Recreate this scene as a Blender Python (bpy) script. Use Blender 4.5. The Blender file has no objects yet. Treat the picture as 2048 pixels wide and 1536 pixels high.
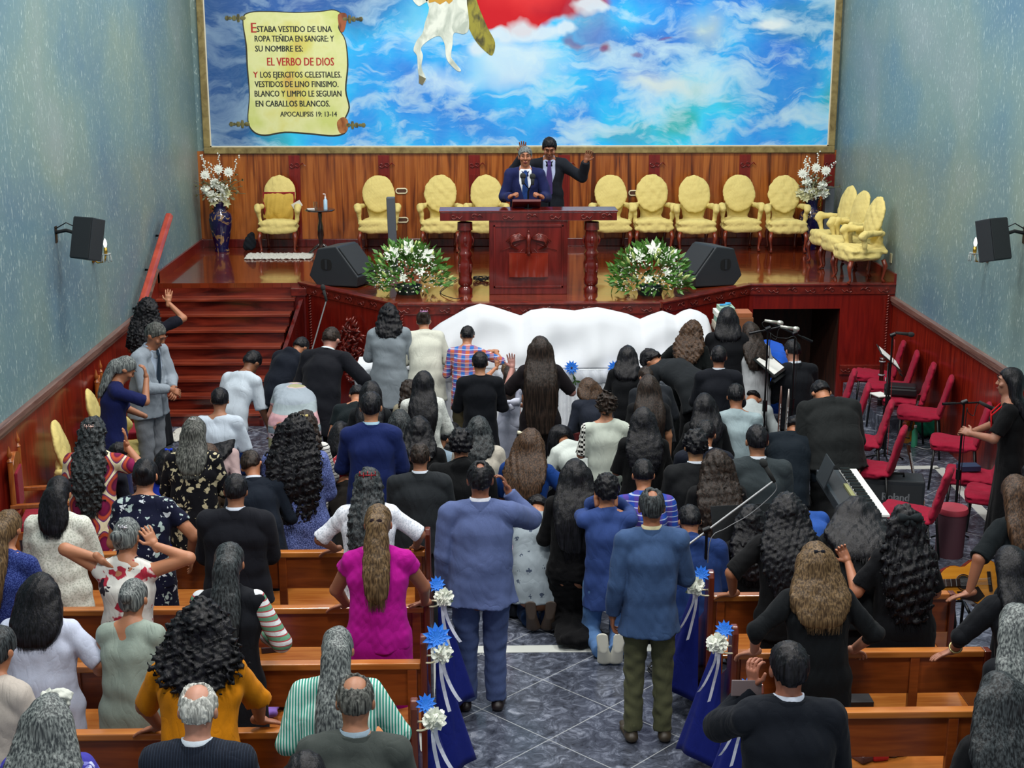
import bpy, bmesh, math, random, time
import numpy as np
from mathutils import Vector, Matrix, Euler
random.seed(7); RNG = np.random.RandomState(7)
SC = bpy.context.scene
COL = SC.collection
R = math.radians
# ------------------------------------------------------------------ camera, world, light
FPX, PITCH, YAW, CAMH = 2800., R(14.1), R(1.35), 4.5
cam_d = bpy.data.cameras.new('camera'); cam = bpy.data.objects.new('camera', cam_d); COL.objects.link(cam)
cam_d.sensor_width = 36; cam_d.lens = FPX/2048*36; cam_d.clip_end = 100
cam.location = (0, 0, CAMH); cam.rotation_euler = (R(90)-PITCH, 0, -YAW)
SC.camera = cam
SC.view_settings.view_transform = 'Standard'; SC.view_settings.look = 'None'
SC.view_settings.gamma = 1; SC.view_settings.exposure = 0.5
SC.view_settings.use_curve_mapping = False
W = bpy.data.worlds.new('world'); SC.world = W; W.use_nodes = True
W.node_tree.nodes['Background'].inputs[0].default_value = (0.88, 0.95, 1.0, 1)
W.node_tree.nodes['Background'].inputs[1].default_value = 0.36
def area(x, y, z, sx, sy, power, col=(1, .97, .92), rot=(0, 0, 0)):
    d = bpy.data.lights.new('ceiling_light', 'AREA'); d.shape = 'RECTANGLE'; d.size = sx; d.size_y = sy
    d.energy = power; d.color = col
    o = bpy.data.objects.new('ceiling_light', d); o.location = (x, y, z); o.rotation_euler = rot; COL.objects.link(o)
for ly in (4.0, 8.5, 13.0):
    for lx in (-1.6, 2.8):
        area(lx, ly, 7.6, 1.4, .8, 150)
area(-2.0, 16.6, 7.6, 1.4, .8, 120, rot=(R(20), 0, 0)); area(3.2, 16.6, 7.6, 1.4, .8, 120, rot=(R(20), 0, 0))
# ------------------------------------------------------------------ pixels of the 2048x1536 frame to points
def ray(u, v):
    a = (u-1024)/FPX; b = -(v-768)/FPX
    c, s = math.cos(YAW), math.sin(YAW); cp, sp = math.cos(PITCH), math.sin(PITCH)
    return (a*c+s*cp+b*s*sp, -a*s+c*cp+b*c*sp, -sp+b*cp)
def atZ(u, v, z):
    d = ray(u, v); t = (z-CAMH)/d[2]; return Vector((d[0]*t, d[1]*t, z))
def atY(u, v, y):
    d = ray(u, v); t = y/d[1]; return Vector((d[0]*t, y, CAMH+d[2]*t))
def atX(u, v, x):
    d = ray(u, v); t = x/d[0]; return Vector((x, d[1]*t, CAMH+d[2]*t))
# ------------------------------------------------------------------ materials
MATS = {}
def newmat(name):
    m = bpy.data.materials.new(name); m.use_nodes = True
    nt = m.node_tree; b = nt.nodes['Principled BSDF']; return m, nt, b
def s2l(c):
    if isinstance(c, str):
        c = [int(c[i:i+2], 16)/255 for i in (0, 2, 4)]
    return tuple((x/12.92 if x <= .04045 else ((x+.055)/1.055)**2.4) for x in c[:3]) + (1,)
def N(nt, t, **k):
    n = nt.nodes.new(t)
    for a, b in k.items():
        if a == 'ins':
            for i, v in b.items(): n.inputs[i].default_value = v
        else: setattr(n, a, b)
    return n
def ramp(nt, stops, interp='LINEAR'):
    r = nt.nodes.new('ShaderNodeValToRGB'); r.color_ramp.interpolation = interp
    e = r.color_ramp.elements
    while len(e) < len(stops): e.new(.5)
    for x, (p, c) in zip(e, stops): x.position = p; x.color = s2l(c) if (isinstance(c, str) or len(c) == 3) else c
    return r
def coords(nt, scale=(1, 1, 1), rot=(0, 0, 0), loc=(0, 0, 0)):
    t = N(nt, 'ShaderNodeTexCoord'); m = N(nt, 'ShaderNodeMapping')
    m.inputs['Scale'].default_value = scale; m.inputs['Rotation'].default_value = rot; m.inputs['Location'].default_value = loc
    nt.links.new(t.outputs['Object'], m.inputs[0]); return m
def plain(name, col, rough=.5, metal=0, spec=.5, coat=0, emis=0, alpha=1, trans=0):
    k = ('plain', name, str(col), rough, metal)
    if k in MATS: return MATS[k]
    m, nt, b = newmat(name); b.inputs['Base Color'].default_value = s2l(col)
    b.inputs['Roughness'].default_value = rough; b.inputs['Metallic'].default_value = metal
    b.inputs['Specular IOR Level'].default_value = spec; b.inputs['Coat Weight'].default_value = coat
    b.inputs['Transmission Weight'].default_value = trans
    # slight mottling so that no surface is dead flat
    mp = coords(nt); n = N(nt, 'ShaderNodeTexNoise', ins={'Scale': 25, 'Detail': 2}); nt.links.new(mp.outputs[0], n.inputs['Vector'])
    bu = N(nt, 'ShaderNodeBump', ins={'Strength': .08, 'Distance': .01}); nt.links.new(n.outputs[0], bu.inputs['Height']); nt.links.new(bu.outputs[0], b.inputs['Normal'])
    if emis: b.inputs['Emission Color'].default_value = s2l(col); b.inputs['Emission Strength'].default_value = emis
    MATS[k] = m; return m
def bump(nt, b, mp, scale, strength, dist=.01, detail=4, extra=None):
    n = N(nt, 'ShaderNodeTexNoise', ins={'Scale': scale, 'Detail': detail}); nt.links.new(mp.outputs[0], n.inputs['Vector'])
    bu = N(nt, 'ShaderNodeBump', ins={'Strength': strength, 'Distance': dist}); nt.links.new(n.outputs[0], bu.inputs['Height'])
    if extra: nt.links.new(extra.outputs[0], bu.inputs['Normal'])
    nt.links.new(bu.outputs[0], b.inputs['Normal']); return bu
def mixc(nt, fac, a, b, mode='MIX'):
    m = N(nt, 'ShaderNodeMix', data_type='RGBA', blend_type=mode)
    for s, v in ((0, fac), (6, a), (7, b)):
        if hasattr(v, 'is_output') or hasattr(v, 'links'): nt.links.new(v, m.inputs[s])
        else: m.inputs[s].default_value = v if s == 0 else (s2l(v) if isinstance(v, str) or len(v) == 3 else v)
    return m.outputs[2]
def math_(nt, op, a, b=None):
    m = N(nt, 'ShaderNodeMath', operation=op)
    for i, v in enumerate((a, b)):
        if v is None: continue
        if hasattr(v, 'links'): nt.links.new(v, m.inputs[i])
        else: m.inputs[i].default_value = v
    return m.outputs[0]
def fabric(col, kind='plain', col2='ffffff', col3='c03030', rough=.85):
    """cloth: kind = plain, knit, speckle, vstripe, hstripe, plaid, floral, bigfloral, ogee, pinstripe, leafprint, lace, tile"""
    k = ('fabric', col, kind, col2, col3)
    if k in MATS: return MATS[k]
    m, nt, b = newmat('cloth_'+kind); L = nt.links
    b.inputs['Roughness'].default_value = rough; b.inputs['Specular IOR Level'].default_value = .15
    b.inputs['Sheen Weight'].default_value = .03; b.inputs['Sheen Roughness'].default_value = .5
    mp = coords(nt)
    sep = N(nt, 'ShaderNodeSeparateXYZ'); L.new(mp.outputs[0], sep.inputs[0])
    wob = N(nt, 'ShaderNodeTexNoise', ins={'Scale': 5., 'Detail': 2}); L.new(mp.outputs[0], wob.inputs['Vector'])
    c = None
    def wave(sock, freq, amp=0.):
        v = math_(nt, 'MULTIPLY', sock, freq)
        if amp: v = math_(nt, 'ADD', v, math_(nt, 'MULTIPLY', wob.outputs[0], amp))
        return math_(nt, 'SINE', v)
    if kind == 'plain':
        n = N(nt, 'ShaderNodeTexNoise', ins={'Scale': 90., 'Detail': 2}); L.new(mp.outputs[0], n.inputs['Vector'])
        base = s2l(col); dk = tuple(x*.82 for x in base[:3])+(1,)
        c = mixc(nt, n.outputs[0], base, dk)
    elif kind == 'knit':
        v = N(nt, 'ShaderNodeTexVoronoi', ins={'Scale': 75.}); L.new(mp.outputs[0], v.inputs['Vector'])
        r = ramp(nt, [(.25, col), (.6, col2)]); L.new(v.outputs[0], r.inputs[0]); c = r.outputs[0]
    elif kind == 'speckle':
        n = N(nt, 'ShaderNodeTexNoise', ins={'Scale': 140., 'Detail': 3}); L.new(mp.outputs[0], n.inputs['Vector'])
        r = ramp(nt, [(.48, col), (.56, col2)]); L.new(n.outputs[0], r.inputs[0]); c = r.outputs[0]
    elif kind == 'vstripe':
        w = wave(sep.outputs[0], 420., 1.5); r = ramp(nt, [(.45, col), (.55, col2)]); L.new(math_(nt, 'MULTIPLY_ADD', w, .5), r.inputs[0]); r.inputs[0].links[0].from_node.inputs[2].default_value = .5; c = r.outputs[0]
    elif kind == 'pinstripe':
        w = wave(sep.outputs[0], 500.); r = ramp(nt, [(.9, col), (.98, col2)]); q = math_(nt, 'MULTIPLY_ADD', w, .5); q.node.inputs[2].default_value = .5; L.new(q, r.inputs[0]); c = r.outputs[0]
    elif kind == 'hstripe':
        w = wave(sep.outputs[2], 110., 1.); q = math_(nt, 'MULTIPLY_ADD', w, .5); q.node.inputs[2].default_value = .5
        r = ramp(nt, [(.3, col), (.34, col2), (.66, col2), (.7, col3)]); L.new(q, r.inputs[0]); c = r.outputs[0]
    elif kind == 'bands':   # wide horizontal bands in several soft colours
        q = math_(nt, 'FRACT', math_(nt, 'ADD', math_(nt, 'MULTIPLY', sep.outputs[2], 1.9), math_(nt, 'MULTIPLY', wob.outputs[0], .05)))
        r = ramp(nt, [(0, '8f9aa5'), (.2, 'b9a2a8'), (.21, '9a9a78'), (.38, 'a8a584'), (.4, 'c9b4bd'), (.5, '7e8c97'), (.62, 'c6c2b4'), (.64, 'bf949c'), (.8, 'c39ba0'), (.84, '93a0a6')], 'CONSTANT'); L.new(q, r.inputs[0]); c = r.outputs[0]
    elif kind == 'plaid':
        a = wave(sep.outputs[0], 75.); e = wave(sep.outputs[2], 75.); f2 = wave(sep.outputs[2], 150.)
        r1 = ramp(nt, [(.35, col), (.65, col2)]); q = math_(nt, 'MULTIPLY_ADD', a, .5); q.node.inputs[2].default_value = .5; L.new(q, r1.inputs[0])
        r2 = ramp(nt, [(.35, col), (.6, col3)]); q = math_(nt, 'MULTIPLY_ADD', e, .5); q.node.inputs[2].default_value = .5; L.new(q, r2.inputs[0])
        c = mixc(nt, .5, r1.outputs[0], r2.outputs[0])
        r3 = ramp(nt, [(.9, (0, 0, 0, 1)), (.95, (1, 1, 1, 1))]); q = math_(nt, 'MULTIPLY_ADD', f2, .5); q.node.inputs[2].default_value = .5; L.new(q, r3.inputs[0])
        c = mixc(nt, math_(nt, 'MULTIPLY', r3.outputs[0], .5), c, 'd8e4f0')
    elif kind == 'checker':   # pale cloth with a dark checked band over the outer shoulder
        ab = math_(nt, 'ABSOLUTE', sep.outputs[0]); band = math_(nt, 'GREATER_THAN', ab, .185)
        ch = N(nt, 'ShaderNodeTexChecker', ins={'Scale': 45., 'Color1': s2l('151515'), 'Color2': s2l('e8e8e0')}); L.new(mp.outputs[0], ch.inputs[0])
        c = mixc(nt, band, col, ch.outputs[0])
    elif kind in ('floral', 'bigfloral', 'leafprint', 'tile', 'scroll'):
        sc = {'floral': 15., 'bigfloral': 9., 'leafprint': 14., 'tile': 16., 'scroll': 10.}[kind]
        dn = N(nt, 'ShaderNodeTexNoise', ins={'Scale': 16., 'Detail': 1}); L.new(mp.outputs[0], dn.inputs['Vector'])
        dm = N(nt, 'ShaderNodeVectorMath', operation='MULTIPLY_ADD', ins={1: (.09, .09, .09)}); L.new(dn.outputs[1], dm.inputs[0]); L.new(mp.outputs[0], dm.inputs[2])
        v = N(nt, 'ShaderNodeTexVoronoi', feature='F1', ins={'Scale': sc, 'Randomness': .8}); L.new(dm.outputs[0], v.inputs['Vector'])
        v2 = N(nt, 'ShaderNodeTexVoronoi', feature='SMOOTH_F1', ins={'Scale': sc*3.2}); L.new(dm.outputs[0], v2.inputs['Vector'])
        d = math_(nt, 'ADD', v.outputs[0], math_(nt, 'MULTIPLY', v2.outputs[0], .5))
        lo = {'floral': .56, 'bigfloral': .62, 'leafprint': .47, 'tile': .5, 'scroll': .5}[kind]
        r = ramp(nt, [(lo-.03, (1, 1, 1, 1)), (lo+.03, (0, 0, 0, 1))]); L.new(d, r.inputs[0])
        c = mixc(nt, r.outputs[0], col, col2)
        if kind in ('bigfloral', 'leafprint', 'tile'):
            v3 = N(nt, 'ShaderNodeTexVoronoi', ins={'Scale': sc*.62}); mp3 = coords(nt, loc=(3, 5, 1)); L.new(mp3.outputs[0], v3.inputs['Vector'])
            d3 = math_(nt, 'ADD', v3.outputs[0], math_(nt, 'MULTIPLY', v2.outputs[0], .6))
            r3 = ramp(nt, [(.42, (1, 1, 1, 1)), (.47, (0, 0, 0, 1))]); L.new(d3, r3.inputs[0]); c = mixc(nt, r3.outputs[0], c, col3)
        if kind == 'scroll':
            n = N(nt, 'ShaderNodeTexNoise', ins={'Scale': 9., 'Detail': 1}); L.new(mp.outputs[0], n.inputs['Vector'])
            r3 = ramp(nt, [(.47, (0, 0, 0, 1)), (.49, (1, 1, 1, 1)), (.52, (1, 1, 1, 1)), (.54, (0, 0, 0, 1))]); L.new(math_(nt, 'FRACT', math_(nt, 'MULTIPLY', n.outputs[0], 5.)), r3.inputs[0]); c = mixc(nt, r3.outputs[0], c, col3)
    elif kind == 'ogee':   # interlocking pointed ovals with cream ribbons
        xx = math_(nt, 'MULTIPLY', sep.outputs[0], 31.4); zz = math_(nt, 'MULTIPLY', sep.outputs[2], 22.)
        a = math_(nt, 'MULTIPLY', math_(nt, 'COSINE', xx), 1.); e = math_(nt, 'COSINE', zz)
        s = math_(nt, 'ABSOLUTE', math_(nt, 'ADD', a, e)); q = math_(nt, 'MULTIPLY', s, .5)
        r = ramp(nt, [(0, 'd9cfae'), (.13, 'd9cfae'), (.14, '3a2c72'), (.3, 'a8442c'), (.5, 'b24a30'), (.62, '5a1238'), (.85, '7a1c48')]); L.new(q, r.inputs[0]); c = r.outputs[0]
    elif kind == 'sparse':   # scattered small dark figures
        v = N(nt, 'ShaderNodeTexVoronoi', ins={'Scale': 11., 'Randomness': .35}); L.new(mp.outputs[0], v.inputs['Vector']); n = N(nt, 'ShaderNodeTexNoise', ins={'Scale': 70., 'Detail': 1}); L.new(mp.outputs[0], n.inputs['Vector'])
        q = math_(nt, 'ADD', v.outputs[0], math_(nt, 'MULTIPLY', n.outputs[0], .5)); r = ramp(nt, [(.44, col2), (.48, col)]); L.new(q, r.inputs[0]); c = r.outputs[0]
    if hasattr(c, 'links'): L.new(c, b.inputs['Base Color'])
    else: b.inputs['Base Color'].default_value = c
    # creases and weave
    mw = coords(nt, (1.4, 1.4, .7), (0, R(25), 0)); 
    w1 = N(nt, 'ShaderNodeTexNoise', ins={'Scale': 5., 'Detail': 2.5, 'Roughness': .5, 'Distortion': .9}); L.new(mw.outputs[0], w1.inputs['Vector'])
    cr = math_(nt, 'MULTIPLY', math_(nt, 'ABSOLUTE', math_(nt, 'SUBTRACT', w1.outputs[0], .5)), 2.2); cr = math_(nt, 'POWER', cr, .7)
    b1 = N(nt, 'ShaderNodeBump', ins={'Strength': .36, 'Distance': .016}); L.new(cr, b1.inputs['Height'])
    w2 = N(nt, 'ShaderNodeTexNoise', ins={'Scale': 260., 'Detail': 1}); L.new(mp.outputs[0], w2.inputs['Vector'])
    b2 = N(nt, 'ShaderNodeBump', ins={'Strength': .25, 'Distance': .003}); L.new(w2.outputs[0], b2.inputs['Height']); L.new(b1.outputs[0], b2.inputs['Normal'])
    L.new(b2.outputs[0], b.inputs['Normal'])
    MATS[k] = m; return m
def skin(col='b98462'):
    k = ('skin', col)
    if k in MATS: return MATS[k]
    m, nt, b = newmat('skin'); mp = coords(nt)
    n = N(nt, 'ShaderNodeTexNoise', ins={'Scale': 9., 'Detail': 5}); nt.links.new(mp.outputs[0], n.inputs['Vector'])
    base = s2l(col); c = mixc(nt, n.outputs[0], tuple(x*.86 for x in base[:3])+(1,), (min(1, base[0]*1.18), base[1]*1.05, base[2]*1.02, 1))
    nt.links.new(c, b.inputs['Base Color']); b.inputs['Roughness'].default_value = .5
    b.inputs['Subsurface Weight'].default_value = 0
    bump(nt, b, mp, 120, .15, .003); MATS[k] = m; return m
def hairmat(col, col2=None, curl=0):
    k = ('hair', col, col2, curl)
    if k in MATS: return MATS[k]
    m, nt, b = newmat('hair'); L = nt.links
    mp = coords(nt, (1, 1, .03 if not curl else .4))
    n = N(nt, 'ShaderNodeTexNoise', ins={'Scale': 110. if not curl else 60., 'Detail': 4, 'Distortion': .2 if not curl else 1.5}); L.new(mp.outputs[0], n.inputs['Vector'])
    base = s2l(col); hi = s2l(col2) if col2 else tuple(min(1, x*1.9+.012) for x in base[:3])+(1,)
    r = ramp(nt, [(.40, tuple(x*.8 for x in base[:3])+(1,)), (.72, hi)]); L.new(n.outputs[0], r.inputs[0])
    L.new(r.outputs[0], b.inputs['Base Color']); b.inputs['Roughness'].default_value = .42; b.inputs['Specular IOR Level'].default_value = .22
    bu = N(nt, 'ShaderNodeBump', ins={'Strength': .6, 'Distance': .006}); L.new(n.outputs[0], bu.inputs['Height']); L.new(bu.outputs[0], b.inputs['Normal'])
    MATS[k] = m; return m
def wood(name, c1, c2, rough=.3, scale=(1, 12, 12), coat=.3, dark=None, n1=3., wt=0.):
    k = ('wood', name)
    if k in MATS: return MATS[k]
    m, nt, b = newmat(name); L = nt.links; mp = coords(nt, scale)
    n = N(nt, 'ShaderNodeTexNoise', ins={'Scale': n1, 'Detail': 6, 'Distortion': .7}); L.new(mp.outputs[0], n.inputs['Vector'])
    st = [(.3, c1), (.7, c2)]
    if dark: st = [(.26, dark), (.36, c1), (.7, c2)]
    r = ramp(nt, st); L.new(n.outputs[0], r.inputs[0]); L.new(r.outputs[0], b.inputs['Base Color'])
    b.inputs['Roughness'].default_value = rough; b.inputs['Coat Weight'].default_value = coat; b.inputs['Coat Roughness'].default_value = .12
    bu = N(nt, 'ShaderNodeBump', ins={'Strength': .12, 'Distance': .004}); L.new(n.outputs[0], bu.inputs['Height']); L.new(bu.outputs[0], b.inputs['Normal'])
    MATS[k] = m; return m
# ------------------------------------------------------------------ objects
def mk(name, me, mat, parent=None, smooth=False):
    o = bpy.data.objects.new(name, me); COL.objects.link(o)
    if mat is not None:
        if isinstance(mat, (list, tuple)):
            for x in mat: me.materials.append(x)
        elif not len(me.materials): me.materials.append(mat)
    if parent is not None: o.parent = parent
    if smooth: me.shade_smooth() if hasattr(me, 'shade_smooth') else [setattr(p, 'use_smooth', True) for p in me.polygons]
    return o
def tag(o, label=None, cat=None, group=None, kind=None):
    if label: o['label'] = label
    if cat: o['category'] = cat
    if group: o['group'] = group
    if kind: o['kind'] = kind
    return o
def empty(name, loc=(0, 0, 0), rz=0., label=None, cat=None, group=None):
    o = bpy.data.objects.new(name, None); COL.objects.link(o); o.location = loc; o.rotation_euler = (0, 0, rz); o.empty_display_size = .1
    return tag(o, label, cat, group)
def copy_tree(o, parent=None):
    c = o.copy(); COL.objects.link(c)
    if parent is not None: c.parent = parent
    for ch in list(o.children): copy_tree(ch, c)
    return c
class MB:
    """mesh builder: boxes, tubes, lathes, prisms collected into one mesh"""
    def __init__(s): s.v = []; s.f = []; s.mi = []; s.m = 0
    def add(s, vs, fs):
        k = len(s.v); s.v += [tuple(x) for x in vs]; s.f += [tuple(i+k for i in f) for f in fs]; s.mi += [s.m]*len(fs); return s
    def box(s, c, d, rot=None):
        hx, hy, hz = d[0]/2, d[1]/2, d[2]/2
        vs = [Vector((x, y, z)) for x in (-hx, hx) for y in (-hy, hy) for z in (-hz, hz)]
        if rot is not None:
            m = rot if isinstance(rot, Matrix) else Euler(rot).to_matrix(); vs = [m @ x for x in vs]
        vs = [x+Vector(c) for x in vs]
        return s.add(vs, [(0, 1, 3, 2), (4, 6, 7, 5), (0, 4, 5, 1), (2, 3, 7, 6), (0, 2, 6, 4), (1, 5, 7, 3)])
    def b2(s, x0, x1, y0, y1, z0, z1): return s.box(((x0+x1)/2, (y0+y1)/2, (z0+z1)/2), (x1-x0, y1-y0, z1-z0))
    def prism(s, pts, d):
        """closed outline pts (3d) extruded by vector d"""
        n = len(pts); d = Vector(d); a = [Vector(p) for p in pts]
        return s.add(a+[p+d for p in a], [tuple(range(n))[::-1], tuple(range(n, 2*n))]+[(i, (i+1) % n, n+(i+1) % n, n+i) for i in range(n)])
    def tube(s, pts, r, n=8, caps=True):
        pts = [Vector(p) for p in pts]; m = len(pts); rr = r if hasattr(r, '__len__') else [r]*m
        vs = []; up = None
        for i, p in enumerate(pts):
            t = (pts[min(i+1, m-1)]-pts[max(i-1, 0)])
            if t.length < 1e-9: t = Vector((0, 0, 1))
            t.normalize()
            if up is None: up = Vector((0, 0, 1)) if abs(t.z) < .9 else Vector((1, 0, 0))
            a = t.cross(up)
            if a.length < 1e-6: a = t.orthogonal()
            a.normalize(); b = a.cross(t).normalized(); up = b
            for j in range(n):
                th = 2*math.pi*j/n; vs.append(p+(a*math.cos(th)+b*math.sin(th))*rr[i])
        fs = [(i*n+j, i*n+(j+1) % n, (i+1)*n+(j+1) % n, (i+1)*n+j) for i in range(m-1) for j in range(n)]
        if caps: fs += [tuple(range(n))[::-1], tuple(range((m-1)*n, m*n))]
        return s.add(vs, fs)
    def lathe(s, prof, c=(0, 0, 0), n=20, axis='z', fl=None):
        vs = []; m = len(prof)
        for (r, z) in prof:
            for j in range(n):
                th = 2*math.pi*j/n; q = r*(1+(fl(th, z) if fl else 0))
                p = (q*math.cos(th), q*math.sin(th), z)
                if axis == 'y': p = (p[0], p[2], p[1])
                if axis == 'x': p = (p[2], p[0], p[1])
                vs.append((p[0]+c[0], p[1]+c[1], p[2]+c[2]))
        fs = [(i*n+j, i*n+(j+1) % n, (i+1)*n+(j+1) % n, (i+1)*n+j) for i in range(m-1) for j in range(n)]
        fs += [tuple(range(n))[::-1], tuple(range((m-1)*n, m*n))]
        return s.add(vs, fs)
    def grid(s, fn, nu, nv):
        vs = [fn(i/(nu-1), j/(nv-1)) for i in range(nu) for j in range(nv)]
        return s.add(vs, [(i*nv+j, (i+1)*nv+j, (i+1)*nv+j+1, i*nv+j+1) for i in range(nu-1) for j in range(nv-1)])
    def mesh(s, name='m'):
        me = bpy.data.meshes.new(name); me.from_pydata(s.v, [], s.f)
        if s.m: me.polygons.foreach_set('material_index', s.mi)
        me.update(); return me
    def build(s, name, mat, parent=None, smooth=False, bevel=0, auto=None):
        me = s.mesh(name)
        bm = bmesh.new(); bm.from_mesh(me); bmesh.ops.recalc_face_normals(bm, faces=bm.faces)
        if bevel:
            ed = [e for e in bm.edges if len(e.link_faces) == 2 and e.calc_face_angle(0) > .6]
            bmesh.ops.bevel(bm, geom=ed, offset=bevel, segments=2, affect='EDGES', profile=.6)
        bm.to_mesh(me); bm.free()
        o = mk(name, me, mat, parent)
        if smooth:
            if auto: me.set_sharp_from_angle(angle=R(auto))
            me.polygons.foreach_set('use_smooth', [True]*len(me.polygons))
        return o
# ------------------------------------------------------------------ distance-field modelling (organic shapes)
def V3(*a): return np.array(a, dtype=float)
class F3:
    def __init__(s, lo, hi, h):
        s.h = h; s.lo = np.array(lo, float); s.n = np.maximum(4, np.ceil((np.array(hi)-s.lo)/h).astype(int)+1)
        s.ax = [s.lo[i]+h*np.arange(s.n[i]) for i in range(3)]
        s.F = np.full(tuple(s.n), 1.0, dtype=np.float32)
    def sub(s, lo, hi):
        i0 = np.clip(np.floor((np.array(lo)-s.lo)/s.h).astype(int), 0, s.n-1); i1 = np.clip(np.ceil((np.array(hi)-s.lo)/s.h).astype(int)+1, 1, s.n)
        if np.any(i1 <= i0): return None, None
        sl = tuple(slice(a, b) for a, b in zip(i0, i1))
        X, Y, Z = np.meshgrid(s.ax[0][sl[0]], s.ax[1][sl[1]], s.ax[2][sl[2]], indexing='ij', sparse=True)
        return sl, (X, Y, Z)
    def union(s, sl, d, k):
        f = s.F[sl]
        if k > 0:
            hh = np.clip(.5+.5*(d-f)/k, 0, 1); s.F[sl] = d*(1-hh)+f*hh-k*hh*(1-hh)
        else: s.F[sl] = np.minimum(f, d)
    def cone(s, a, b, r1, r2, k=.02, cut=False):
        a = np.array(a, float); b = np.array(b, float); rm = max(r1, r2)+k+2.5*s.h
        sl, g = s.sub(np.minimum(a, b)-rm, np.maximum(a, b)+rm)
        if sl is None: return
        ba = b-a; L2 = max(ba@ba, 1e-9)
        px, py, pz = g[0]-a[0], g[1]-a[1], g[2]-a[2]
        tr = (px*ba[0]+py*ba[1]+pz*ba[2])/L2; t = np.clip(tr, 0, 1)
        d = np.sqrt((px-t*ba[0])**2+(py-t*ba[1])**2+(pz-t*ba[2])**2)-(r1+(r2-r1)*t)
        if cut:
            L = math.sqrt(L2); d = np.maximum(d, (tr-1)*L)
        s.union(sl, d, k)
    def ell(s, a, b, ra, rb, xax=(1, 0, 0), k=.03, cut0=False, cut1=False, pleat=None):
        a = np.array(a, float); b = np.array(b, float); x = np.array(xax, float); x /= np.linalg.norm(x)
        rm = max(max(ra), max(rb))*1.1+k+2.5*s.h
        sl, g = s.sub(np.minimum(a, b)-rm, np.maximum(a, b)+rm)
        if sl is None: return
        ba = b-a; L2 = max(ba@ba, 1e-9)
        px, py, pz = g[0]-a[0], g[1]-a[1], g[2]-a[2]
        tr = (px*ba[0]+py*ba[1]+pz*ba[2])/L2; t = np.clip(tr, 0, 1)
        qx, qy, qz = px-t*ba[0], py-t*ba[1], pz-t*ba[2]
        lx = qx*x[0]+qy*x[1]+qz*x[2]; lo2 = np.maximum(qx*qx+qy*qy+qz*qz-lx*lx, 0)
        rx = ra[0]+(rb[0]-ra[0])*t; ry = ra[1]+(rb[1]-ra[1])*t
        e = np.sqrt((lx/rx)**2+lo2/ry**2); k1 = np.maximum(np.sqrt((lx/rx**2)**2+lo2/ry**4), 1e-3)
        if pleat:
            th = np.arctan2(np.sqrt(lo2)*np.sign(qy+1e-9), lx); e = e-pleat[1]*t*np.cos(pleat[0]*th+2*np.sin(3*th))
        d = np.maximum(e, .3)*(e-1)/k1
        if cut0: d = np.maximum(d, -tr*math.sqrt(L2))
        if cut1: d = np.maximum(d, (tr-1)*math.sqrt(L2))
        s.union(sl, d, k)
    def ellipsoid(s, c, r, M=None, k=.02):
        c = np.array(c, float); rm = max(r)+k+2.5*s.h; sl, g = s.sub(c-rm, c+rm)
        if sl is None: return
        p = [g[i]-c[i] for i in range(3)]
        if M is not None: p = [p[0]*M[0][i]+p[1]*M[1][i]+p[2]*M[2][i] for i in range(3)]
        e = np.sqrt((p[0]/r[0])**2+(p[1]/r[1])**2+(p[2]/r[2])**2); k1 = np.maximum(np.sqrt((p[0]/r[0]**2)**2+(p[1]/r[1]**2)**2+(p[2]/r[2]**2)**2), 1e-3); s.union(sl, np.maximum(e, .3)*(e-1)/k1, k)
    def carve(s, c, r, k=.01):
        c = np.array(c, float); r = np.array(r, float)*np.ones(3); rm = max(r)+k+3*s.h; sl, g = s.sub(c-rm, c+rm)
        if sl is None: return
        d = -(np.sqrt(sum(((g[i]-c[i])/r[i])**2 for i in range(3)))-1)*min(r); s.F[sl] = np.maximum(s.F[sl], d)
    def plane(s, p, n):
        """keep the side the normal points away from"""
        n = np.array(n, float); n /= np.linalg.norm(n)
        X, Y, Z = np.meshgrid(*s.ax, indexing='ij', sparse=True)
        s.F = np.maximum(s.F, ((X-p[0])*n[0]+(Y-p[1])*n[1]+(Z-p[2])*n[2]).astype(np.float32))
    def noise(s, amp, wl, seed=0, n=5, aniso=(1, 1, 1)):
        r = np.random.RandomState(seed); X, Y, Z = np.meshgrid(*s.ax, indexing='ij', sparse=True)
        for i in range(n):
            w = wl*(.6+.9*r.rand()); d = r.randn(3); d /= np.linalg.norm(d); d = d*np.array(aniso)*2*math.pi/w; ph = r.rand()*6.28
            d2 = r.randn(3)*3; 
            s.F += (amp/math.sqrt(n)*1.3*np.sin(d[0]*X+d[1]*Y+d[2]*Z+ph+.8*np.sin(d2[0]*X*3+d2[1]*Y*3+d2[2]*Z*3))).astype(np.float32)
    def mesh(s):
        F = s.F; n = s.n; inside = F < 0
        c = inside[:-1, :-1, :-1]; allin = c.copy(); anyin = c.copy()
        for i in (0, 1):
            for j in (0, 1):
                for k in (0, 1):
                    q = inside[i:n[0]-1+i, j:n[1]-1+j, k:n[2]-1+k]; allin &= q; anyin |= q
        act = anyin & ~allin; idx = np.argwhere(act)
        if len(idx) == 0: return np.zeros((0, 3)), np.zeros((0, 4), int)
        vid = np.full(act.shape, -1, dtype=np.int64); vid[act] = np.arange(len(idx))
        acc = np.zeros((len(idx), 3)); cnt = np.zeros(len(idx))
        cor = [(i, j, k) for i in (0, 1) for j in (0, 1) for k in (0, 1)]
        I, J, K = idx.T
        val = {q: F[I+q[0], J+q[1], K+q[2]] for q in cor}
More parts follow.
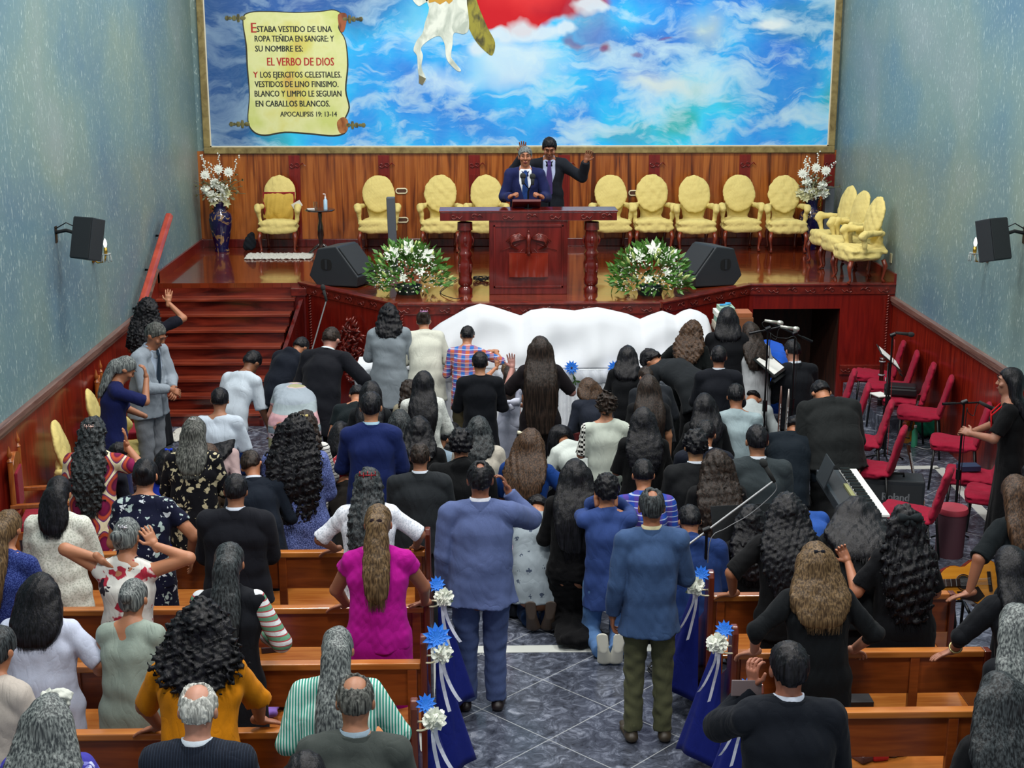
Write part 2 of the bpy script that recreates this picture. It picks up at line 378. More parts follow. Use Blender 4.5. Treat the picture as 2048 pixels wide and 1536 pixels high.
        for a in cor:
            for ax in range(3):
                if a[ax]: continue
                b = list(a); b[ax] = 1; b = tuple(b); fa, fb = val[a], val[b]; m = (fa < 0) != (fb < 0)
                t = np.where(m, fa/np.where(m, fa-fb, 1), 0)
                for d in range(3):
                    acc[:, d] += np.where(m, a[d]+(t if d == ax else 0), 0)
                cnt += m
        vs = s.lo+(idx+acc/cnt[:, None])*s.h
        quads = []
        for ax in range(3):
            o1, o2 = [(1, 2), (2, 0), (0, 1)][ax]
            A = inside.take(range(0, n[ax]-1), axis=ax); B = inside.take(range(1, n[ax]), axis=ax)
            e = np.argwhere(A != B)
            if not len(e): continue
            ok = (e[:, o1] > 0) & (e[:, o2] > 0) & (e[:, o1] < n[o1]-1) & (e[:, o2] < n[o2]-1); e = e[ok]
            a_in = A[e[:, 0], e[:, 1], e[:, 2]]
            def g(d1, d2):
                q = e.copy(); q[:, o1] -= d1; q[:, o2] -= d2; return vid[q[:, 0], q[:, 1], q[:, 2]]
            q = np.stack([g(1, 1), g(0, 1), g(0, 0), g(1, 0)], 1)
            q[~a_in] = q[~a_in][:, ::-1]; quads.append(q)
        return vs, np.concatenate(quads)
def np_mesh(parts, name='m'):
    """parts: list of (verts, quads)"""
    vs = []; fs = []; k = 0
    for v, f in parts:
        if len(v) == 0: continue
        vs.append(v); fs.append(f+k); k += len(v)
    me = bpy.data.meshes.new(name)
    if not vs: return me
    v = np.concatenate(vs); f = np.concatenate(fs)
    me.vertices.add(len(v)); me.vertices.foreach_set('co', v.astype(np.float32).ravel())
    me.loops.add(4*len(f)); me.loops.foreach_set('vertex_index', f.astype(np.int32).ravel())
    me.polygons.add(len(f)); me.polygons.foreach_set('loop_start', np.arange(0, 4*len(f), 4, dtype=np.int32)); me.polygons.foreach_set('loop_total', np.full(len(f), 4, dtype=np.int32))
    me.polygons.foreach_set('use_smooth', np.ones(len(f), dtype=bool)); me.update(calc_edges=True); return me
# ------------------------------------------------------------------ people
def U(a): a = R(a); return V3(0, math.sin(a), math.cos(a))
def lerp(a, b, t): return a+(b-a)*t
def ik(S, T, l1, l2, pole):
    d = T-S; L = np.linalg.norm(d); mx = (l1+l2)*.995
    if L > mx: T = S+d/L*mx; L = mx
    L = max(L, abs(l1-l2)+.02)
    dn = (T-S)/max(np.linalg.norm(T-S), 1e-6); a = (l1*l1-l2*l2+L*L)/(2*L); hh = math.sqrt(max(l1*l1-a*a, 0))
    p = np.array(pole, float); p = p-dn*(p@dn); p /= max(np.linalg.norm(p), 1e-6)
    return S+dn*a+p*hh, T
def hand(f, w, d, nrm, ts, curl=25, s=1., spread=1.):
    """palm, four unequal bent fingers and a thumb; d = finger direction, nrm = back of the hand, ts = +1/-1 thumb side"""
    d = np.array(d, float); d /= np.linalg.norm(d); nrm = np.array(nrm, float); nrm -= d*(nrm@d); nrm /= np.linalg.norm(nrm); sd = np.cross(d, nrm)
    f.cone(w-d*.03*s, w+d*.02*s, .025*s, .026*s, .01)
    f.ell(w+d*.02*s, w+d*.078*s, (.034*s, .015*s), (.041*s, .013*s), sd, .01)
    for i, (o, L) in enumerate(((-1.5, .058), (-.5, .072), (.5, .078), (1.5, .068))):
        o = o*ts; b = w+d*.084*s+sd*o*.0205*s; dd = d+sd*o*.09*spread; dd /= np.linalg.norm(dd)
        p = b
        for j, (fr, rr) in enumerate(((.45, .0092), (.32, .0085), (.23, .0078))):
            a = R(curl*(j+.6)*(1+.08*i)); q = p+(dd*math.cos(a)-nrm*math.sin(a))*L*fr*s; f.cone(p, q, rr*s, rr*.93*s, .002); p = q
    b = w+d*.028*s+sd*ts*.028*s; q = b+(d*.55+sd*ts*.8-nrm*.25)*.036*s; f.cone(b, q, .0125*s, .0105*s, .008)
    f.cone(q, q+(d*.85+sd*ts*.35-nrm*.2)*.032*s, .0105*s, .0085*s, .003)
HAIRC = dict(black=("08080b", "1e1e25"), dkbrown=("17110e", "382b24"), brown=("2c1f17", "5a412e"), ltbrown=("40301f", "7a6244"), grey=("3c4144", "8f9694"), dkgrey=("15171a", "474d50"), white=("8a8c88", "d8dad4"), salt=("2a2b2a", "6f716c"))
PLIST = []
def person(label, u, v, pose='stand', h=1.66, face=0, hair='short', hc='black', top='suit', tc='20232c', bot='trousers', bc='1c1e26', w=1., belly=1.,
           lean=None, nod=None, turn=0, arms=('front', 'front'), L=.45, hw=1., sleeve=None, curl=0, fem=None, tk='plain', tk2='ffffff', tk3='c03030', sk='a87455',
           shoes=None, collar=None, group=None, acc=None, anchor='head', zoff=0, vox=None, hem=None, facedet=False, cat='person', at=None, tieclr=None, legs=False, bottomk='plain', sway=0, skirtlen=None, strands=None, bk2='ffffff', openf=False, bald=0):
    s = h/1.7
    if fem is None: fem = hair in ('long', 'pony', 'bun', 'bob', 'half')
    lean = {'stand': 5, 'kneel': 8, 'heels': 22, 'bow': 66, 'lean': 38}[pose] if lean is None else lean
    nod = {'bow': 20, 'lean': 15}.get(pose, 22) if nod is None else nod
    base = 'heels' if pose in ('heels', 'bow') else ('kneel' if pose == 'kneel' else 'stand')
    xw = V3(1, 0, 0)
    if base == 'stand': P = V3(0, 0, .90)*s; kn = [V3(i*.095, .02, .48)*s for i in (-1, 1)]; an = [V3(i*.10, -.02, .07)*s for i in (-1, 1)]
    elif base == 'kneel': P = V3(0, 0, .50)*s; kn = [V3(i*.11, .05, .07)*s for i in (-1, 1)]; an = [V3(i*.062, -.36, .07)*s for i in (-1, 1)]
    else: P = V3(0, 0, .28)*s; kn = [V3(i*.15, .34, .09)*s for i in (-1, 1)]; an = [V3(i*.075, -.14, .08)*s for i in (-1, 1)]
    if pose == 'lean': P = P+V3(0, -.05, 0)
    hipj = [P+V3(i*.085*w, 0, -.02)*s for i in (-1, 1)]
    sx = V3(math.sin(R(sway)), 0, 0)
    def up(a): q = U(a)+sx; return q/np.linalg.norm(q)
    cv = 12 if pose in ('bow', 'heels', 'lean') else 6
    Wp = P+up(lean*.6)*.16*s; C = Wp+up(lean)*.21*s; S = C+up(lean+cv)*.135*s; Nk = S+up(lean+cv+6)*.06*s
    ha = lean+nod; hu = up(ha); H = Nk+up(lean+cv*.5+nod*.6)*.045*s+hu*.105*s
    ty = R(turn); hf0 = V3(0, math.cos(R(ha)), -math.sin(R(ha))); hx0 = np.cross(hf0, hu); hx0 /= np.linalg.norm(hx0); hf0 = np.cross(hu, hx0)
    hf = hf0*math.cos(ty)-hx0*math.sin(ty); hx = np.cross(hf, hu); HM = [hx, hf, hu]
    HS = s if h > 1.45 else s*(1+.25*(1.45-h))      # children have larger heads
    def hp(x, y, z): return H+(hx*x+hf*y+hu*z)*HS
    bkd = lambda a: -V3(0, math.cos(R(a)), -math.sin(R(a)))   # outward from the back
    sw = (.150 if fem else .172)*w**.5
    Sj = [S+xw*i*sw*s-up(lean)*.015*s for i in (-1, 1)]
    # --- root placement so that the head top (or upper back) falls where the photograph has it
    anc = H+hu*.12*HS if anchor == 'head' else (C+S)/2+bkd(lean)*.1*s
    fr = R(face); cf, sf = math.cos(fr), math.sin(fr)
    if at is not None: root = Vector((at[0], at[1], zoff))
    else:
        wp = atZ(u, v, anc[2]+zoff); root = Vector((wp.x-(anc[0]*cf-anc[1]*sf), wp.y-(anc[0]*sf+anc[1]*cf), zoff))
    o = empty('person', root, fr, label, cat, group)
    PLIST.append((label, round(root.x, 2), round(root.y, 2), pose))
    def loc(p): # world -> root frame
        p = np.array(p, float)-np.array(root); return V3(p[0]*cf+p[1]*sf, -p[0]*sf+p[1]*cf, p[2])
    vx = vox or min(.0145, max(.0095, root.y*.00105))
    # --- arms
    l1, l2 = .285*s, .25*s; E = []; Wr = []; hands = []
    for i, sd in enumerate((-1, 1)):
        a = arms[i]; S0 = Sj[i]; T = None; pole = V3(sd*.9, -.5, -.5); hd = None
        if a == 'front': T = Wp+V3(sd*.05, .25*s, .05*s) if lean < 40 else S0+V3(-sd*.05, .2, -.33)*s; pole = V3(sd, -.7, -.5)
        elif a == 'down': T = S0+V3(sd*.07, .03, -.52)*s; pole = V3(sd*.3, -1, 0); hd = (V3(0, .12, -1), V3(sd, 0, 0), 30)
        elif a == 'face': T = hp(sd*.07, .09, -.08); pole = V3(sd*.9, -.2, -1); hd = (hu+hf*.2, -hf*.2+V3(sd*1., 0, 0), 25)
        elif a == 'facein': T = hp(sd*.03, .13, -.10); pole = V3(sd*.9, .1, -.6)
        elif a == 'temple': T = hp(sd*.10, .08, -.10); pole = V3(sd*.5, .5, -1); hd = (hu-V3(sd*.3, 0, 0), hf*.4+V3(sd, 0, 0), 20)
        elif a == 'up': T = S0+V3(sd*.16, .10, .42)*s; pole = V3(sd, -.4, -.3); hd = (V3(sd*.1, .1, 1), V3(0, -1, .2), 12)
        elif a == 'halfup': T = S0+V3(sd*.14, .24, .02)*s; pole = V3(sd*.4, -.4, -1); hd = (V3(sd*.35, .3, 1), V3(sd*.2, 1, 0), 22)
        elif a == 'elbows': T = S0+V3(-sd*.08, .22, -.05)*s; pole = V3(sd, .4, -.6)
        elif a == 'floor': T = V3(S0[0]+sd*.04, S0[1]+.06, max(.05, S0[2]-.5*s)); pole = V3(sd, -.6, 0); hd = (V3(0, 1, -.1), V3(0, 0, 1), 8)
        elif isinstance(a, dict):
            T = loc(a['w']) if 'w' in a else S0+np.array(a['r'], float)*s
            pole = V3(*a.get('pole', (sd, -.6, -.4))); q = a.get('hand'); hd = (V3(*q[0]), V3(*q[1]), q[2]) if q else None
        e, t = ik(S0, T, l1, l2, pole); E.append(e); Wr.append(t); hands.append(hd)
    # --- skin: one continuous body
    allp = [P-V3(0, 0, .1), H+hu*.17, H-hu*.1, *E, *Wr, *Sj]
    ll = legs or bot in ('none', 'shorts', 'kneeskirt')
    if ll or base != 'stand': allp += kn+an
    lo = np.min(allp, 0)-.20; hi = np.max(allp, 0)+.20
    f = F3(lo, hi, vx)
    tw = (.135 if fem else .145)*w; hpw = (.165 if fem else .155)*w; td = .1*belly
    f.ell(P-up(lean)*.05*s, Wp, (hpw*.92*s, td*s), (tw*.88*s, td*.9*s)); f.ell(Wp, C, (tw*.88*s, td*.9*s), (.145*w*s, .1*s)); f.ell(C, S, (.145*w*s, .098*s), (.125*w*s, .07*s))
    f.cone(S-V3(0, 0, .01), H-hu*.03, .053*s*w**.3, .050*s*w**.3, .03)
    for i in (0, 1):
        f.cone(Nk-up(lean)*.01, Sj[i], .045*s, .05*s, .04); k = w**.5
        f.cone(Sj[i], E[i], .049*s*k, .040*s*k, .02); f.cone(E[i], Wr[i], .040*s*k, .026*s, .012)
        if ll: f.cone(hipj[i], kn[i], .075*s, .052*s, .02); f.cone(kn[i], an[i], .05*s, .036*s, .02)
    f.ellipsoid(hp(0, -.008, .025), (.076*HS, .094*HS, .092*HS), HM, .02); f.ellipsoid(hp(0, .012, -.04), (.058*HS, .074*HS, .075*HS), HM, .02)
    f.cone(hp(0, .05, -.085), hp(0, .055, -.09), .032*HS, .03*HS, .025)
    for sd in (-1, 1):
        f.ellipsoid(hp(sd*.079, -.008, -.008), (.012*HS, .024*HS, .034*HS), HM, .006)
    f.cone(hp(0, .088, .018), hp(0, .105, -.022), .009*HS, .015*HS, .008)
    if facedet:
        for sd in (-1, 1):
            f.carve(hp(sd*.032, .098, .018), .016*HS); f.ellipsoid(hp(sd*.048, .072, -.02), (.022*HS, .02*HS, .022*HS), HM, .015); f.ellipsoid(hp(sd*.013, .098, -.026), (.011*HS, .01*HS, .008*HS), HM, .004)
            f.cone(hp(sd*.012, .093, .036), hp(sd*.05, .082, .036), .009*HS, .007*HS, .006); f.ellipsoid(hp(sd*.032, .078, .018), (.015*HS, .012*HS, .011*HS), HM, .003)
        f.cone(hp(-.018, .088, -.056), hp(.018, .088, -.056), .008*HS, .008*HS, .004); f.cone(hp(-.015, .087, -.070), hp(.015, .087, -.070), .008*HS, .008*HS, .004)
    parts = [f.mesh()]
    for i in (0, 1):
        if hands[i]:
            d, nr, c = hands[i]; fh = F3(Wr[i]-.2*s, Wr[i]+.2*s, .0048 if root.y < 11 else .006)
            hand(fh, Wr[i], d, nr, -(-1, 1)[i] if c >= 0 else (-1, 1)[i], abs(c), s); parts.append(fh.mesh())
    b = mk('body', np_mesh(parts, 'body'), skin(sk), o)
    # --- upper clothing
    slv = sleeve if sleeve is not None else {'suit': 1., 'shirt': 1., 'tee': .33, 'dress': .33, 'hoodie': 1., 'cardigan': 1., 'vest': 0., 'capsleeve': .18, 'sleeveless': 0.}.get(top, 1.)
    inf = {'suit': .026, 'hoodie': .034, 'cardigan': .024}.get(top, .014)
    cl = [P-V3(0, 0, .3), *Sj, S, Nk] + ([*E, *Wr] if slv > 0 else [])
    if top == 'dress' or bot in ('skirt', 'kneeskirt'): pass
    lo = np.min(cl, 0)-.24; hi = np.max(cl, 0)+.16
    f = F3(lo, hi, vx); i1 = inf
    hm = hem if hem is not None else {'suit': .115, 'tee': .13, 'shirt': .14, 'hoodie': .12, 'cardigan': .26, 'dress': .06, 'capsleeve': .08, 'vest': .16, 'sleeveless': .12}.get(top, .12)
    dn = -up(lean*.4) if base != 'heels' else -up(min(lean, 40)*.5)
    Hm = P+dn*hm*s
    fl = .02 if top in ('suit', 'cardigan') else .0
    f.ell(P, Hm, ((hpw+i1)*s, (td+.012+i1)*s), ((hpw+i1+fl+.01)*s, (td+.02+i1+fl)*s), cut1=True, k=.03)
    f.ell(P, Wp, ((hpw+i1)*s, (td+.012+i1)*s), ((tw+i1)*s, (td+i1)*s)); f.ell(Wp, C, ((tw+i1)*s, (td+i1)*s), ((.150*w+i1)*s, (.105+i1)*s)); f.ell(C, S, ((.150*w+i1)*s, (.103+i1)*s), ((.132*w+i1)*s, (.062+i1)*s))
    if fem:
        for sd in (-1, 1): f.ellipsoid(C+V3(sd*.07, .085, 0)*s, (.065*s, .06*s, .065*s), None, .04)
    for i, sd in enumerate((-1, 1)):
        pad = .012 if top == 'suit' else 0
        f.cone(S+up(lean)*.012*s, Sj[i]+up(lean)*pad*s, (.052+i1*.6)*s, (.048+i1*.7+pad*.4)*s, .035)
        f.cone(lerp(Nk-up(lean)*.012*s, Sj[i], .3), Sj[i], (.036+i1*.6)*s, (.05+i1*.6)*s, .03)
        if top == 'suit': f.cone(Sj[i]+up(lean)*.004*s, Sj[i]+xw*sd*.012, .066*s, .062*s, .02)
        if slv > 0:
            if slv <= .5:
                q = lerp(Sj[i], E[i], slv*2 if slv > .4 else slv*1.9); f.cone(Sj[i], q, (.058+i1*.5)*s, (.058+i1*.7)*s, .02, cut=True)
            else:
                q = lerp(E[i], Wr[i], (slv-.5)*2*.97); k = w**.5
                ks = .006 if top in ('suit', 'shirt') else .016; f.cone(Sj[i], E[i], (.054+i1*.7)*s*k, (.046+i1*.6)*s*k, ks); f.cone(E[i], q, (.046+i1*.6)*s*k, (.034+i1*.55)*s, .012, cut=True)
    if top in ('suit', 'shirt'):
        f.cone(S+up(lean)*.01*s, Nk+up(lean+10)*(-.004 if top == 'suit' else .022)*s, (.070)*s, (.063)*s, .02, cut=True)
    elif top == 'hoodie':
        f.ell(S+bkd(lean)*.04*s, Nk+bkd(lean)*.075*s+up(lean)*.0*s, (.10*s, .055*s), (.09*s, .05*s), k=.02); f.cone(S, Nk+up(lean)*.0, .08*s, .072*s, .02)
    elif top == 'cape': pass
    f.noise(.005, .20, seed=int(abs(u)*7+v) % 9999, aniso=(1, 1, .55)); f.noise(.0013, .06, seed=int(v) % 999, aniso=(1, 1, .6))
    if top not in ('suit', 'shirt', 'hoodie'):   # round neckline
        f.carve(Nk+up(lean)*.05*s+V3(0, .02, 0), (.078*s, .078*s, .045*s))
    if openf: # open jacket front
        X, Y, Z = np.meshgrid(*f.ax, indexing='ij', sparse=True); wd = np.minimum(.075, np.maximum(.012, (Z-Wp[2]+.02)*.28))*s
        f.F = np.maximum(f.F, -np.maximum(np.abs(X-0)-wd, .045-(Y-S[1]+.03)).astype(np.float32)*1.)
    nm = {'suit': 'jacket', 'tee': 'tee_shirt', 'shirt': 'shirt', 'hoodie': 'hooded_sweatshirt', 'cardigan': 'cardigan', 'dress': 'dress', 'vest': 'vest'}.get(top, 'blouse')
    fm = fabric(tc, tk, tk2, tk3)
    ps = [f.mesh()]; skirt = bot in ('skirt', 'kneeskirt') or top == 'dress'
    sp = None
    if skirt:
        sl = skirtlen if skirtlen is not None else (.89 if bot != 'kneeskirt' else .42)
        if base == 'stand':
            end = P*V3(1, 1, 0)+V3(0, .0, max(.015 if sl > .7 else .05, P[2]-sl*s)); f2 = F3(np.minimum(P, end)-.33, np.maximum(P, end)+.33, vx*1.15)
            dr_ = top == 'dress'; f2.ell(Wp if dr_ else lerp(P, Wp, .15), P-V3(0, 0, .05), ((tw+(.012 if dr_ else -.01))*s, (td+(.012 if dr_ else -.01))*s), ((hpw+(.02 if dr_ else -.002))*s, (td+(.03 if dr_ else .004))*s), k=0); f2.ell(P-V3(0, 0, .05), end, ((hpw+(.02 if dr_ else -.002))*s, (td+(.03 if dr_ else .006))*s), ((hpw+.055)*s, (td+.075)*s), k=.02, cut1=True, pleat=(9, .05))
        else:
            km = (kn[0]+kn[1])/2; am = (an[0]+an[1])/2; allq = np.array([P, km, am]); f2 = F3(allq.min(0)-.28, allq.max(0)+.28, vx*1.15)
            f2.ell(Wp, P, ((tw+.012)*s, (td+.012)*s), ((hpw+.02)*s, (td+.03)*s), k=0); f2.ell(P, km, ((hpw+.02)*s, .12*s), (.19*s, .09*s), k=.04); f2.ell(km, am-V3(0, .02, 0), (.19*s, .085*s), (.17*s, .055*s), k=.05)
            f2.noise(.006, .09, seed=3)
        if top == 'dress': ps.append(f2.mesh())
        else: sp = f2.mesh()
    c = mk(nm, np_mesh(ps, nm), fm, o)
    # --- lower clothing
    if sp is not None: mk('skirt', np_mesh([sp], 'skirt'), fabric(bc, bottomk, bk2), o)
    if bot in ('trousers', 'shorts') and top != 'dress':
        pts = np.array([P, *kn, *an]); f3 = F3(pts.min(0)-.16, pts.max(0)+.16, vx*1.1)
        if base != 'stand': f3.ell(P-V3(0, 0, .03), lerp(P, Wp, .4), ((hpw+.002)*s, (td+.012)*s), ((tw+.0)*s, (td+.0)*s), k=0)
        f3.ell(P-V3(0, 0, .02), Wp, ((hpw+.004)*s, (td+.016)*s), ((tw+.0)*s, (td+.0)*s), k=0)
        for i in (0, 1):
            kk = w**.6
            f3.cone(hipj[i]-V3(0, 0, .01), kn[i], .092*s*kk, .068*s*kk, .02); f3.cone(kn[i], an[i]+(V3(0, 0, .0) if base == 'stand' else V3(0, .03, 0)), .066*s*kk, .062*s*kk, .02, cut=True)
        f3.noise(.0032, .13, seed=int(u) % 77, aniso=(1, 1, 1.7)); mk('trousers', np_mesh([f3.mesh()], 'trousers'), fabric(bc, bottomk, bk2), o)
    if shoes is None and base == 'stand' and bot == 'trousers' and (root.y < 10 or zoff): shoes = '15151a'
    if shoes:
        for i, sd in enumerate((-1, 1)):
            f4 = F3(an[i]-.32, an[i]+.32, .007)
            if base == 'stand':
                q = an[i]*V3(1, 1, 0)+V3(sd*.01, 0, .028); f4.ell(q+V3(0, -.05, .004), q+V3(sd*.02, .10, -.0), (.04, .028), (.044, .024), k=.01); f4.ell(q+V3(sd*.02, .10, 0), q+V3(sd*.03, .18, -.004), (.044, .024), (.032, .02), k=.01)
                f4.cone(q+V3(0, -.02, .01), q+V3(0, -.01, .05), .04, .04, .02); f4.plane((0, 0, .002), (0, 0, -1))
            else:   # toes down, sole facing backwards
                q = an[i]; t = V3(-sd*.01, -.085, .0); top_ = q+t+V3(sd*.012, .0, .12); bt = q+t+V3(-sd*.012, .03, -.035)
                f4.ell(top_+V3(0, 0, .04), lerp(top_, bt, .4), (.044, .03), (.041, .026), k=.006); f4.ell(lerp(top_, bt, .4), bt-V3(0, .0, -.0), (.043, .026), (.058, .03), k=.006)
                n = V3(0, -1, .12); f4.plane(q+t+n*.018, n)
            mk('shoe', np_mesh([f4.mesh()], 'shoe'), plain('shoe', shoes, .45), o)
    if top == 'suit':
        mb = MB(); ax = up(lean+cv*.8); ax = ax/np.linalg.norm(ax); q = Nk-ax*.004*s; zx = xw; zy = np.cross(ax, zx); vs = []; n = 24; prof = [(.088, -.036, 0), (.083, -.004, 0), (.078, .022, 1), (.071, .022, 1), (.070, -.03, 0)]
        for r_, z_, t_ in prof:
            for j in range(n):
                th = 2*math.pi*j/n; fw = -math.sin(th) if np.dot(zy, V3(0, 1, 0)) < 0 else math.sin(th); dz = -.035*max(0, fw)*1.
                vs.append(q+(zx*math.cos(th)+zy*math.sin(th))*r_*s*(w**.25)+ax*(z_+dz)*s)
        mb.add(vs, [(a*n+j, a*n+(j+1) % n, (a+1)*n+(j+1) % n, (a+1)*n+j) for a in range(4) for j in range(n)]); mb.build('jacket_collar', fm, o, smooth=True, auto=50)
    if collar:
        mb = MB(); ax = up(lean+cv*.8); q = Nk+ax*.004*s; zx = xw; zy = np.cross(ax, zx)
        prof = [(.068, -.03), (.0665, .034), (.061, .036), (.059, -.03)]
        vs = []; n = 20
        for r_, z_ in prof:
            for j in range(n):
                th = 2*math.pi*j/n; vs.append(q+(zx*math.cos(th)+zy*math.sin(th))*r_*s*(w**.25)+ax*(z_-(.045 if openf else .02)*max(0, math.sin(th)))*s)
        mb.add(vs, [(a*n+j, a*n+(j+1) % n, ((a+1) % 4)*n+(j+1) % n, ((a+1) % 4)*n+j) for a in range(4) for j in range(n)])
        mb.build('shirt_collar', fabric(collar), o, smooth=True)
    # --- hair
    c1, c2 = HAIRC[hc]; hm_ = hairmat(c1, c2, 1 if curl else 0); hv = min(.011, vx); seed = int(u+3*v) % 9973
    g = None
    wis = []
    if hair != 'none':
        path = None
        if hair in ('long', 'pony', 'bob', 'half'):
            if ha > 62:   # falls past the face when the head hangs
                g0 = H+hu*.02; path = [hp(0, -.05, .03), hp(0, -.02, -.02)-V3(0, 0, .06)*s, H+V3(0, .02, -.22)*s, H+V3(0, .04, -.22-L*.5)*s]
            elif hair == 'pony':
                k0 = hp(0, -.115, -.01); k1 = Nk+bkd(lean)*.105*s; path = [k0, k1, C+bkd(lean)*.15*s, Wp+bkd(lean*.6)*.14*s, P+bkd(0)*.16*s]
            else:
                path = [hp(0, -.045, .02), Nk+bkd(lean+6)*.055*s, S+bkd(lean)*.085*s, C+bkd(lean)*.135*s, Wp+bkd(lean*.6)*.13*s, P+bkd(0)*.15*s, P+V3(0, -.17, -.25)*s]
            for _ in range(2): path = [path[0]]+[x for a_, b_ in zip(path[:-1], path[1:]) for x in (lerp(a_, b_, .25), lerp(a_, b_, .75))]+[path[-1]]
            Lr = L*s; pp = [path[0]]; tot = 0
            for a_, b_ in zip(path[:-1], path[1:]):
                d = np.linalg.norm(b_-a_)
                if tot+d >= Lr: pp.append(lerp(a_, b_, (Lr-tot)/d)); tot = Lr; break
                pp.append(b_); tot += d
            path = pp
        pts = [H-.22, H+.22]
        if path: pts += [q-.17*hw-.05 for q in path]+[q+.17*hw+.05 for q in path]
        g = F3(np.min(pts, 0), np.max(pts, 0), hv)
        th_ = .009 if hair in ('short', 'bald', 'bun', 'pony') else .016
        if curl and hair == 'short': th_ = .020
        if hair == 'fluffy': th_ = .03
        th_ *= HS
        g.ellipsoid(hp(0, -.012, .028), (.078*HS+th_, .096*HS+th_, .094*HS+th_), HM, 0)
        if hair in ('short', 'bald', 'fluffy'): g.ellipsoid(hp(0, -.042, -.012), (.058*HS+th_, .058*HS+th_, .072*HS+th_), HM, .015)
        else: g.ellipsoid(hp(0, -.04, -.02), (.07*HS+th_, .07*HS+th_, .085*HS+th_), HM, .02)
        # keep face clear, keep nape line
        if hair == 'fluffy': nz, y0 = .45, -.06
        else: nz, y0 = (.55, -.015) if hair in ('short', 'bald') else (.62, -.045)
        n = hf*nz-hu*1.; g.plane(hp(0, 0, y0), n); g.plane(hp(0, .055, .035), hf-hu*.9)
        if hair == 'short': g.plane(hp(0, 0, -.066), -hu)
        if bald: g.carve(hp(0, -.07, .108), .052*HS*bald)
        if path is not None:
            m = len(path)-1; acc_ = 0; W0, T0 = {'pony': (.028, .026), 'bob': (.088, .05)}.get(hair, (.082, .045))
            W1, T1 = {'pony': (.05, .032), 'bob': (.115, .06)}.get(hair, (.125, .036))
            def wt(t): 
                e = math.sin(min(1, t*1.6)*math.pi/2); q_ = max(0, t-.5)/.5; z = 1-(.55 if curl else .42)*q_*q_
                return ((W0+(W1-W0)*e)*hw*s*z, (T0+(T1-T0)*e)*s*(1-.62*q_))
            cum = [0]
            for a_, b_ in zip(path[:-1], path[1:]): cum.append(cum[-1]+np.linalg.norm(b_-a_))
            for i in range(m):
                g.ell(path[i], path[i+1], wt(cum[i]/cum[-1]), wt(cum[i+1]/cum[-1]), hx0, k=.045)
            # loose strands along the fall
            ns = strands if strands is not None else (420 if root.y < 10.5 and curl else 300 if root.y < 10.5 else 120)
            rr = np.random.RandomState(seed); V, Q = [], []; cnt = 0; P_ = np.array(path); cu = np.array(cum)
            for q in range(ns):
                a_ = rr.uniform(-1, 1); a_ = math.copysign(abs(a_)**.7, a_); Ls = cu[-1]*rr.uniform(.9, 1.13); t0 = rr.uniform(0, .35)*cu[-1]*(rr.rand() < .4); nn = 8 if not curl else 14; out = []
                ph = rr.rand()*6.28; fq = rr.uniform(.7, 2.6); of = rr.uniform(.9, 1.12) if curl else rr.uniform(.99, 1.06); am_ = (.012 if curl else .0012)*rr.uniform(.5, 1.3); dr = rr.randn()*.012
                for j in range(nn):
                    l = t0+(Ls-t0)*j/(nn-1); k_ = min(max(np.searchsorted(cu, l)-1, 0), m-1); tt = (l-cu[k_])/max(cu[k_+1]-cu[k_], 1e-6)
                    c_ = P_[k_]+(P_[k_+1]-P_[k_])*tt; dd = P_[k_+1]-P_[k_]; dd = dd/np.linalg.norm(dd); bo = np.cross(dd, hx0); bo = bo/np.linalg.norm(bo)
                    if bo@bkd(lean) < 0: bo = -bo
                    ww, t_ = wt(min(l/cu[-1], 1)); 
                    out.append(c_+hx0*(a_*ww*of+am_*math.sin(ph+j*fq)+dr*j/nn)+bo*(t_*math.sqrt(max(0, 1-a_*a_))*of+am_*.7*math.cos(ph+j*fq)))
                out = np.array(out); rad = .0028
                offs = np.array([hx0*rad, (-hx0*.5+V3(0, 0, .0)+bkd(lean)*.85)*rad, (-hx0*.5-bkd(lean)*.85)*rad])
                tp = np.linspace(1, .35, nn)[:, None, None]; vv = (out[:, None, :]+offs[None]*tp).reshape(-1, 3); V.append(vv)
                ii = np.arange(nn-1)[:, None]*3; 
                for e in range(3): Q.append(np.stack([ii[:, 0]+e, ii[:, 0]+(e+1) % 3, ii[:, 0]+3+(e+1) % 3, ii[:, 0]+3+e], 1)+cnt)
                cnt += len(vv)
            if ns: wis.append((np.concatenate(V), np.concatenate(Q)))
        if hair == 'bun': g.ellipsoid(hp(0, -.125, .0), (.046*HS, .04*HS, .046*HS), HM, .008)
        if curl: g.noise(.007*curl, .05, seed=seed, n=8); g.noise(.005*curl, .024, seed=seed+1, n=8)
        else:
            g.noise(.0020, .05, seed=seed, n=6, aniso=(1, 1, .08)); g.noise(.0011, .020, seed=seed+1, n=5, aniso=(1, 1, .06))
        if hair == 'short': g.noise(.0028, .016, seed=seed+5, n=6, aniso=(1, 1, .6))
        ho = mk('hair', np_mesh([g.mesh()]+wis, 'hair'), hm_, o)
    if facedet:
        for sd in (-1, 1):
            mb = MB(); ey = MB()
            mb.tube([hp(sd*.014, .104, .040), hp(sd*.032, .101, .045), hp(sd*.052, .089, .040)], [.003, .0042, .002], 6)
            ey.tube([hp(sd*.019, .096, .017), hp(sd*.032, .0975, .013), hp(sd*.045, .090, .017)], [.002, .003, .002], 6)
            mb.build('eyebrow', plain('eyebrow', c1, .8), o); ey.build('closed_eye', plain('eyelash', '1a1412', .7), o)
        ml = MB(); ml.tube([hp(-.026, .088, -.062), hp(0, .099, -.063), hp(.026, .088, -.062)], [.003, .006 if facedet != 'shout' else .014, .003], 8); ml.build('mouth', plain('lip', '6b2f2c', .5), o)
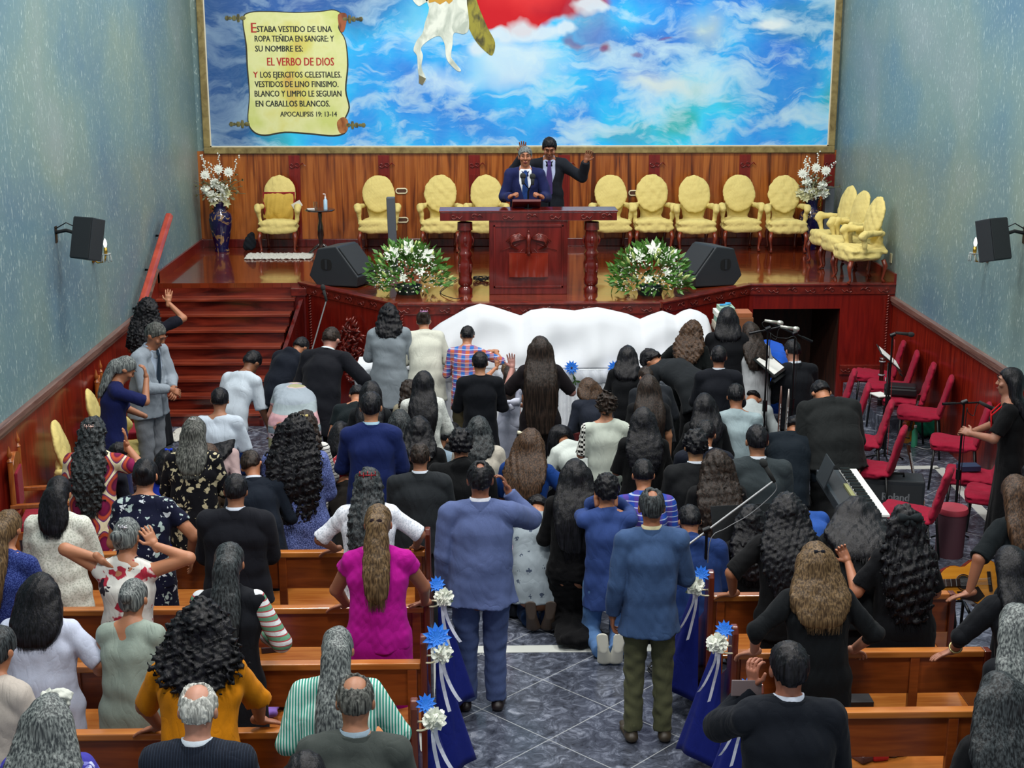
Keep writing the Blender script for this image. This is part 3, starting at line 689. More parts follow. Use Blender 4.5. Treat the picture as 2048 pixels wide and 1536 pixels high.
    if tieclr:
        # shirt front and necktie seen between the lapels
        sh = MB(); fw = V3(0, math.cos(R(lean)), -math.sin(R(lean)))
        q0 = Nk+fw*.055*s-up(lean)*.005*s; q1 = C+fw*.110*s; q2 = Wp+fw*.112*s
        f5 = F3(np.min([q0, q2], 0)-.2, np.max([q0, q2], 0)+.2, .009)
        f5.ell(S-up(lean)*.01, Nk+up(lean)*.012*s, (.10*s, .078*s), (.062*s, .066*s), k=.0, cut1=True); f5.ell(C, S, (.156*w*s, .116*s), (.136*w*s, .084*s), k=.03); f5.ell(Wp, C, (.14*w*s, .115*s*belly**.5), (.156*w*s, .116*s), k=.03)
        mk('shirt', np_mesh([f5.mesh()], 'shirt'), fabric(tieclr[1]), o)
        tb = MB(); zz = [(q0+fw*.024*s, .016), (q0+fw*.03*s-up(lean)*.03*s, .024), (q0+fw*.044*s-up(lean)*.05*s, .018), (q1+fw*.018*s, .036), (q2+fw*.022*s, .042), (q2+fw*.02*s-up(lean)*.05*s, .004)]
        vs = []; 
        for q, hw_ in zz: vs += [q-xw*hw_*s, q+fw*.006, q+xw*hw_*s, q-fw*.012]
        tb.add(vs, [(i*4+j, i*4+(j+1) % 4, i*4+4+(j+1) % 4, i*4+4+j) for i in range(5) for j in range(4)]+[(0, 1, 2, 3), (23, 22, 21, 20)])
        tb.build('necktie', fabric(tieclr[0]), o)
    o['_hp'] = 0; del o['_hp']
    if acc: acc(o, hp, s, dict(Nk=Nk, S=S, C=C, Wp=Wp, P=P, H=H, E=E, Wr=Wr, hx=hx, hf=hf, hu=hu, bk=bkd(lean), an=an))
    return o
# small worn things, children of their wearer
def bow(col, pos=(0, -.125, .06), r=.05, name='hair_bow'):
    def fn(o, hp, s, J):
        mb = MB(); c = Vector(hp(*pos)); hx = Vector(J['hx']); hu = Vector(J['hu']); 
        for sd in (-1, 1):
            mb.tube([c, c+hx*sd*r*.5, c+hx*sd*r], [r*.12, r*.38, r*.42], 8)
            mb.tube([c, c+hx*sd*r*.35-hu*r*.7], [r*.1, r*.28], 6)
        mb.tube([c-hu*r*.15, c+hu*r*.15], r*.22, 8); mb.build(name, fabric(col), o, smooth=True)
    return fn
def clip(col, pos=(0, -.13, .03), r=.03, name='hair_clip', metal=.6):
    def fn(o, hp, s, J):
        mb = MB(); c = Vector(hp(*pos)); hx = Vector(J['hx']); hu = Vector(J['hu']); bk = -Vector(J['hf'])
        for k in range(5):
            a = -1+k*.5; mb.tube([c+hx*a*r+bk*.0, c+hx*a*r*1.1+hu*r*.35+bk*.012, c+hx*a*r+hu*r*.6*(-1)**k+bk*.004], .0035, 6)
        mb.tube([c-hx*r*1.2, c+hx*r*1.2+bk*.004], .005, 6); mb.build(name, plain(name, col, .3, metal), o, smooth=True)
    return fn
def scrunchie(col, pos=(0, -.122, -.005), r=.03):
    def fn(o, hp, s, J):
        mb = MB(); c = Vector(hp(*pos)); hx = Vector(J['hx']); bk = Vector(J['bk']); n = 24; m = 6; vs = []
        for i in range(n):
            th = 2*math.pi*i/n; d = hx*math.cos(th)+bk*math.sin(th)*.8; rr = r*.4*(1+.35*math.sin(i*5.1))
            for j in range(m):
                ph = 2*math.pi*j/m; vs.append(c+d*(r+rr*math.cos(ph))+Vector((0, 0, 1))*rr*math.sin(ph)*1.2)
        mb.add(vs, [(i*m+j, ((i+1) % n)*m+j, ((i+1) % n)*m+(j+1) % m, i*m+(j+1) % m) for i in range(n) for j in range(m)])
        mb.build('hair_scrunchie', fabric(col), o, smooth=True)
    return fn
def both(*fs):
    def fn(*a):
        for f in fs: f(*a)
    return fn
# ------------------------------------------------------------------ the setting
XL, XR, YB, ZS = -4.05, 5.2, 20.5, 1.45
def struct(o): o['kind'] = 'structure'; return o
def wallmat():
    m, nt, b = newmat('mottled_wall_paint'); L = nt.links; mp = coords(nt)
    n = N(nt, 'ShaderNodeTexNoise', ins={'Scale': .55, 'Detail': 3}); L.new(mp.outputs[0], n.inputs['Vector'])
    r = ramp(nt, [(.33, '5f7e90'), (.46, '6f8b90'), (.58, '7f948c'), (.7, '8e9c98')]); L.new(n.outputs[0], r.inputs[0])
    mv = coords(nt, (1, 1, .3)); s = N(nt, 'ShaderNodeTexNoise', ins={'Scale': 46., 'Detail': 3, 'Distortion': .8}); L.new(mv.outputs[0], s.inputs['Vector'])
    fr = ramp(nt, [(.60, (0, 0, 0, 1)), (.68, (1, 1, 1, 1))]); L.new(s.outputs[0], fr.inputs[0])
    s2 = N(nt, 'ShaderNodeTexNoise', ins={'Scale': 60., 'Detail': 2}); L.new(mv.outputs[0], s2.inputs['Vector'])
    c = mixc(nt, math_(nt, 'MULTIPLY', s2.outputs[0], .35), r.outputs[0], '4e6f74'); c = mixc(nt, math_(nt, 'MULTIPLY', fr.outputs[0], .55), c, 'c5d6d2')
    L.new(c, b.inputs['Base Color']); b.inputs['Roughness'].default_value = .42; b.inputs['Specular IOR Level'].default_value = .55
    bu = N(nt, 'ShaderNodeBump', ins={'Strength': .25, 'Distance': .006}); L.new(s.outputs[0], bu.inputs['Height']); L.new(bu.outputs[0], b.inputs['Normal'])
    return m
def granite():
    m, nt, b = newmat('grey_granite_tile'); L = nt.links; mp = coords(nt)
    n = N(nt, 'ShaderNodeTexNoise', ins={'Scale': 9., 'Detail': 8, 'Roughness': .72, 'Distortion': 1.2}); L.new(mp.outputs[0], n.inputs['Vector'])
    r = ramp(nt, [(.32, '23262f'), (.5, '474c59'), (.6, '6c7281'), (.7, '9aa0ac')]); L.new(n.outputs[0], r.inputs[0])
    mr = coords(nt, (1, 1, 1), (0, 0, R(45))); br = N(nt, 'ShaderNodeTexBrick', offset=0., ins={'Scale': 1., 'Mortar Size': .004, 'Mortar Smooth': .1, 'Brick Width': .62, 'Row Height': .62}); L.new(mr.outputs[0], br.inputs['Vector'])
    c = mixc(nt, math_(nt, 'MULTIPLY', br.outputs['Fac'], .75), r.outputs[0], 'a9adb0')
    L.new(c, b.inputs['Base Color']); b.inputs['Roughness'].default_value = .22; b.inputs['Specular IOR Level'].default_value = .5
    bump(nt, b, mp, 12, .05, .005); return m
def panelling():
    m, nt, b = newmat('rosewood_panelling'); L = nt.links
    mp = coords(nt, (1, 1, .06)); n = N(nt, 'ShaderNodeTexNoise', ins={'Scale': 13., 'Detail': 6, 'Distortion': .6}); L.new(mp.outputs[0], n.inputs['Vector'])
    r = ramp(nt, [(.34, '4a200c'), (.43, '864416'), (.58, 'ac642a'), (.74, '8e4a1a')]); L.new(n.outputs[0], r.inputs[0])
    m2 = coords(nt); sp = N(nt, 'ShaderNodeSeparateXYZ'); L.new(m2.outputs[0], sp.inputs[0])
    q = math_(nt, 'FRACT', math_(nt, 'MULTIPLY', sp.outputs[0], 5.6)); gr = ramp(nt, [(0, (1, 1, 1, 1)), (.05, (0, 0, 0, 1))]); L.new(q, gr.inputs[0])
    fl = N(nt, 'ShaderNodeTexWhiteNoise', noise_dimensions='1D'); L.new(math_(nt, 'FLOOR', math_(nt, 'MULTIPLY', sp.outputs[0], 5.6)), fl.inputs['W'])
    c = mixc(nt, math_(nt, 'MULTIPLY', fl.outputs[0], .35), r.outputs[0], '6b2a10'); c = mixc(nt, math_(nt, 'MULTIPLY', gr.outputs[0], .6), c, '2a0e06')
    L.new(c, b.inputs['Base Color']); b.inputs['Roughness'].default_value = .3; b.inputs['Coat Weight'].default_value = .25
    return m
REDW = wood('red_varnished_wood', '5c0f0a', '7d1a10', .28, (9, 9, 1), .35, n1=2.5)
REDD = wood('dark_red_varnished_wood', '3e0c0a', '641612', .25, (9, 9, 1), .4, n1=2.5)
CARV = wood('carved_mahogany', '4a100c', '7a2418', .3, (5, 5, 5), .4)
def parquet():
    m, nt, b = newmat('parquet_stage_floor'); L = nt.links
    mp = coords(nt, rot=(0, 0, R(45))); br = N(nt, 'ShaderNodeTexBrick', offset=.5, ins={'Scale': 1., 'Color1': s2l('6b2312'), 'Color2': s2l('3d0f0a'), 'Mortar': s2l('2a0806'), 'Mortar Size': .002, 'Brick Width': .42, 'Row Height': .08, 'Bias': -.1}); L.new(mp.outputs[0], br.inputs['Vector'])
    m2 = coords(nt, (.5, 6, 1), (0, 0, R(45))); n = N(nt, 'ShaderNodeTexNoise', ins={'Scale': 5., 'Detail': 5}); L.new(m2.outputs[0], n.inputs['Vector'])
    c = mixc(nt, math_(nt, 'MULTIPLY', n.outputs[0], .7), br.outputs[0], '8a3a1a'); L.new(c, b.inputs['Base Color'])
    b.inputs['Roughness'].default_value = .13; b.inputs['Specular IOR Level'].default_value = .8; b.inputs['Coat Weight'].default_value = .8; b.inputs['Coat Roughness'].default_value = .05
    bump(nt, b, coords(nt, (1, 3, 1)), 3.5, .12, .02); return m
WM = wallmat()
mb = MB(); mb.b2(XL, XR, 3.4, YB, -.1, 0); struct(mb.build('floor', granite()))
mb = MB(); mb.b2(XL-.2, XL, 3.4, YB+.2, 0, 8.2); struct(mb.build('wall_left', WM))
mb = MB(); mb.b2(XR, XR+.2, 3.4, YB+.2, 0, 8.2); struct(mb.build('wall_right', WM))
mb = MB(); mb.b2(XL, XR, YB, YB+.2, 0, 8.2); struct(mb.build('wall_back', WM))
# wainscot and rails
WN = wood('wainscot_wood', '5a0f08', '8a2412', .3, (10, 10, .7), .3, n1=2.2)
CAP = wood('wainscot_cap_wood', '5a3a34', '86665c', .35, (10, .6, 10), .2)
for i, (x0, x1, y0, y1) in enumerate(((XL, XL+.03, 3.4, 16.2), (XR-.03, XR, 3.4, 17.13))):
    mb = MB(); mb.b2(x0, x1, y0, y1, 0, 1.24); struct(mb.build('trim_%d' % (i+1), WN))
    a, b_ = (x0, x1+.035) if i == 0 else (x0-.035, x1)
    mb = MB(); mb.b2(a, b_, y0, y1, 1.24, 1.30); mb.b2(a+(.0 if i == 0 else .015), b_-(.015 if i == 0 else 0), y0, y1, 1.20, 1.24); struct(mb.build('trim_%d' % (i+3), CAP, bevel=.006))
# rising left wainscot beside the stair
mb = MB(); mb.prism([(XL, 16.2, 0), (XL, 17.5, 0), (XL, 17.5, 1.6), (XL, 17.35, 1.6), (XL, 16.9, 1.36), (XL, 16.2, 1.24)], (.03, 0, 0)); struct(mb.build('trim_5', WN))
mb = MB(); mb.tube([(XL+.02, 16.2, 1.27), (XL+.02, 16.9, 1.38), (XL+.02, 17.4, 1.62)], .035, 8); struct(mb.build('trim_6', CAP))
mb = MB(); mb.b2(XL, XL+.03, 17.4, YB, ZS, ZS+.13); mb.b2(XR-.03, XR, 17.13, YB, ZS, ZS+.13); struct(mb.build('trim_7', REDW))
# stage
TOP = [(XL, YB), (XR, YB), (XR, 17.15), (3.37, 17.13), (2.11, 15.95), (-.96, 15.95), (-2.25, 17.42), (XL, 17.42)]
mb = MB(); mb.prism([(x, y, ZS-.06) for x, y in TOP][::-1], (0, 0, .06)); struct(mb.build('floor_stage', parquet()))
fr = [(XR, 17.18), (3.36, 17.17), (2.10, 15.99), (-.95, 15.99), (-2.24, 17.46)]
def scrolls(mb, a, b, zc, hgt, off=.012):
    """carved running scroll from a to b on a vertical face"""
    a = Vector((a[0], a[1], 0)); b = Vector((b[0], b[1], 0)); d = (b-a); L = d.length; d.normalize(); n = Vector((d.y, -d.x, 0))
    if n.y > 0: n = -n
    k = max(2, int(L/(hgt*2.6)))
    for i in range(k):
        c = a+d*(L*(i+.5)/k)+n*off; sg = 1 if i % 2 else -1
        pts = []
        for j in range(15):
            t = j/14; r = hgt*.42*(1-t*.8); th = t*2.2*math.pi
            pts.append(c+d*(r*math.cos(th)*1.1)+Vector((0, 0, zc+sg*r*math.sin(th))))
        mb.tube(pts, [hgt*.085*(1-.4*j/14) for j in range(15)], 5)
        mb.tube([c+d*hgt*.45+Vector((0, 0, zc)), c+d*hgt*.85+Vector((0, 0, zc+sg*hgt*.3)), c+d*hgt*1.25+Vector((0, 0, zc-sg*hgt*.1))], [hgt*.07, hgt*.1, hgt*.04], 5)
pan = MB(); band = MB(); sc_ = MB()
def seg(mbx, a, b, z0, z1, t=.05):
    a = Vector((a[0], a[1], 0)); b = Vector((b[0], b[1], 0)); d = (b-a); L = d.length; an = math.atan2(d.y, d.x); c = (a+b)/2
    mbx.box((c.x, c.y, (z0+z1)/2), (L, t, z1-z0), (0, 0, an))
E_ = [(a, b) for a, b in zip(fr[:-1], fr[1:])]
# door opening under the stage at the right: x 3.45..4.5
seg(pan, (XR, 17.18), (4.52, 17.18), 0, ZS-.13); seg(pan, (4.52, 17.18), (3.42, 17.18), 1.14, ZS-.13); seg(pan, (3.42, 17.18), (3.36, 17.17), 0, ZS-.13)
for a, b in E_[1:]: seg(pan, a, b, 0, ZS-.13)
struct(pan.build('stage_front_panel_wall', REDW))
for a, b in E_: seg(band, a, b, ZS-.125, ZS-.008, .085); seg(band, a, b, ZS-.012, ZS+.012, .12); scrolls(sc_, a, b, ZS-.068, .085, .05)
seg(band, (XR, 17.13), (4.55, 17.13), .3, .42, .05); scrolls(sc_, (XR, 17.13), (4.55, 17.13), .36, .08, .03)
bo = struct(band.build('trim_8', CARV, bevel=.006)); so = sc_.build('carved_scroll', CARV, bo, smooth=True)
# pilaster strips with twisted carving
tw = MB()
for (x, y) in ((5.1, 17.12), (-.9, 15.95), (2.03, 15.95), (-2.12, 17.3)):
    for k in range(26): 
        z = .45+k*.034; tw.tube([(x-.02, y-.02, z), (x, y-.035, z+.012), (x+.02, y-.02, z+.03)], [.006, .012, .006], 5)
struct(tw.build('trim_9', CARV, smooth=True))
# carved floral relief on the left slanting panel
rl = MB(); c0 = Vector((-1.53, 16.6, .78)); d0 = Vector((-.93, 1.06, 0)).normalized(); nn = Vector((-.75, -.66, 0))
rr = random.Random(4)
for k in range(120):
    th = rr.uniform(0, 6.28); r0 = .34*rr.random()**.6; c = c0+d0*r0*math.cos(th)*.9+Vector((0, 0, r0*math.sin(th)*1.15))+nn*.035
    a = rr.uniform(0, 6.28); q = d0*math.cos(a)*.05+Vector((0, 0, math.sin(a)*.05)); rl.tube([c-q, c+nn*.03, c+q], [.004, .022, .004], 6)
struct(rl.build('trim_10', CARV, smooth=True))
# hollow behind the opening
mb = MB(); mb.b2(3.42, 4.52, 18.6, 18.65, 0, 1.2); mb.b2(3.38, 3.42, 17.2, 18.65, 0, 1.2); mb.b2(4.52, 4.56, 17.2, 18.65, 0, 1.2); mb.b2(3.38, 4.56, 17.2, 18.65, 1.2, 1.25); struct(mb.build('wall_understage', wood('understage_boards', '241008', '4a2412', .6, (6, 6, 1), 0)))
mb = MB(); mb.b2(4.6, XR-.03, 15.5, 17.1, 0, .2); ob = struct(mb.build('floor_step', granite()))
# stairs
st = MB(); nsd = MB(); ns = 9; rise = ZS/ns; y0, y1 = 15.95, 17.42; run = (y1-y0)/(ns-1)
STW = wood('stair_tread_wood', '3a0b08', '7a2a1c', .2, (1, 10, 6), .5, n1=1.6, dark='200605')
for k in range(ns-1):
    xr = -2.64+.36*(k+1)/ns; ya = y0+run*k
    st.b2(XL+.03, xr, ya, y1+.01, k*rise, (k+1)*rise-.035); nsd.b2(XL+.03, xr+.02, ya-.03, ya+run+.01, (k+1)*rise-.035, (k+1)*rise)
s_ = struct(st.build('floor_stair', STW)); 
struct(nsd.build('trim_11', wood('stair_nosing_wood', '56180e', '98442e', .2, (1, 10, 6), .5, n1=1.4), bevel=.006))
mb = MB(); mb.b2(XL+.03, -2.28, y1, y1+.05, 0, ZS-.06); struct(mb.build('wall_stair_top', STW))
mb = MB(); mb.prism([(-2.6, 15.95, 0), (-2.24, 17.4, 0), (-2.24, 17.4, 1.32), (-2.6, 15.95, .1)], (.05, -.02, 0)); mb.b2(-2.34, -2.18, 17.33, 17.49, 0, 1.36); struct(mb.build('wall_stair_side', REDD)); mb = MB(); mb.b2(-2.36, -2.16, 17.31, 17.50, 1.30, 1.40); struct(mb.build('trim_12', CARV, bevel=.01))
# back panelling, pilasters, baseboard
mb = MB(); mb.b2(XL, XR, YB-.04, YB, ZS, 2.84); struct(mb.build('wall_back_panelling', panelling()))
mb = MB(); mb.b2(XL, XR, YB-.07, YB-.04, ZS, ZS+.12); struct(mb.build('baseboard_back', REDD, bevel=.01))
for i, u in enumerate((591, 769, 949, 1128, 1307, 1487, 1655)):
    x = atY(u, 390, YB-.05).x; mb = MB(); mb.b2(x-.08, x+.08, YB-.065, YB-.04, ZS+.12, 2.78)
    for k in range(5): mb.b2(x-.066+k*.03, x-.054+k*.03, YB-.075, YB-.06, ZS+.2, 2.5)
    scrolls(mb, (x-.07, YB-.07), (x+.07, YB-.07), 2.64, .1, .008)
    struct(mb.build('trim_%d' % (13+i), REDW))
# white marble inlay strips
WH = plain('white_marble', 'c9cdc8', .3)
mb = MB(); mb.b2(-.42, 1.56, 9.66, 9.78, .0, .004); mb.b2(1.49, 1.61, 3.5, 9.66, .0, .004); mb.b2(-.43, -.33, 3.5, 9.66, 0, .004)
a = atZ(1762, 936, 0); b = atZ(1878, 936, 0); c = atZ(2000, 1060, 0)
mb.b2(a.x-.6, b.x, a.y-.05, a.y+.06, 0, .004); d = (c-b); mb.box(((b.x+c.x)/2, (b.y+c.y)/2, .002), (d.length, .11, .004), (0, 0, math.atan2(d.y, d.x)))
struct(mb.build('trim_20', WH))
# ------------------------------------------------------------------ the mural
YM = YB-.05
def mp_(u, v, dy=0): return atY(u, v, YM-dy)
ml = empty('mural', (mp_(1040, 150).x, YM, 2.85), 0, 'wide painted mural of blue sky, clouds and a white horse filling the back wall', 'mural')
def rel(p): return Vector(p)-Vector(ml.location)
def muralmat():
    m, nt, b = newmat('painted_sky'); L = nt.links; mp = coords(nt)
    P = {}
    dn = N(nt, 'ShaderNodeTexNoise', ins={'Scale': 1.6, 'Detail': 3}); L.new(mp.outputs[0], dn.inputs['Vector'])
    dm = N(nt, 'ShaderNodeVectorMath', operation='MULTIPLY_ADD', ins={1: (.55, .55, .55)}); L.new(dn.outputs[1], dm.inputs[0]); L.new(mp.outputs[0], dm.inputs[2])
    # streaks rise to the right: rotate then stretch
    mr = N(nt, 'ShaderNodeMapping'); mr.inputs['Rotation'].default_value = (0, R(28), 0); mr.inputs['Scale'].default_value = (.75, 1, 1.9); L.new(dm.outputs[0], mr.inputs[0])
    n1 = N(nt, 'ShaderNodeTexNoise', ins={'Scale': 1.5, 'Detail': 9, 'Roughness': .62, 'Distortion': .4}); L.new(mr.outputs[0], n1.inputs['Vector'])
    n2 = N(nt, 'ShaderNodeTexNoise', ins={'Scale': .7, 'Detail': 3}); L.new(mp.outputs[0], n2.inputs['Vector'])
    base = ramp(nt, [(.3, '0068d0'), (.42, '0090ea'), (.52, '00b2f6'), (.62, '18c8f2'), (.72, '10b0b4')]); L.new(n2.outputs[0], base.inputs[0])
    cl = ramp(nt, [(.465, (0, 0, 0, 1)), (.55, (.6, .6, .6, 1)), (.66, (1, 1, 1, 1))]); L.new(n1.outputs[0], cl.inputs[0])
    c = base.outputs[0]
    def blob(c, u, v, ru, rv, col, amt=1., soft=.5, warp=True):
        ctr = rel(mp_(u, v)); px = (mp_(u+100, v)-mp_(u, v)).x/100
        s = N(nt, 'ShaderNodeMapping', vector_type='POINT'); s.inputs['Location'].default_value = (-ctr.x/(ru*px), 0, -ctr.z/(rv*px)); s.inputs['Scale'].default_value = (1/(ru*px), 0, 1/(rv*px))
        L.new((dm if warp else mp).outputs[0], s.inputs[0])
        if warp: s.inputs['Location'].default_value = (-(ctr.x+.27)/(ru*px), 0, -(ctr.z+.27)/(rv*px))
        g = N(nt, 'ShaderNodeVectorMath', operation='LENGTH'); L.new(s.outputs[0], g.inputs[0])
        q = ramp(nt, [(1-soft if soft < 1 else 0, (1, 1, 1, 1)), (1, (0, 0, 0, 1))]); L.new(g.outputs['Value'], q.inputs[0])
        return mixc(nt, math_(nt, 'MULTIPLY', q.outputs[0], float(amt)), c, col)
    c = blob(c, 440, 120, 150, 330, '034082', .9); c = blob(c, 640, 10, 220, 70, '04499a', .8); c = blob(c, 1560, 150, 130, 120, '0560d0', .6)
    c = blob(c, 1600, 40, 140, 60, '1a86b0', .6); c = blob(c, 1270, 270, 80, 30, '2c9aa0', .5); c = blob(c, 1300, 100, 170, 60, '0c62c8', .6)
    c = mixc(nt, math_(nt, 'MULTIPLY', cl.outputs[0], .8), c, 'bfe0ee')
    c = blob(c, 440, 130, 110, 330, '033a80', .65, .7); c = blob(c, 620, 5, 200, 50, '04449a', .6, .8)
    c = blob(c, 1030, 120, 130, 60, 'cfe6f0', .8, .7); c = blob(c, 840, 60, 60, 60, 'a8d4ee', .5, .9); c = blob(c, 1330, 165, 130, 28, 'd5dfd8', .8, .8); c = blob(c, 1420, 60, 60, 50, 'c9d4c0', .6, .9); c = blob(c, 900, 160, 120, 26, 'd0e8f4', .6, .8); c = blob(c, 1540, 45, 45, 16, 'dfe8e8', .9, .6)
    c = blob(c, 1190, 60, 70, 60, '6c4a9c', .55, .8); c = blob(c, 1215, 95, 18, 14, '8a3a40', .8, .7)
    n4 = N(nt, 'ShaderNodeTexNoise', ins={'Scale': 9., 'Detail': 5, 'Distortion': 1.}); L.new(mr.outputs[0], n4.inputs['Vector'])
    c = mixc(nt, math_(nt, 'MULTIPLY', n4.outputs[0], .14), c, 'd0ecff')
    # the red cape, flat paint with a darker fold
    c = blob(c, 1010, -20, 150, 88, 'c8202a', 1., .12); c = blob(c, 1130, 0, 90, 45, 'b0182c', .95, .3); c = blob(c, 1060, -25, 110, 60, 'e23a3c', .8, .6)
    for (u_, v_, ru_, rv_) in ((1000, 75, 40, 22), (1045, 58, 42, 24), (1095, 66, 40, 20), (1140, 60, 30, 14), (960, 100, 34, 22), (1180, 20, 40, 18)): c = blob(c, u_, v_, ru_, rv_, 'd4e4ee', .85, .45)
    for (u_, v_, ru_, rv_) in ((1150, 82, 22, 12), (1210, 98, 14, 10), (1268, 110, 14, 8), (1335, 72, 22, 5)): c = blob(c, u_, v_, ru_, rv_, '7a4a7c', .6, .6)
    L.new(c, b.inputs['Base Color']); b.inputs['Roughness'].default_value = .6; b.inputs['Specular IOR Level'].default_value = .12
    return m
x0, x1 = mp_(421, 292).x, mp_(1656, 294).x; z0 = mp_(1040, 293).z; z1 = 6.4
mb = MB(); a = rel((x0, YM, z0)); b = rel((x1, YM+.03, z1)); mb.b2(a.x, b.x, a.y, b.y, a.z, b.z); mb.build('painted_canvas', muralmat(), ml)
GOLD = wood('gilt_frame', '6a5a34', '9a8a58', .35, (3, 3, 3), .1)
fw = .095; mb = MB()
for (ax0, ax1, az0, az1) in ((a.x-fw, b.x+fw, a.z-fw, a.z), (a.x-fw, a.x, a.z, b.z), (b.x, b.x+fw, a.z, b.z), (a.x-fw, b.x+fw, b.z, b.z+fw)): mb.b2(ax0, ax1, -.03, .04, az0, az1)
mb.build('frame', GOLD, ml, bevel=.012)
mb = MB(); e = .016
for (ax0, ax1, az0, az1) in ((a.x, b.x, a.z, a.z+e), (a.x, a.x+e, a.z, b.z), (b.x-e, b.x, a.z, b.z)): mb.b2(ax0, ax1, -.012, .0, az0, az1)
mb.build('frame_fillet', plain('cream_fillet', 'd8d4c0', .5), ml)
def painted(name, px, col, d=.004, kind=None, edge=None, smooth=0):
    pts = [rel(mp_(u, v)) for u, v in px]
    if smooth:
        q = []; n = len(pts)
        for i in range(n):
            p0, p1, p2, p3 = pts[i-1], pts[i], pts[(i+1) % n], pts[(i+2) % n]
            for t in (0, .25, .5, .75): q.append(.5*((2*p1)+(p2-p0)*t+(2*p0-5*p1+4*p2-p3)*t*t+(3*p1-3*p2+p3-p0)*t**3))
        pts = q
    mb = MB(); mb.prism([(p.x, -d, p.z) for p in pts], (0, d+.0, 0)); me = mb.mesh(name)
    bm = bmesh.new(); bm.from_mesh(me); bmesh.ops.triangulate(bm, faces=[f for f in bm.faces if len(f.verts) > 4]); bmesh.ops.recalc_face_normals(bm, faces=bm.faces); bm.to_mesh(me); bm.free()
    return mk(name, me, col, ml)
def paint(col, col2, sc=3.):
    m, nt, b = newmat('paint'); mp = coords(nt, (1, 1, .6)); n = N(nt, 'ShaderNodeTexNoise', ins={'Scale': sc, 'Detail': 5, 'Distortion': .7}); nt.links.new(mp.outputs[0], n.inputs['Vector'])
    r = ramp(nt, [(.36, col2), (.56, col)]); nt.links.new(n.outputs[0], r.inputs[0]); nt.links.new(r.outputs[0], b.inputs['Base Color']); b.inputs['Roughness'].default_value = .5; return m
HW = paint('e6ece0', 'b4bfb2', 6); OL = plain('outline_paint', '2a2c20', .6)
painted('painted_tail', [(915, -20), (945, -15), (960, 20), (975, 55), (990, 85), (985, 110), (972, 104), (950, 80), (930, 40), (914, 5)], paint('97902c', '45421a', 9), .005, smooth=1)
painted('painted_horse', [(848, -20), (924, -20), (934, 10), (938, 55), (928, 68), (908, 66), (905, 90), (902, 112), (910, 125), (922, 140), (915, 142), (898, 126), (892, 112), (890, 92), (885, 78), (878, 72), (865, 76), (848, 88), (842, 98), (846, 112), (843, 135), (852, 158), (842, 168), (836, 140), (834, 112), (827, 100), (833, 82), (845, 66), (850, 45), (858, 15)], HW, .008, smooth=1)
painted('painted_horse_muzzle', [(828, -20), (856, -20), (856, 0), (846, 8), (838, 12), (830, 6), (824, -5)], HW, .008, smooth=1)
painted('painted_bridle', [(856, -4), (906, -4), (905, 2), (898, 8), (892, 2), (880, 9), (870, 3), (858, 6)], plain('gold_paint', 'c8962a', .5), .011)
painted('painted_hoof', [(838, 150), (852, 157), (845, 170), (838, 166)], plain('hoof_paint', '6e6a50', .5), .011)
# scroll
PAR = None
m_, nt_, b_ = newmat('parchment_paint'); mpn = coords(nt_); nn_ = N(nt_, 'ShaderNodeTexNoise', ins={'Scale': 1.7, 'Detail': 4}); nt_.links.new(mpn.outputs[0], nn_.inputs['Vector'])
rp = ramp(nt_, [(.32, 'c9d27a'), (.48, 'dde0a0'), (.62, 'd4cf6a'), (.8, 'cf9a4a')]); nt_.links.new(nn_.outputs[0], rp.inputs[0]); nt_.links.new(rp.outputs[0], b_.inputs['Base Color']); b_.inputs['Roughness'].default_value = .5
sp_ = [(487, 40), (500, 26), (540, 24), (590, 26), (640, 24), (668, 21), (684, 32), (676, 55), (690, 82), (694, 130), (690, 180), (697, 215), (688, 240), (690, 262), (668, 270), (620, 266), (570, 263), (530, 269), (508, 262), (497, 240), (500, 190), (496, 130), (494, 90)]
so_ = [(485, 38), (499, 24), (540, 22), (590, 24), (640, 22), (669, 19), (687, 32), (679, 55), (692, 82), (697, 130), (693, 180), (700, 215), (691, 240), (693, 264), (669, 273), (620, 269), (570, 266), (530, 272), (506, 264), (495, 240), (498, 190), (493, 130), (491, 90)]
painted('painted_scroll_outline', so_, OL, .004, smooth=1); painted('painted_scroll', sp_, m_, .007, smooth=1)
painted('painted_scroll_curl', [(676, 30), (690, 26), (694, 36), (688, 62), (680, 60)], paint('a0562c', '6a3016', 8), .009, smooth=1); painted('painted_scroll_curl', [(674, 245), (686, 234), (696, 242), (694, 262), (680, 266)], paint('b0703a', '7a4018', 8), .009, smooth=1)
def knob(u, v, sg):
    mb = MB(); c = rel(mp_(u, v)); k = .0072
    for o, w, h in ((0, 12, 8), (9, 8, 16), (17, 10, 10), (25, 8, 6), (31, 9, 9)):
        x = c.x+sg*o*k; mb.lathe([(0.001, -w*k/2), (h*k*.5, -w*k/4), (h*k*.5, w*k/4), (.001, w*k/2)], (x, 0, c.z), 10, 'x')
    for i, q in enumerate(mb.v): mb.v[i] = (q[0], -.004+q[1]*.12-.003, q[2])
    mb.build('painted_scroll_knob', paint('6e6a3c', '3c3a22', 14), ml)
knob(690, 38, 1); knob(696, 250, 1); knob(486, 36, -1); knob(494, 248, -1)
BLK = plain('black_lettering', '1c2420', .6); RED = plain('red_lettering', 'b02a22', .6)
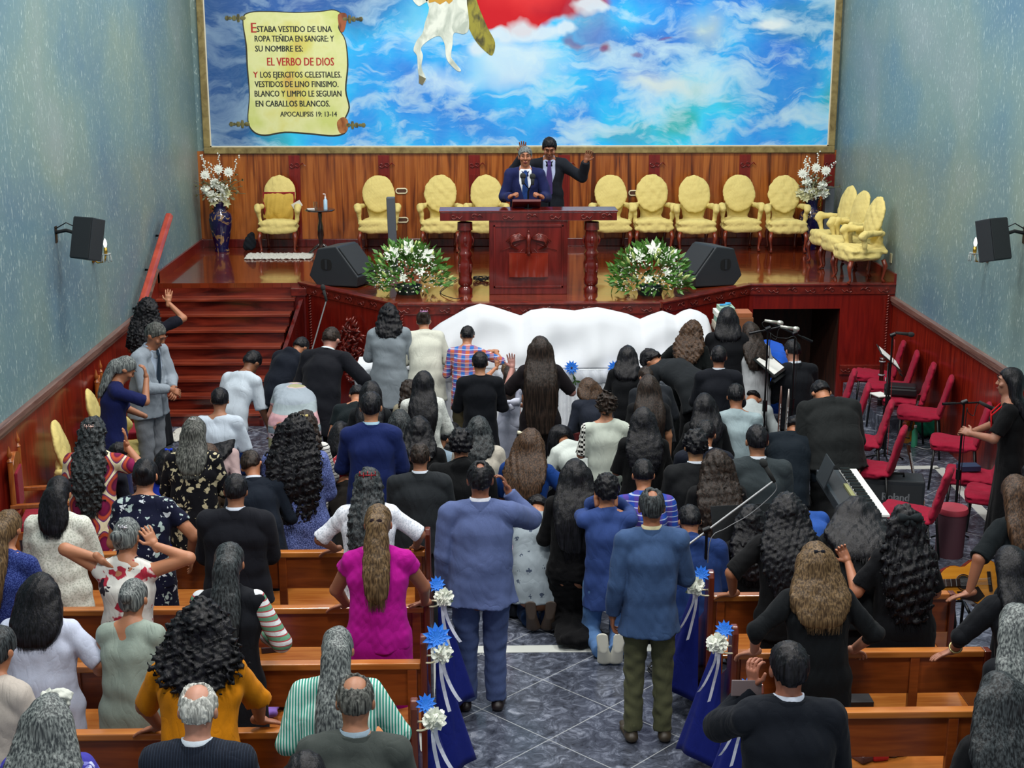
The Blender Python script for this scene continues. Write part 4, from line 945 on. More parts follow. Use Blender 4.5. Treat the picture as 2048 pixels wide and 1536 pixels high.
def letters(txt, u0, u1, v, hpx, mat, dep=.010, parent=None, name='lettering'):
    cu = bpy.data.curves.new(name, 'FONT'); cu.body = txt; cu.size = 1; cu.extrude = .0; cu.offset = 0; cu.resolution_u = 2
    t = bpy.data.objects.new(name, cu); COL.objects.link(t); dg = bpy.context.evaluated_depsgraph_get(); dg.update()
    me = bpy.data.meshes.new_from_object(t.evaluated_get(dg)); bpy.data.objects.remove(t); bpy.data.curves.remove(cu)
    co = np.zeros(len(me.vertices)*3); me.vertices.foreach_get('co', co); co = co.reshape(-1, 3)
    mn, mx = co.min(0), co.max(0); p0 = rel(mp_(u0, v)); p1 = rel(mp_(u1, v)); hh = abs((mp_(u0, v-hpx)-mp_(u0, v)).z)
    co2 = np.zeros_like(co); co2[:, 0] = p0.x+(co[:, 0]-mn[0])/(mx[0]-mn[0])*(p1.x-p0.x); co2[:, 2] = p0.z+(co[:, 1]-0)/.70*hh*1.; co2[:, 1] = -dep
    w_ = (p1.x-p0.x)/max(len(txt), 1)*.055; bm = bmesh.new()
    for k in (-1, 0, 1):
        q = co2.copy(); q[:, 0] += k*w_; q[:, 1] -= .0002*(k+1); me.vertices.foreach_set('co', q.ravel()); me.update(); bm.from_mesh(me)
    bm.to_mesh(me); bm.free(); me.materials.clear(); return mk(name, me, mat, ml)
letters('E', 503, 513, 65, 20, RED); letters('STABA VESTIDO DE UNA', 514, 664, 64, 12, BLK); letters('ROPA TEÑIDA EN SANGRE: Y', 510, 668, 83, 12, BLK)
letters('SU NOMBRE ES:', 511, 606, 103, 12, BLK); letters('EL VERBO DE DIOS', 535, 668, 131, 16, RED)
letters('Y', 507, 516, 155, 12, RED); letters('LOS EJERCITOS CELESTIALES.', 521, 683, 155, 12, BLK); letters('VESTIDOS DE LINO FINISIMO.', 510, 677, 174, 12, BLK)
letters('BLANCO Y LIMPIO LE SEGUIAN', 510, 683, 193, 12, BLK); letters('EN CABALLOS BLANCOS.', 512, 660, 213, 12, BLK); letters('APOCALIPSIS 19: 13-14', 561, 674, 233, 10, BLK)
# ------------------------------------------------------------------ furniture and things on the stage
YEL = fabric('dcca80', 'plain'); LEGW = wood('chair_leg_wood', '4a150c', '8a3a22', .3, (6, 6, 2), .3)
def sdfmesh(fn, lo, hi, h, name): 
    f = F3(lo, hi, h); fn(f); return np_mesh([f.mesh()], name)
def armchair_cover(seed):
    def fn(f):
        f.ell((0, -.10, .46), (0, -.06, .66), (.15, .045), (.20, .045), k=0); f.ellipsoid((0, -.045, .80), (.235, .05, .27), [(1, 0, 0), (0, .97, -.24), (0, .24, .97)], .02)   # oval back
        f.ell((0, -.12, .40), (0, .34, .42), (.24, .055), (.275, .06), (1, 0, 0), k=.03)
        f.ell((0, -.02, .345), (0, .34, .335), (.265, .062), (.285, .068), (1, 0, 0), k=.04)
        for s in (-1, 1):
            f.cone((s*.22, -.06, .63), (s*.285, .20, .64), .034, .046, .02); f.cone((s*.285, .20, .64), (s*.28, .24, .60), .046, .044, .02); f.cone((s*.28, .22, .62), (s*.26, .18, .42), .038, .03, .02)
        f.plane((0, 0, .285), (0, 0, -1)); f.noise(.0035, .16, seed); f.noise(.0016, .05, seed+1)
    return sdfmesh(fn, (-.42, -.28, .24), (.42, .52, 1.14), .0125, 'cover')
def cab_leg(mb, x, y, top=.34, sy=1):
    mb.tube([(x, y, top), (x*1.06, y+sy*.03, top-.08), (x*1.02, y+sy*.02, .14), (x*.98, y, .06), (x*1.02, y+sy*.03, .018)], [.03, .032, .02, .016, .026], 8)
CV = [armchair_cover(11+i) for i in range(3)]
def armchair(loc, rz, label, i, yc=None):
    o = empty('covered_armchair', loc, rz, label, 'armchair', 'yellow covered armchairs'); mk('seat_cover', CV[i % 3], YEL, o)
    for (x, y, sy) in ((-.24, .34, 1), (.24, .34, 1), (-.20, -.10, -1), (.20, -.10, -1)):
        mb = MB(); cab_leg(mb, x, y, .30, sy); mb.build('leg', LEGW, o, smooth=True)
    return o
PI = math.pi
chs = [(560, 350, 'yellow covered armchair holding the red piped cushion'), (757, 350, 'yellow covered armchair behind the tall grey column speaker'), (881, 349, 'yellow covered armchair partly behind the pulpit, third from the left vase'),
       (972, 350, 'yellow covered armchair half hidden by the pulpit and the preaching man'), (1222, 350, 'yellow covered armchair just beyond the right pulpit column'), (1305, 350, 'yellow covered armchair behind the right flower basket, wall outlet beside its back'),
       (1390, 352, 'yellow covered armchair behind the right monitor speaker, third right of the pulpit'), (1480, 350, 'yellow covered armchair with creased back, second from the corner vase'), (1571, 352, 'yellow covered armchair at the end of the back row beside the right vase')]
for i, (u, v, lb) in enumerate(chs):
    p = atZ(u, v, ZS+1.06); armchair((p.x, min(p.y, 20.2)-.02, ZS), PI, lb, i)
for i, (u, v, lb) in enumerate(((1690, 372, 'yellow covered armchair against the right wall, farthest of three'), (1716, 381, 'yellow covered armchair against the right wall, middle of three'), (1745, 394, 'yellow covered armchair against the right wall, nearest the stage front'))):
    p = atZ(u, v, ZS+1.06); armchair((min(p.x, XR-.22), p.y, ZS), R(100), lb, i)
p0 = atZ(560, 350, ZS+1.06)
def fn(f): f.ell((0, -.09, .50), (0, -.03, .78), (.19, .07), (.21, .06), k=0); f.noise(.003, .1, 2)
cu = empty('cushion', (p0.x+.0, p0.y-.19, ZS+.17), PI, 'yellow cushion with dark red piping on the leftmost stage armchair', 'cushion')
def fn(f): f.ellipsoid((0, 0, .46), (.22, .085, .20), None, 0); [f.ellipsoid((sx*.15, 0, .46+sz*.13), (.09, .04, .08), None, .05) for sx in (-1, 1) for sz in (-1, 1)]; f.noise(.004, .1, 5)
mk('cushion_cover', sdfmesh(fn, (-.3, -.15, .2), (.3, .15, .72), .011, 'cushion'), fabric('c9a84e'), cu)
mb = MB(); cc = [(-.20, .28), (-.21, .46), (-.215, .655), (0, .645), (.215, .655), (.21, .46), (.20, .28)]
mb.tube([(x, 0.01, z) for x, z in cc], .022, 8); mb.build('piping', fabric('8a2a28'), cu, smooth=True)
mb = MB(); mb.box((0, 0, .0), (.09, .012, .15), (R(20), R(60), 0)); o = mb.build('leaflet', plain('white_paper', 'e4e4e0', .6)); o.location = (p0.x+.26, p0.y-.26, ZS+.66); tag(o, 'white leaflet resting on the arm of the leftmost armchair', 'paper')
# round side table
q = atZ(642, 416, ZS+.66); t = empty('side_table', (q.x, q.y-.15, ZS), 0, 'small round dark side table between the first two armchairs', 'table')
DK = wood('ebony', '120c0c', '2a1c1a', .2, (4, 4, 1), .6)
mb = MB(); mb.lathe([(.0, .64), (.20, .64), (.212, .652), (.20, .665), (0, .665)], n=28); mb.build('tabletop', DK, t, smooth=True, auto=40)
mb = MB(); mb.lathe([(.02, .64), (.03, .60), (.022, .5), (.04, .42), (.045, .3), (.025, .2), (.035, .14), (.03, .10)], n=16); mb.build('pedestal', DK, t, smooth=True)
for k in range(3):
    a = k*2.094+PI/2+3.14; mb = MB(); mb.tube([(.02*math.cos(a), .02*math.sin(a), .16), (.12*math.cos(a), .12*math.sin(a), .10), (.22*math.cos(a), .22*math.sin(a), .016)], [.03, .022, .016], 8); mb.build('leg', DK, t, smooth=True)
def bottle(x, y, z, lab, col, capc, h=.18, r=.028, cap='pump'):
    o = empty('bottle', (x, y, z), 0, lab, 'bottle'); mb = MB(); mb.lathe([(.0, 0), (r, 0), (r, h*.68), (r*.5, h*.78), (r*.4, h*.85), (0, h*.85)], n=16); mb.build('bottle_body', plain('plastic'+col, col, .15, trans=.0), o, smooth=True, auto=50)
    mb = MB(); mb.lathe([(0, h*.85), (r*.45, h*.85), (r*.45, h*.95), (0, h*.95)], n=12)
    if cap == 'pump': mb.tube([(0, 0, h*.9), (0, 0, h*1.15), (-.03, 0, h*1.15)], .006, 6)
    mb.build('cap', plain('cap'+capc, capc, .3), o, smooth=True, auto=40); return o
bottle(q.x+.08, q.y-.15, ZS+.665, 'pump bottle of pale blue sanitiser on the side table', 'a9c9e0', 'f0f0f0')
gl = MB(); gl.lathe([(0, 0), (.028, 0), (.033, .10), (.030, .10), (.025, .008), (0, .008)], n=18); o = gl.build('drinking_glass', plain('clear_glass', 'eef4f4', .03, trans=1), smooth=True, auto=60); o.location = (q.x-.06, q.y-.14, ZS+.665); tag(o, 'clear drinking glass on the round side table', 'glass')
mb = MB(); mb.box((0, 0, .006), (.10, .07, .012), (0, 0, .3)); o = mb.build('folded_napkin', plain('white_paper', 'e4e4e0', .6), bevel=.003); o.location = (q.x-.12, q.y-.2, ZS+.666); tag(o, 'small folded white napkin beside the glass on the side table', 'napkin')
# fluffy white mats
def rug(x0, x1, y0, y1, z, lab):
    def fn(f): f.ell((x0+.05, (y0+y1)/2, z+.012), (x1-.05, (y0+y1)/2, z+.012), ((y1-y0)/2, .018), ((y1-y0)/2, .018), (0, 1, 0), k=0); f.noise(.006, .03, 4, 8); f.plane((0, 0, z+.002), (0, 0, -1))
    o = mk('shaggy_rug', sdfmesh(fn, (x0-.05, y0-.05, z-.02), (x1+.05, y1+.05, z+.07), .012, 'rug'), fabric('c9c8c0')); return tag(o, lab, 'rug')
a = atZ(482, 520, ZS); b = atZ(636, 506, ZS); rug(a.x, b.x, a.y, a.y+.5, ZS, 'shaggy white mat in front of the leftmost stage armchair')
a = atZ(345, 885, 0); rug(a.x-.1, a.x+.75, a.y, a.y+.55, 0, 'shaggy white mat on the floor at the foot of the stairs')
a = atZ(560, 902, 0); rug(a.x+.4, a.x+1.3, 14.0, 14.6, 0, 'shaggy white mat where the kneelers bow near the stage front')
# dark bag beside the armchair
def fn(f): f.ell((0, 0, .05), (.03, 0, .22), (.10, .06), (.05, .03), k=0); f.noise(.006, .1, 8)
a = atZ(497, 503, ZS); o = mk('bag', sdfmesh(fn, (-.2, -.15, -.05), (.2, .15, .35), .012, 'bag'), fabric('1c2228')); o.location = (a.x, a.y+.1, ZS+.015); tag(o, 'slumped black bag on the stage beside the leftmost armchair', 'bag')
# vases with white flowers
BLUE = None
def vasemat():
    m, nt, b = newmat('cobalt_glaze'); mp = coords(nt); n = N(nt, 'ShaderNodeTexNoise', ins={'Scale': 6., 'Detail': 4, 'Distortion': 2.}); nt.links.new(mp.outputs[0], n.inputs['Vector'])
    r = ramp(nt, [(.50, '14123a'), (.55, '1b1748'), (.57, '7a6040'), (.64, '8a6a48')]); nt.links.new(n.outputs[0], r.inputs[0]); nt.links.new(r.outputs[0], b.inputs['Base Color']); b.inputs['Roughness'].default_value = .12; return m
VM = vasemat()
def petals(mb, c, d, n, L, w, open_=.7, tipdrop=.3, seed=0):
    c = Vector(c); d = Vector(d).normalized(); a = d.orthogonal().normalized(); b = d.cross(a)
    for i in range(n):
        th = 6.283*i/n+seed; r = a*math.cos(th)+b*math.sin(th); s = d.cross(r)
        p0 = c; p1 = c+(r*open_+d*(1-open_))*L*.55+d*.0; p2 = c+(r*open_*1.1+d*(1-open_-tipdrop*.4))*L
        vs = [p0-s*w*.15, p0+s*w*.15, p1-s*w*.5, p1+d*w*-.12, p1+s*w*.5, p2]
        mb.add(vs, [(0, 2, 3), (0, 3, 1), (1, 3, 4), (2, 5, 3), (3, 5, 4)])
def mum(mb, c, r, seed):
    rr = random.Random(seed); c = Vector(c)
    for k in range(46):
        d = Vector((rr.gauss(0, 1), rr.gauss(-.5, 1), rr.gauss(.3, 1))).normalized(); a = d.orthogonal().normalized(); p = c+d*r*.35; q = c+d*r
        mb.add([p-a*r*.12, p+a*r*.12, q+a*r*.16, q+d*r*.12, q-a*r*.16], [(0, 1, 2, 3, 4)])
    mb.tube([c-Vector((0, 0, r*.55)), c, c+Vector((0, 0, r*.55))], [r*.3, r*.62, r*.3], 8)
WF = plain('white_petal', 'e2e6dc', .6); GF = plain('leaf_green', '35591f', .5); CF = plain('cream_petal', 'dcdcae', .6)
def vase(u, v, lab, seed, flab):
    b = atZ(u, v, ZS); b.y = min(b.y, 20.05); b.x = max(XL+.36, min(b.x, XR-.42)); o = empty('floor_vase', (b.x, b.y, ZS), 0, lab, 'vase'); mb = MB()
    mb.lathe([(0, 0), (.10, 0), (.105, .03), (.09, .06), (.115, .16), (.15, .34), (.165, .46), (.15, .54), (.095, .58), (.085, .64), (.10, .74), (.115, .78), (.10, .78), (.07, .70), (0, .70)], n=28); mb.build('vase_body', VM, o, smooth=True, auto=50)
    for s in (-1, 1):
        mb = MB(); mb.tube([(s*.09, 0, .60), (s*.14, 0, .63), (s*.125, 0, .67), (s*.15, 0, .70), (s*.10, 0, .73)], .012, 6); mb.build('handle', plain('gilt', 'b8903a', .25, .9), o, smooth=True)
    rr = random.Random(seed); fl = empty('flower_arrangement', (b.x, b.y, ZS+.74), 0, flab, 'flowers'); g = MB(); 
    for k in range(60):
        d = Vector((rr.gauss(0, .5), rr.gauss(-.2, .25), abs(rr.gauss(.5, .4))+.1)).normalized()*rr.uniform(.15, .45); g.tube([(0, 0, -.02), d*.5+Vector((0, 0, .06)), d], .004, 4)
        petals(g, d*rr.uniform(.5, 1), d, 2, .09, .035, .6, seed=k)
    g.build('stems_and_leaves', plain('dry_stem', '6a6a4a', .6), fl)
    for k in range(6):
        mbx = MB(); c = (rr.uniform(-.17, .17), -.06-rr.uniform(0, .08), rr.uniform(.05, .26)); mum(mbx, c, rr.uniform(.06, .085), k+seed); mbx.build('chrysanthemum', WF, fl)
    for k, (x, z) in enumerate(((-.17, .36), (.16, .40), (.02, .44))):
        mbx = MB(); petals(mbx, (x, -.08, z), (0, -1, .2), 12, .075, .035, .95, .1); mbx.tube([(x, -.07, z), (x, -.095, z)], .02, 8); mbx.build('daisy', WF, fl)
    for k in range(6):
        mbx = MB(); petals(mbx, (rr.uniform(-.2, .2), -.1, rr.uniform(-.04, .14)), (rr.uniform(-.5, .5), -1, -.2), 6, .10, .045, .7, .2); mbx.build('lily', CF, fl)
    for k in range(5):
        mbx = MB(); x = rr.uniform(-.22, .30); zt = rr.uniform(.5, .66)
        for j in range(16):
            t = j/15; c = Vector((x*(.5+t*.6)+rr.uniform(-.02, .02), rr.uniform(-.04, .04), .2+(zt-.2)*t)); mbx.tube([c, c+Vector((0, -.012, .012)), c+Vector((0, 0, .026))], [.004, .014, .004], 5)
        mbx.build('blossom_spray', WF, fl)
vase(444, 498, 'tall cobalt blue and gold floor vase at the left of the stage', 5, 'white chrysanthemums, lilies and blossom sprays in the left vase')
vase(1632, 484, 'cobalt blue and gold floor vase in the right corner behind armchairs', 9, 'white chrysanthemums and blossom sprays in the right corner vase')
# pulpit
PW = wood('pulpit_mahogany', '4a0f0a', '74201a', .2, (7, 7, 1), .6, n1=2.)
pc = atZ(1058, 600, ZS); py = 16.55
def ux(u, z): return atY(u, 500, py).x
pu = empty('pulpit', (ux(1057, 0), py, ZS), 0, 'carved mahogany pulpit with dove and open book reliefs on the stage', 'pulpit')
zt = atY(1057, 424, py).z-ZS; zb = atY(1057, 441, py).z-ZS; hx_ = (ux(1233, 0)-ux(881, 0))/2; bw = (ux(1136, 0)-ux(979, 0))/2
mb = MB(); mb.b2(-hx_, hx_, -.02, .34, zb, zt); mb.b2(-hx_-.01, hx_+.01, -.03, .35, zt, zt+.02); mb.build('desk_top', PW, pu, bevel=.006)
for (x0_, x1_) in ((-hx_+.04, -bw-.06), (-bw+.05, bw-.05), (bw+.06, hx_-.04)):
    mb = MB(); scrolls(mb, (x0_, -.02), (x1_, -.02), (zb+zt)/2, .085, .008); mb.build('carved_pattern', CARV, pu, smooth=True)
mb = MB(); mb.b2(-bw, bw, .0, .30, .0, zb); mb.build('front_panel', PW, pu, bevel=.008)
mb = MB()
for (x0_, x1_, z0_, z1_) in ((-bw+.05, bw-.05, zb-.075, zb-.05), (-bw+.05, bw-.05, .08, .105), (-bw+.05, -bw+.075, .08, zb-.05), (bw-.075, bw-.05, .08, zb-.05)): mb.b2(x0_, x1_, -.012, .0, z0_, z1_)
mb.build('panel_moulding', PW, pu, bevel=.004)
mb = MB(); zc = zb-.27
mb.tube([(0, -.02, zc+.12), (0, -.04, zc+.06), (0, -.035, zc-.0), (0, -.02, zc-.05), (0, -.01, zc-.13)], [.014, .028, .022, .02, .05], 10); mb.lathe([(0, -.02), (.018, 0), (0, .02)], (0, -.035, zc+.14), 8)
for s in (-1, 1):
    for k in range(8): mb.tube([(s*.03, -.03, zc+.06), (s*(.12+.010*k), -.04, zc+.115-.012*k), (s*(.20+.002*k), -.03, zc+.09-.018*k), (s*(.27-.022*k), -.02, zc+.02-.014*k)], [.010, .013, .010, .004], 6)
    mb.tube([(s*.10, -.014, zc-.0), (s*.34, -.012, zc-.09)], .004, 5); mb.tube([(s*.06, -.014, zc-.06), (s*.20, -.012, zc-.22)], .003, 5)
mb.build('dove_relief', CARV, pu, smooth=True)
mb = MB(); z0_, z1_ = .22, .50
def pg(a, b): # curved open pages
    s = 1 if a < .5 else -1; t = abs(a-.5)*2; x = (a-.5)*.46; return (x, -.03-.035*math.sin(t*PI)*1-.01, z0_+(z1_-z0_)*b)
mb.grid(pg, 21, 2); mb.b2(-.235, .235, -.03, 0, z0_-.01, z1_+.005); mb.build('open_book_relief', wood('book_wood', '6a1c10', '8e3020', .15, (1, 1, 1), .7), pu, smooth=True, auto=30)
for s, nm in ((-1, 'left'), (1, 'right')):
    cx = (ux(930, 0) if s < 0 else ux(1184, 0))-pu.location.x; c = MB()
    pr = [(0, 0), (.085, 0), (.088, .06), (.06, .1), (.085, .13), (.088, .19), (.075, .22), (.085, .30), (.09, .42), (.07, .5), (.085, .53), (.085, .57), (.065, .6), (.085, .68), (.088, .78), (.07, .86), (.083, .9), (.06, .95), (.09, .99), (.095, zb), (0, zb)]
    zs_ = zb/1.03; pr = [(r_, min(z_*zs_, zb)) for r_, z_ in pr]
    c.lathe(pr, (cx, .12, 0), 28, fl=lambda th, z: .035*math.cos(6*th+z*4)*(1 if .22 < z/zs_ < .9 else 0)); 
    for k in range(16):
        th = k*.79; z_ = (.36 if k % 2 else .74)*zs_; c.tube([(cx+.088*math.cos(th), .12-.088*abs(math.sin(th)), z_-.05), (cx+.1*math.cos(th), .12-.1*abs(math.sin(th)), z_), (cx+.088*math.cos(th), .12-.088*abs(math.sin(th)), z_+.05)], [.006, .014, .006], 5)
    c.build('column', PW, pu, smooth=True, auto=60)
mb = MB(); mb.box((0, 0, .04), (.34, .22, .03), (R(-25), 0, 0)); o = mb.build('book', plain('maroon_book', '5a1016', .5), bevel=.004); o.location = (pu.location.x-.02, py+.18, ZS+zt+.04); tag(o, 'maroon book lying open on top of the pulpit', 'book')
# microphones: gooseneck pair, boom stands
CHR = plain('black_metal', '15171a', .35, .5); STL = plain('steel', '8a8d90', .35, .35)
def micmesh(mb, a, d, r=.022, L=.16):
    a = Vector(a); d = Vector(d).normalized(); mb.tube([a-d*L, a-d*.02], [r*.55, r*.7], 10); mb.tube([a-d*.03, a-d*.015, a+d*.01, a+d*.03, a+d*.036], [r*.7, r, r*1.05, r*.7, r*.2], 12)
ms = empty('gooseneck_microphones_stand', (pu.location.x, py+.16, ZS+zt+.02), 0, 'black double gooseneck microphone standing on the pulpit', 'microphone')
m1 = atY(1046, 352, py+.1)-ms.location; m2 = atY(1065, 353, py+.1)-ms.location
mb = MB(); mb.tube([(0, 0, 0), (0, 0, .01)], .05, 14); mb.tube([(0, 0, 0), (.0, 0, .2), (.01, 0, m1.z-.16)], .011, 8); mb.build('stand_post', CHR, ms, smooth=True, auto=50)
for i, m in enumerate((m1, m2)):
    mb = MB(); mb.tube([(.01, 0, m1.z-.16), ((m.x+.01)/2, -.01, m.z-.12), m-Vector((0, 0, .06))], .006, 6); mb.build('gooseneck', CHR, ms, smooth=True)
    mb = MB(); micmesh(mb, m, (0, .35, 1), .034, .1); mb.build('microphone_head', plain('foam', '1c1f20', .9), ms, smooth=True)
def micstand(base, top, micp, micd, lab, boomc=CHR, cable=None, micc=None, r=.013, tail=.2, legs=.28, name='microphone_stand'):
    """tripod, pole, boom, microphone"""
    b = Vector(base); o = empty(name, b, 0, lab, 'microphone stand'); T = Vector(top)-b; M = Vector(micp)-b
    for k in range(3):
        a = k*2.094+.5; mb = MB(); mb.tube([(0, 0, .12), (math.cos(a)*legs, math.sin(a)*legs, .012)], .009, 6); mb.build('leg', CHR, o, smooth=True)
    mb = MB(); mb.tube([(0, 0, .08), (0, 0, T.z*.5)], r, 10); mb.tube([(0, 0, T.z*.48), (0, 0, T.z)], r*.75, 10); mb.tube([(0, 0, T.z*.46), (0, 0, T.z*.53)], r*1.8, 10); mb.build('pole', CHR, o, smooth=True, auto=50)
    Tp = Vector((0, 0, T.z)); Mb = M-Vector(micd).normalized()*.15; d = (Mb-Tp); d2 = d.normalized()
    if d.length > .12: mb = MB(); mb.tube([Tp-d2*tail, Mb], .008, 8); mb.tube([Tp-d2*tail, Tp-d2*(tail-.12)], .013, 8); mb.build('boom', boomc, o, smooth=True, auto=50)
    mb = MB(); mb.tube([Tp-Vector((.025, 0, .0)), Tp+Vector((.025, 0, .02))], .022, 8); mb.build('clutch', CHR, o, smooth=True, auto=50)
    mb = MB(); micmesh(mb, M, micd, .026); mb.build('microphone', micc or plain('foam', '1c1f20', .9), o, smooth=True)
    if cable:
        kp = [Mb, Mb-Vector((0, 0, .05))-Vector(micd)*.03, Mb*.66+Tp*.34-Vector((0, 0, .12)), Mb*.3+Tp*.7-Vector((0, 0, .09)), Tp+Vector((.02, -.02, -.08)), Vector((.025, 0, T.z*.5)), Vector((.03, 0, .1))]; q = []
        for i in range(len(kp)-1):
            p0, p1, p2, p3 = kp[max(i-1, 0)], kp[i], kp[i+1], kp[min(i+2, len(kp)-1)]
            for t in (0, .2, .4, .6, .8): q.append(.5*((2*p1)+(p2-p0)*t+(2*p0-5*p1+4*p2-p3)*t*t+(3*p1-3*p2+p3-p0)*t**3))
        mb = MB(); mb.tube(q+[kp[-1]], .0035, 6); mb.build('cable', plain('cable', cable, .5), o, smooth=True)
    return o
def crossed(*pts, r=.005, name='cable', lab='', cat='cable', col='101214'):
    mb = MB(); n = len(pts); P_ = [Vector(p) for p in pts]; q = []
    for i in range(n-1):
        p0, p1, p2, p3 = P_[max(i-1, 0)], P_[i], P_[i+1], P_[min(i+2, n-1)]
        for t in (0, .2, .4, .6, .8): q.append(.5*((2*p1)+(p2-p0)*t+(2*p0-5*p1+4*p2-p3)*t*t+(3*p1-3*p2+p3-p0)*t**3))
    q.append(P_[-1]); mb.tube(q, r, 6); return tag(mb.build(name, plain('cable', col, .45), smooth=True), lab, cat)
def coil(c, r, n, lab, ry=.6, col='101214', h=.05):
    rr = random.Random(int(c[0]*100)); pts = []
    for i in range(n*8):
        th = i*PI/4; k = r*(.75+.3*rr.random()); pts.append((c[0]+k*math.cos(th), c[1]+k*ry*math.sin(th), c[2]+.008+rr.random()*h))
    return crossed(*pts, lab=lab, col=col, name='coiled_cable')
# monitors and speakers
GRY = plain('speaker_black', '24292e', .5); GR2 = plain('speaker_grille', '22262a', .75)
def monitor(u, v, lab, s, rz):
    p = atZ(u, v, ZS); o = empty('stage_monitor_speaker', (p.x, p.y+.22, ZS), rz, lab, 'speaker'); mb = MB()
    out = [(-.34, .02), (.22, .0), (.33, .12), (.20, .46), (-.06, .50), (-.36, .14)]
    mb.prism([(-.25, y, z) for y, z in out], (.50, 0, 0)); mb.build('cabinet', GRY, o, bevel=.014)
    sx = -1 if s > 0 else 1; mb = MB(); n = 20; mb.prism([(sx*.249, .08+.075*math.cos(6.283*i/n)**3*0+(.055+.02)*(abs(math.cos(6.283*i/n))**.6)*(1 if math.cos(6.283*i/n) > 0 else -1), .27+.07*(abs(math.sin(6.283*i/n))**.6)*(1 if math.sin(6.283*i/n) > 0 else -1)) for i in range(n)], (sx*.006, 0, 0)); mb.build('handle_recess', plain('recess', '050709', .9), o)
    mb = MB(); mb.b2(min(sx*.256, sx*.262), max(sx*.256, sx*.262), .065, .095, .21, .33); mb.build('handle_grip', GRY, o)
    mb = MB(); d = Vector((0, -.30, .36)); mb.prism([(-.23, -.345, .165), (.23, -.345, .165), (.23, -.085, .48), (-.23, -.085, .48)], (0, -.010, .008)); mb.build('grille', GR2, o); return o
monitor(682, 573, 'black wedge monitor speaker left of the left flower basket', 1, R(66)); monitor(1422, 573, 'black wedge monitor speaker right of the right flower basket', -1, R(-66))
p = atZ(790, 560, ZS); p = atY(788, 480, 18.2); cs = empty('column_speaker', (p.x, 18.2, ZS), 0, 'slim tall dark grey column speaker on the stage left of the pulpit', 'speaker'); zt_ = atY(784, 394, 18.2).z-ZS
mb = MB(); mb.box((-.02, 0, zt_/2), (.11, .10, zt_), (0, R(-1.5), 0)); mb.build('cabinet', plain('grey_plastic', '4a5058', .5), cs, bevel=.012); mb = MB(); mb.b2(-.12, .12, -.12, .12, 0, .03); mb.build('foot', GRY, cs, bevel=.005)
p = atY(1657, 400, 20.1); mb = MB(); mb.box((0, 0, .45), (.13, .16, .9)); o = mb.build('small_speaker', plain('grey_plastic', '4a5058', .5), bevel=.01); o.location = (p.x, 20.1, ZS); tag(o, 'small grey speaker cabinet between the right vase and the wall', 'speaker')
def wallspeaker(x, u, v, s, lab):
    p = atX(u, v, x+s*.32); o = empty('wall_speaker', p, 0, lab, 'speaker'); mb = MB()
    M_ = Euler((R(-14), 0, R(-s*28))).to_matrix()*.8
    vs = []
    for z in (-.25, .25):
        for (a, b) in ((-.15, -.13), (.15, -.13), (.10, .14), (-.10, .14)): vs.append(M_ @ Vector((a, b, z)))
    mb.add(vs, [(3, 2, 1, 0), (4, 5, 6, 7), (0, 1, 5, 4), (1, 2, 6, 5), (2, 3, 7, 6), (3, 0, 4, 7)]); mb.build('cabinet', GRY, o, bevel=.008)
    mb = MB(); vs = [M_ @ Vector(q) for q in ((-.14, -.137, -.235), (.14, -.137, -.235), (.14, -.137, .235), (-.14, -.137, .235))]; mb.prism(vs, M_ @ Vector((0, -.006, 0))); mb.build('grille', GR2, o)
    mb = MB(); mb.tube([(-s*.08, .02, .04), (-s*.22, .03, .08), (-s*.32, .03, .06)], .018, 8); mb.box((-s*.325, .03, .04), (.02, .07, .16)); mb.tube([(-s*.10, .02, .1), (-s*.2, -.02, .16), (-s*.31, 0, .1)], .006, 6); mb.build('wall_bracket', CHR, o, smooth=True, auto=40)
wallspeaker(XL, 178, 478, 1, 'black box speaker bracketed to the left wall'); wallspeaker(XR, 1984, 480, -1, 'black box speaker bracketed to the right wall')
def sconce(x, u, v, s, lab):
    p = atX(u, v, x+s*.14); o = empty('wall_sconce', p, 0, lab, 'lamp'); BR = plain('brass', 'b08a3a', .25, .9)
    mb = MB(); mb.lathe([(.0, -.06), (.012, -.055), (.02, -.03), (.018, .02), (0, .02)], n=12); mb.build('candle_holder', BR, o, smooth=True)
    mb = MB(); mb.lathe([(0, .02), (.012, .025), (.02, .055), (.014, .09), (.003, .115), (0, .116)], n=12); mb.build('bulb', plain('bulb_glass', 'f4f4ee', .2, emis=1.2), o, smooth=True)
    mb = MB(); mb.tube([(0, 0, -.06), (-s*.02, 0, -.13), (-s*.09, 0, -.14), (-s*.14, 0, -.10)], .009, 8); mb.lathe([(0, -.01), (.045, -.006), (.045, .006), (0, .01)], (-s*.135, 0, -.1), 12, 'x'); mb.build('arm', BR, o, smooth=True)
    mb = MB(); mb.lathe([(.01, -.065), (.05, -.05), (.055, -.04), (.01, -.05)], n=16)
    for k in range(7): a = k*.9; mb.tube([(.05*math.cos(a), .05*math.sin(a), -.055), (.055*math.cos(a), .055*math.sin(a), -.13)], [.003, .008], 6)
    mb.build('crystal_drops', plain('crystal', 'dfe6e4', .08, trans=.6), o, smooth=True)
sconce(XL, 211, 499, 1, 'brass candle sconce with crystal drops on the left wall'); sconce(XR, 1950, 497, -1, 'brass candle sconce with crystal drops on the right wall')
p = atX(1782, 516, XR-.01); mb = MB(); mb.box((0, 0, 0), (.012, .075, .12)); tag(mb.build('light_switch', plain('ivory', 'c8c49c', .4), bevel=.003), 'ivory switch plate on the right wall beside the stage', 'switch').location = p
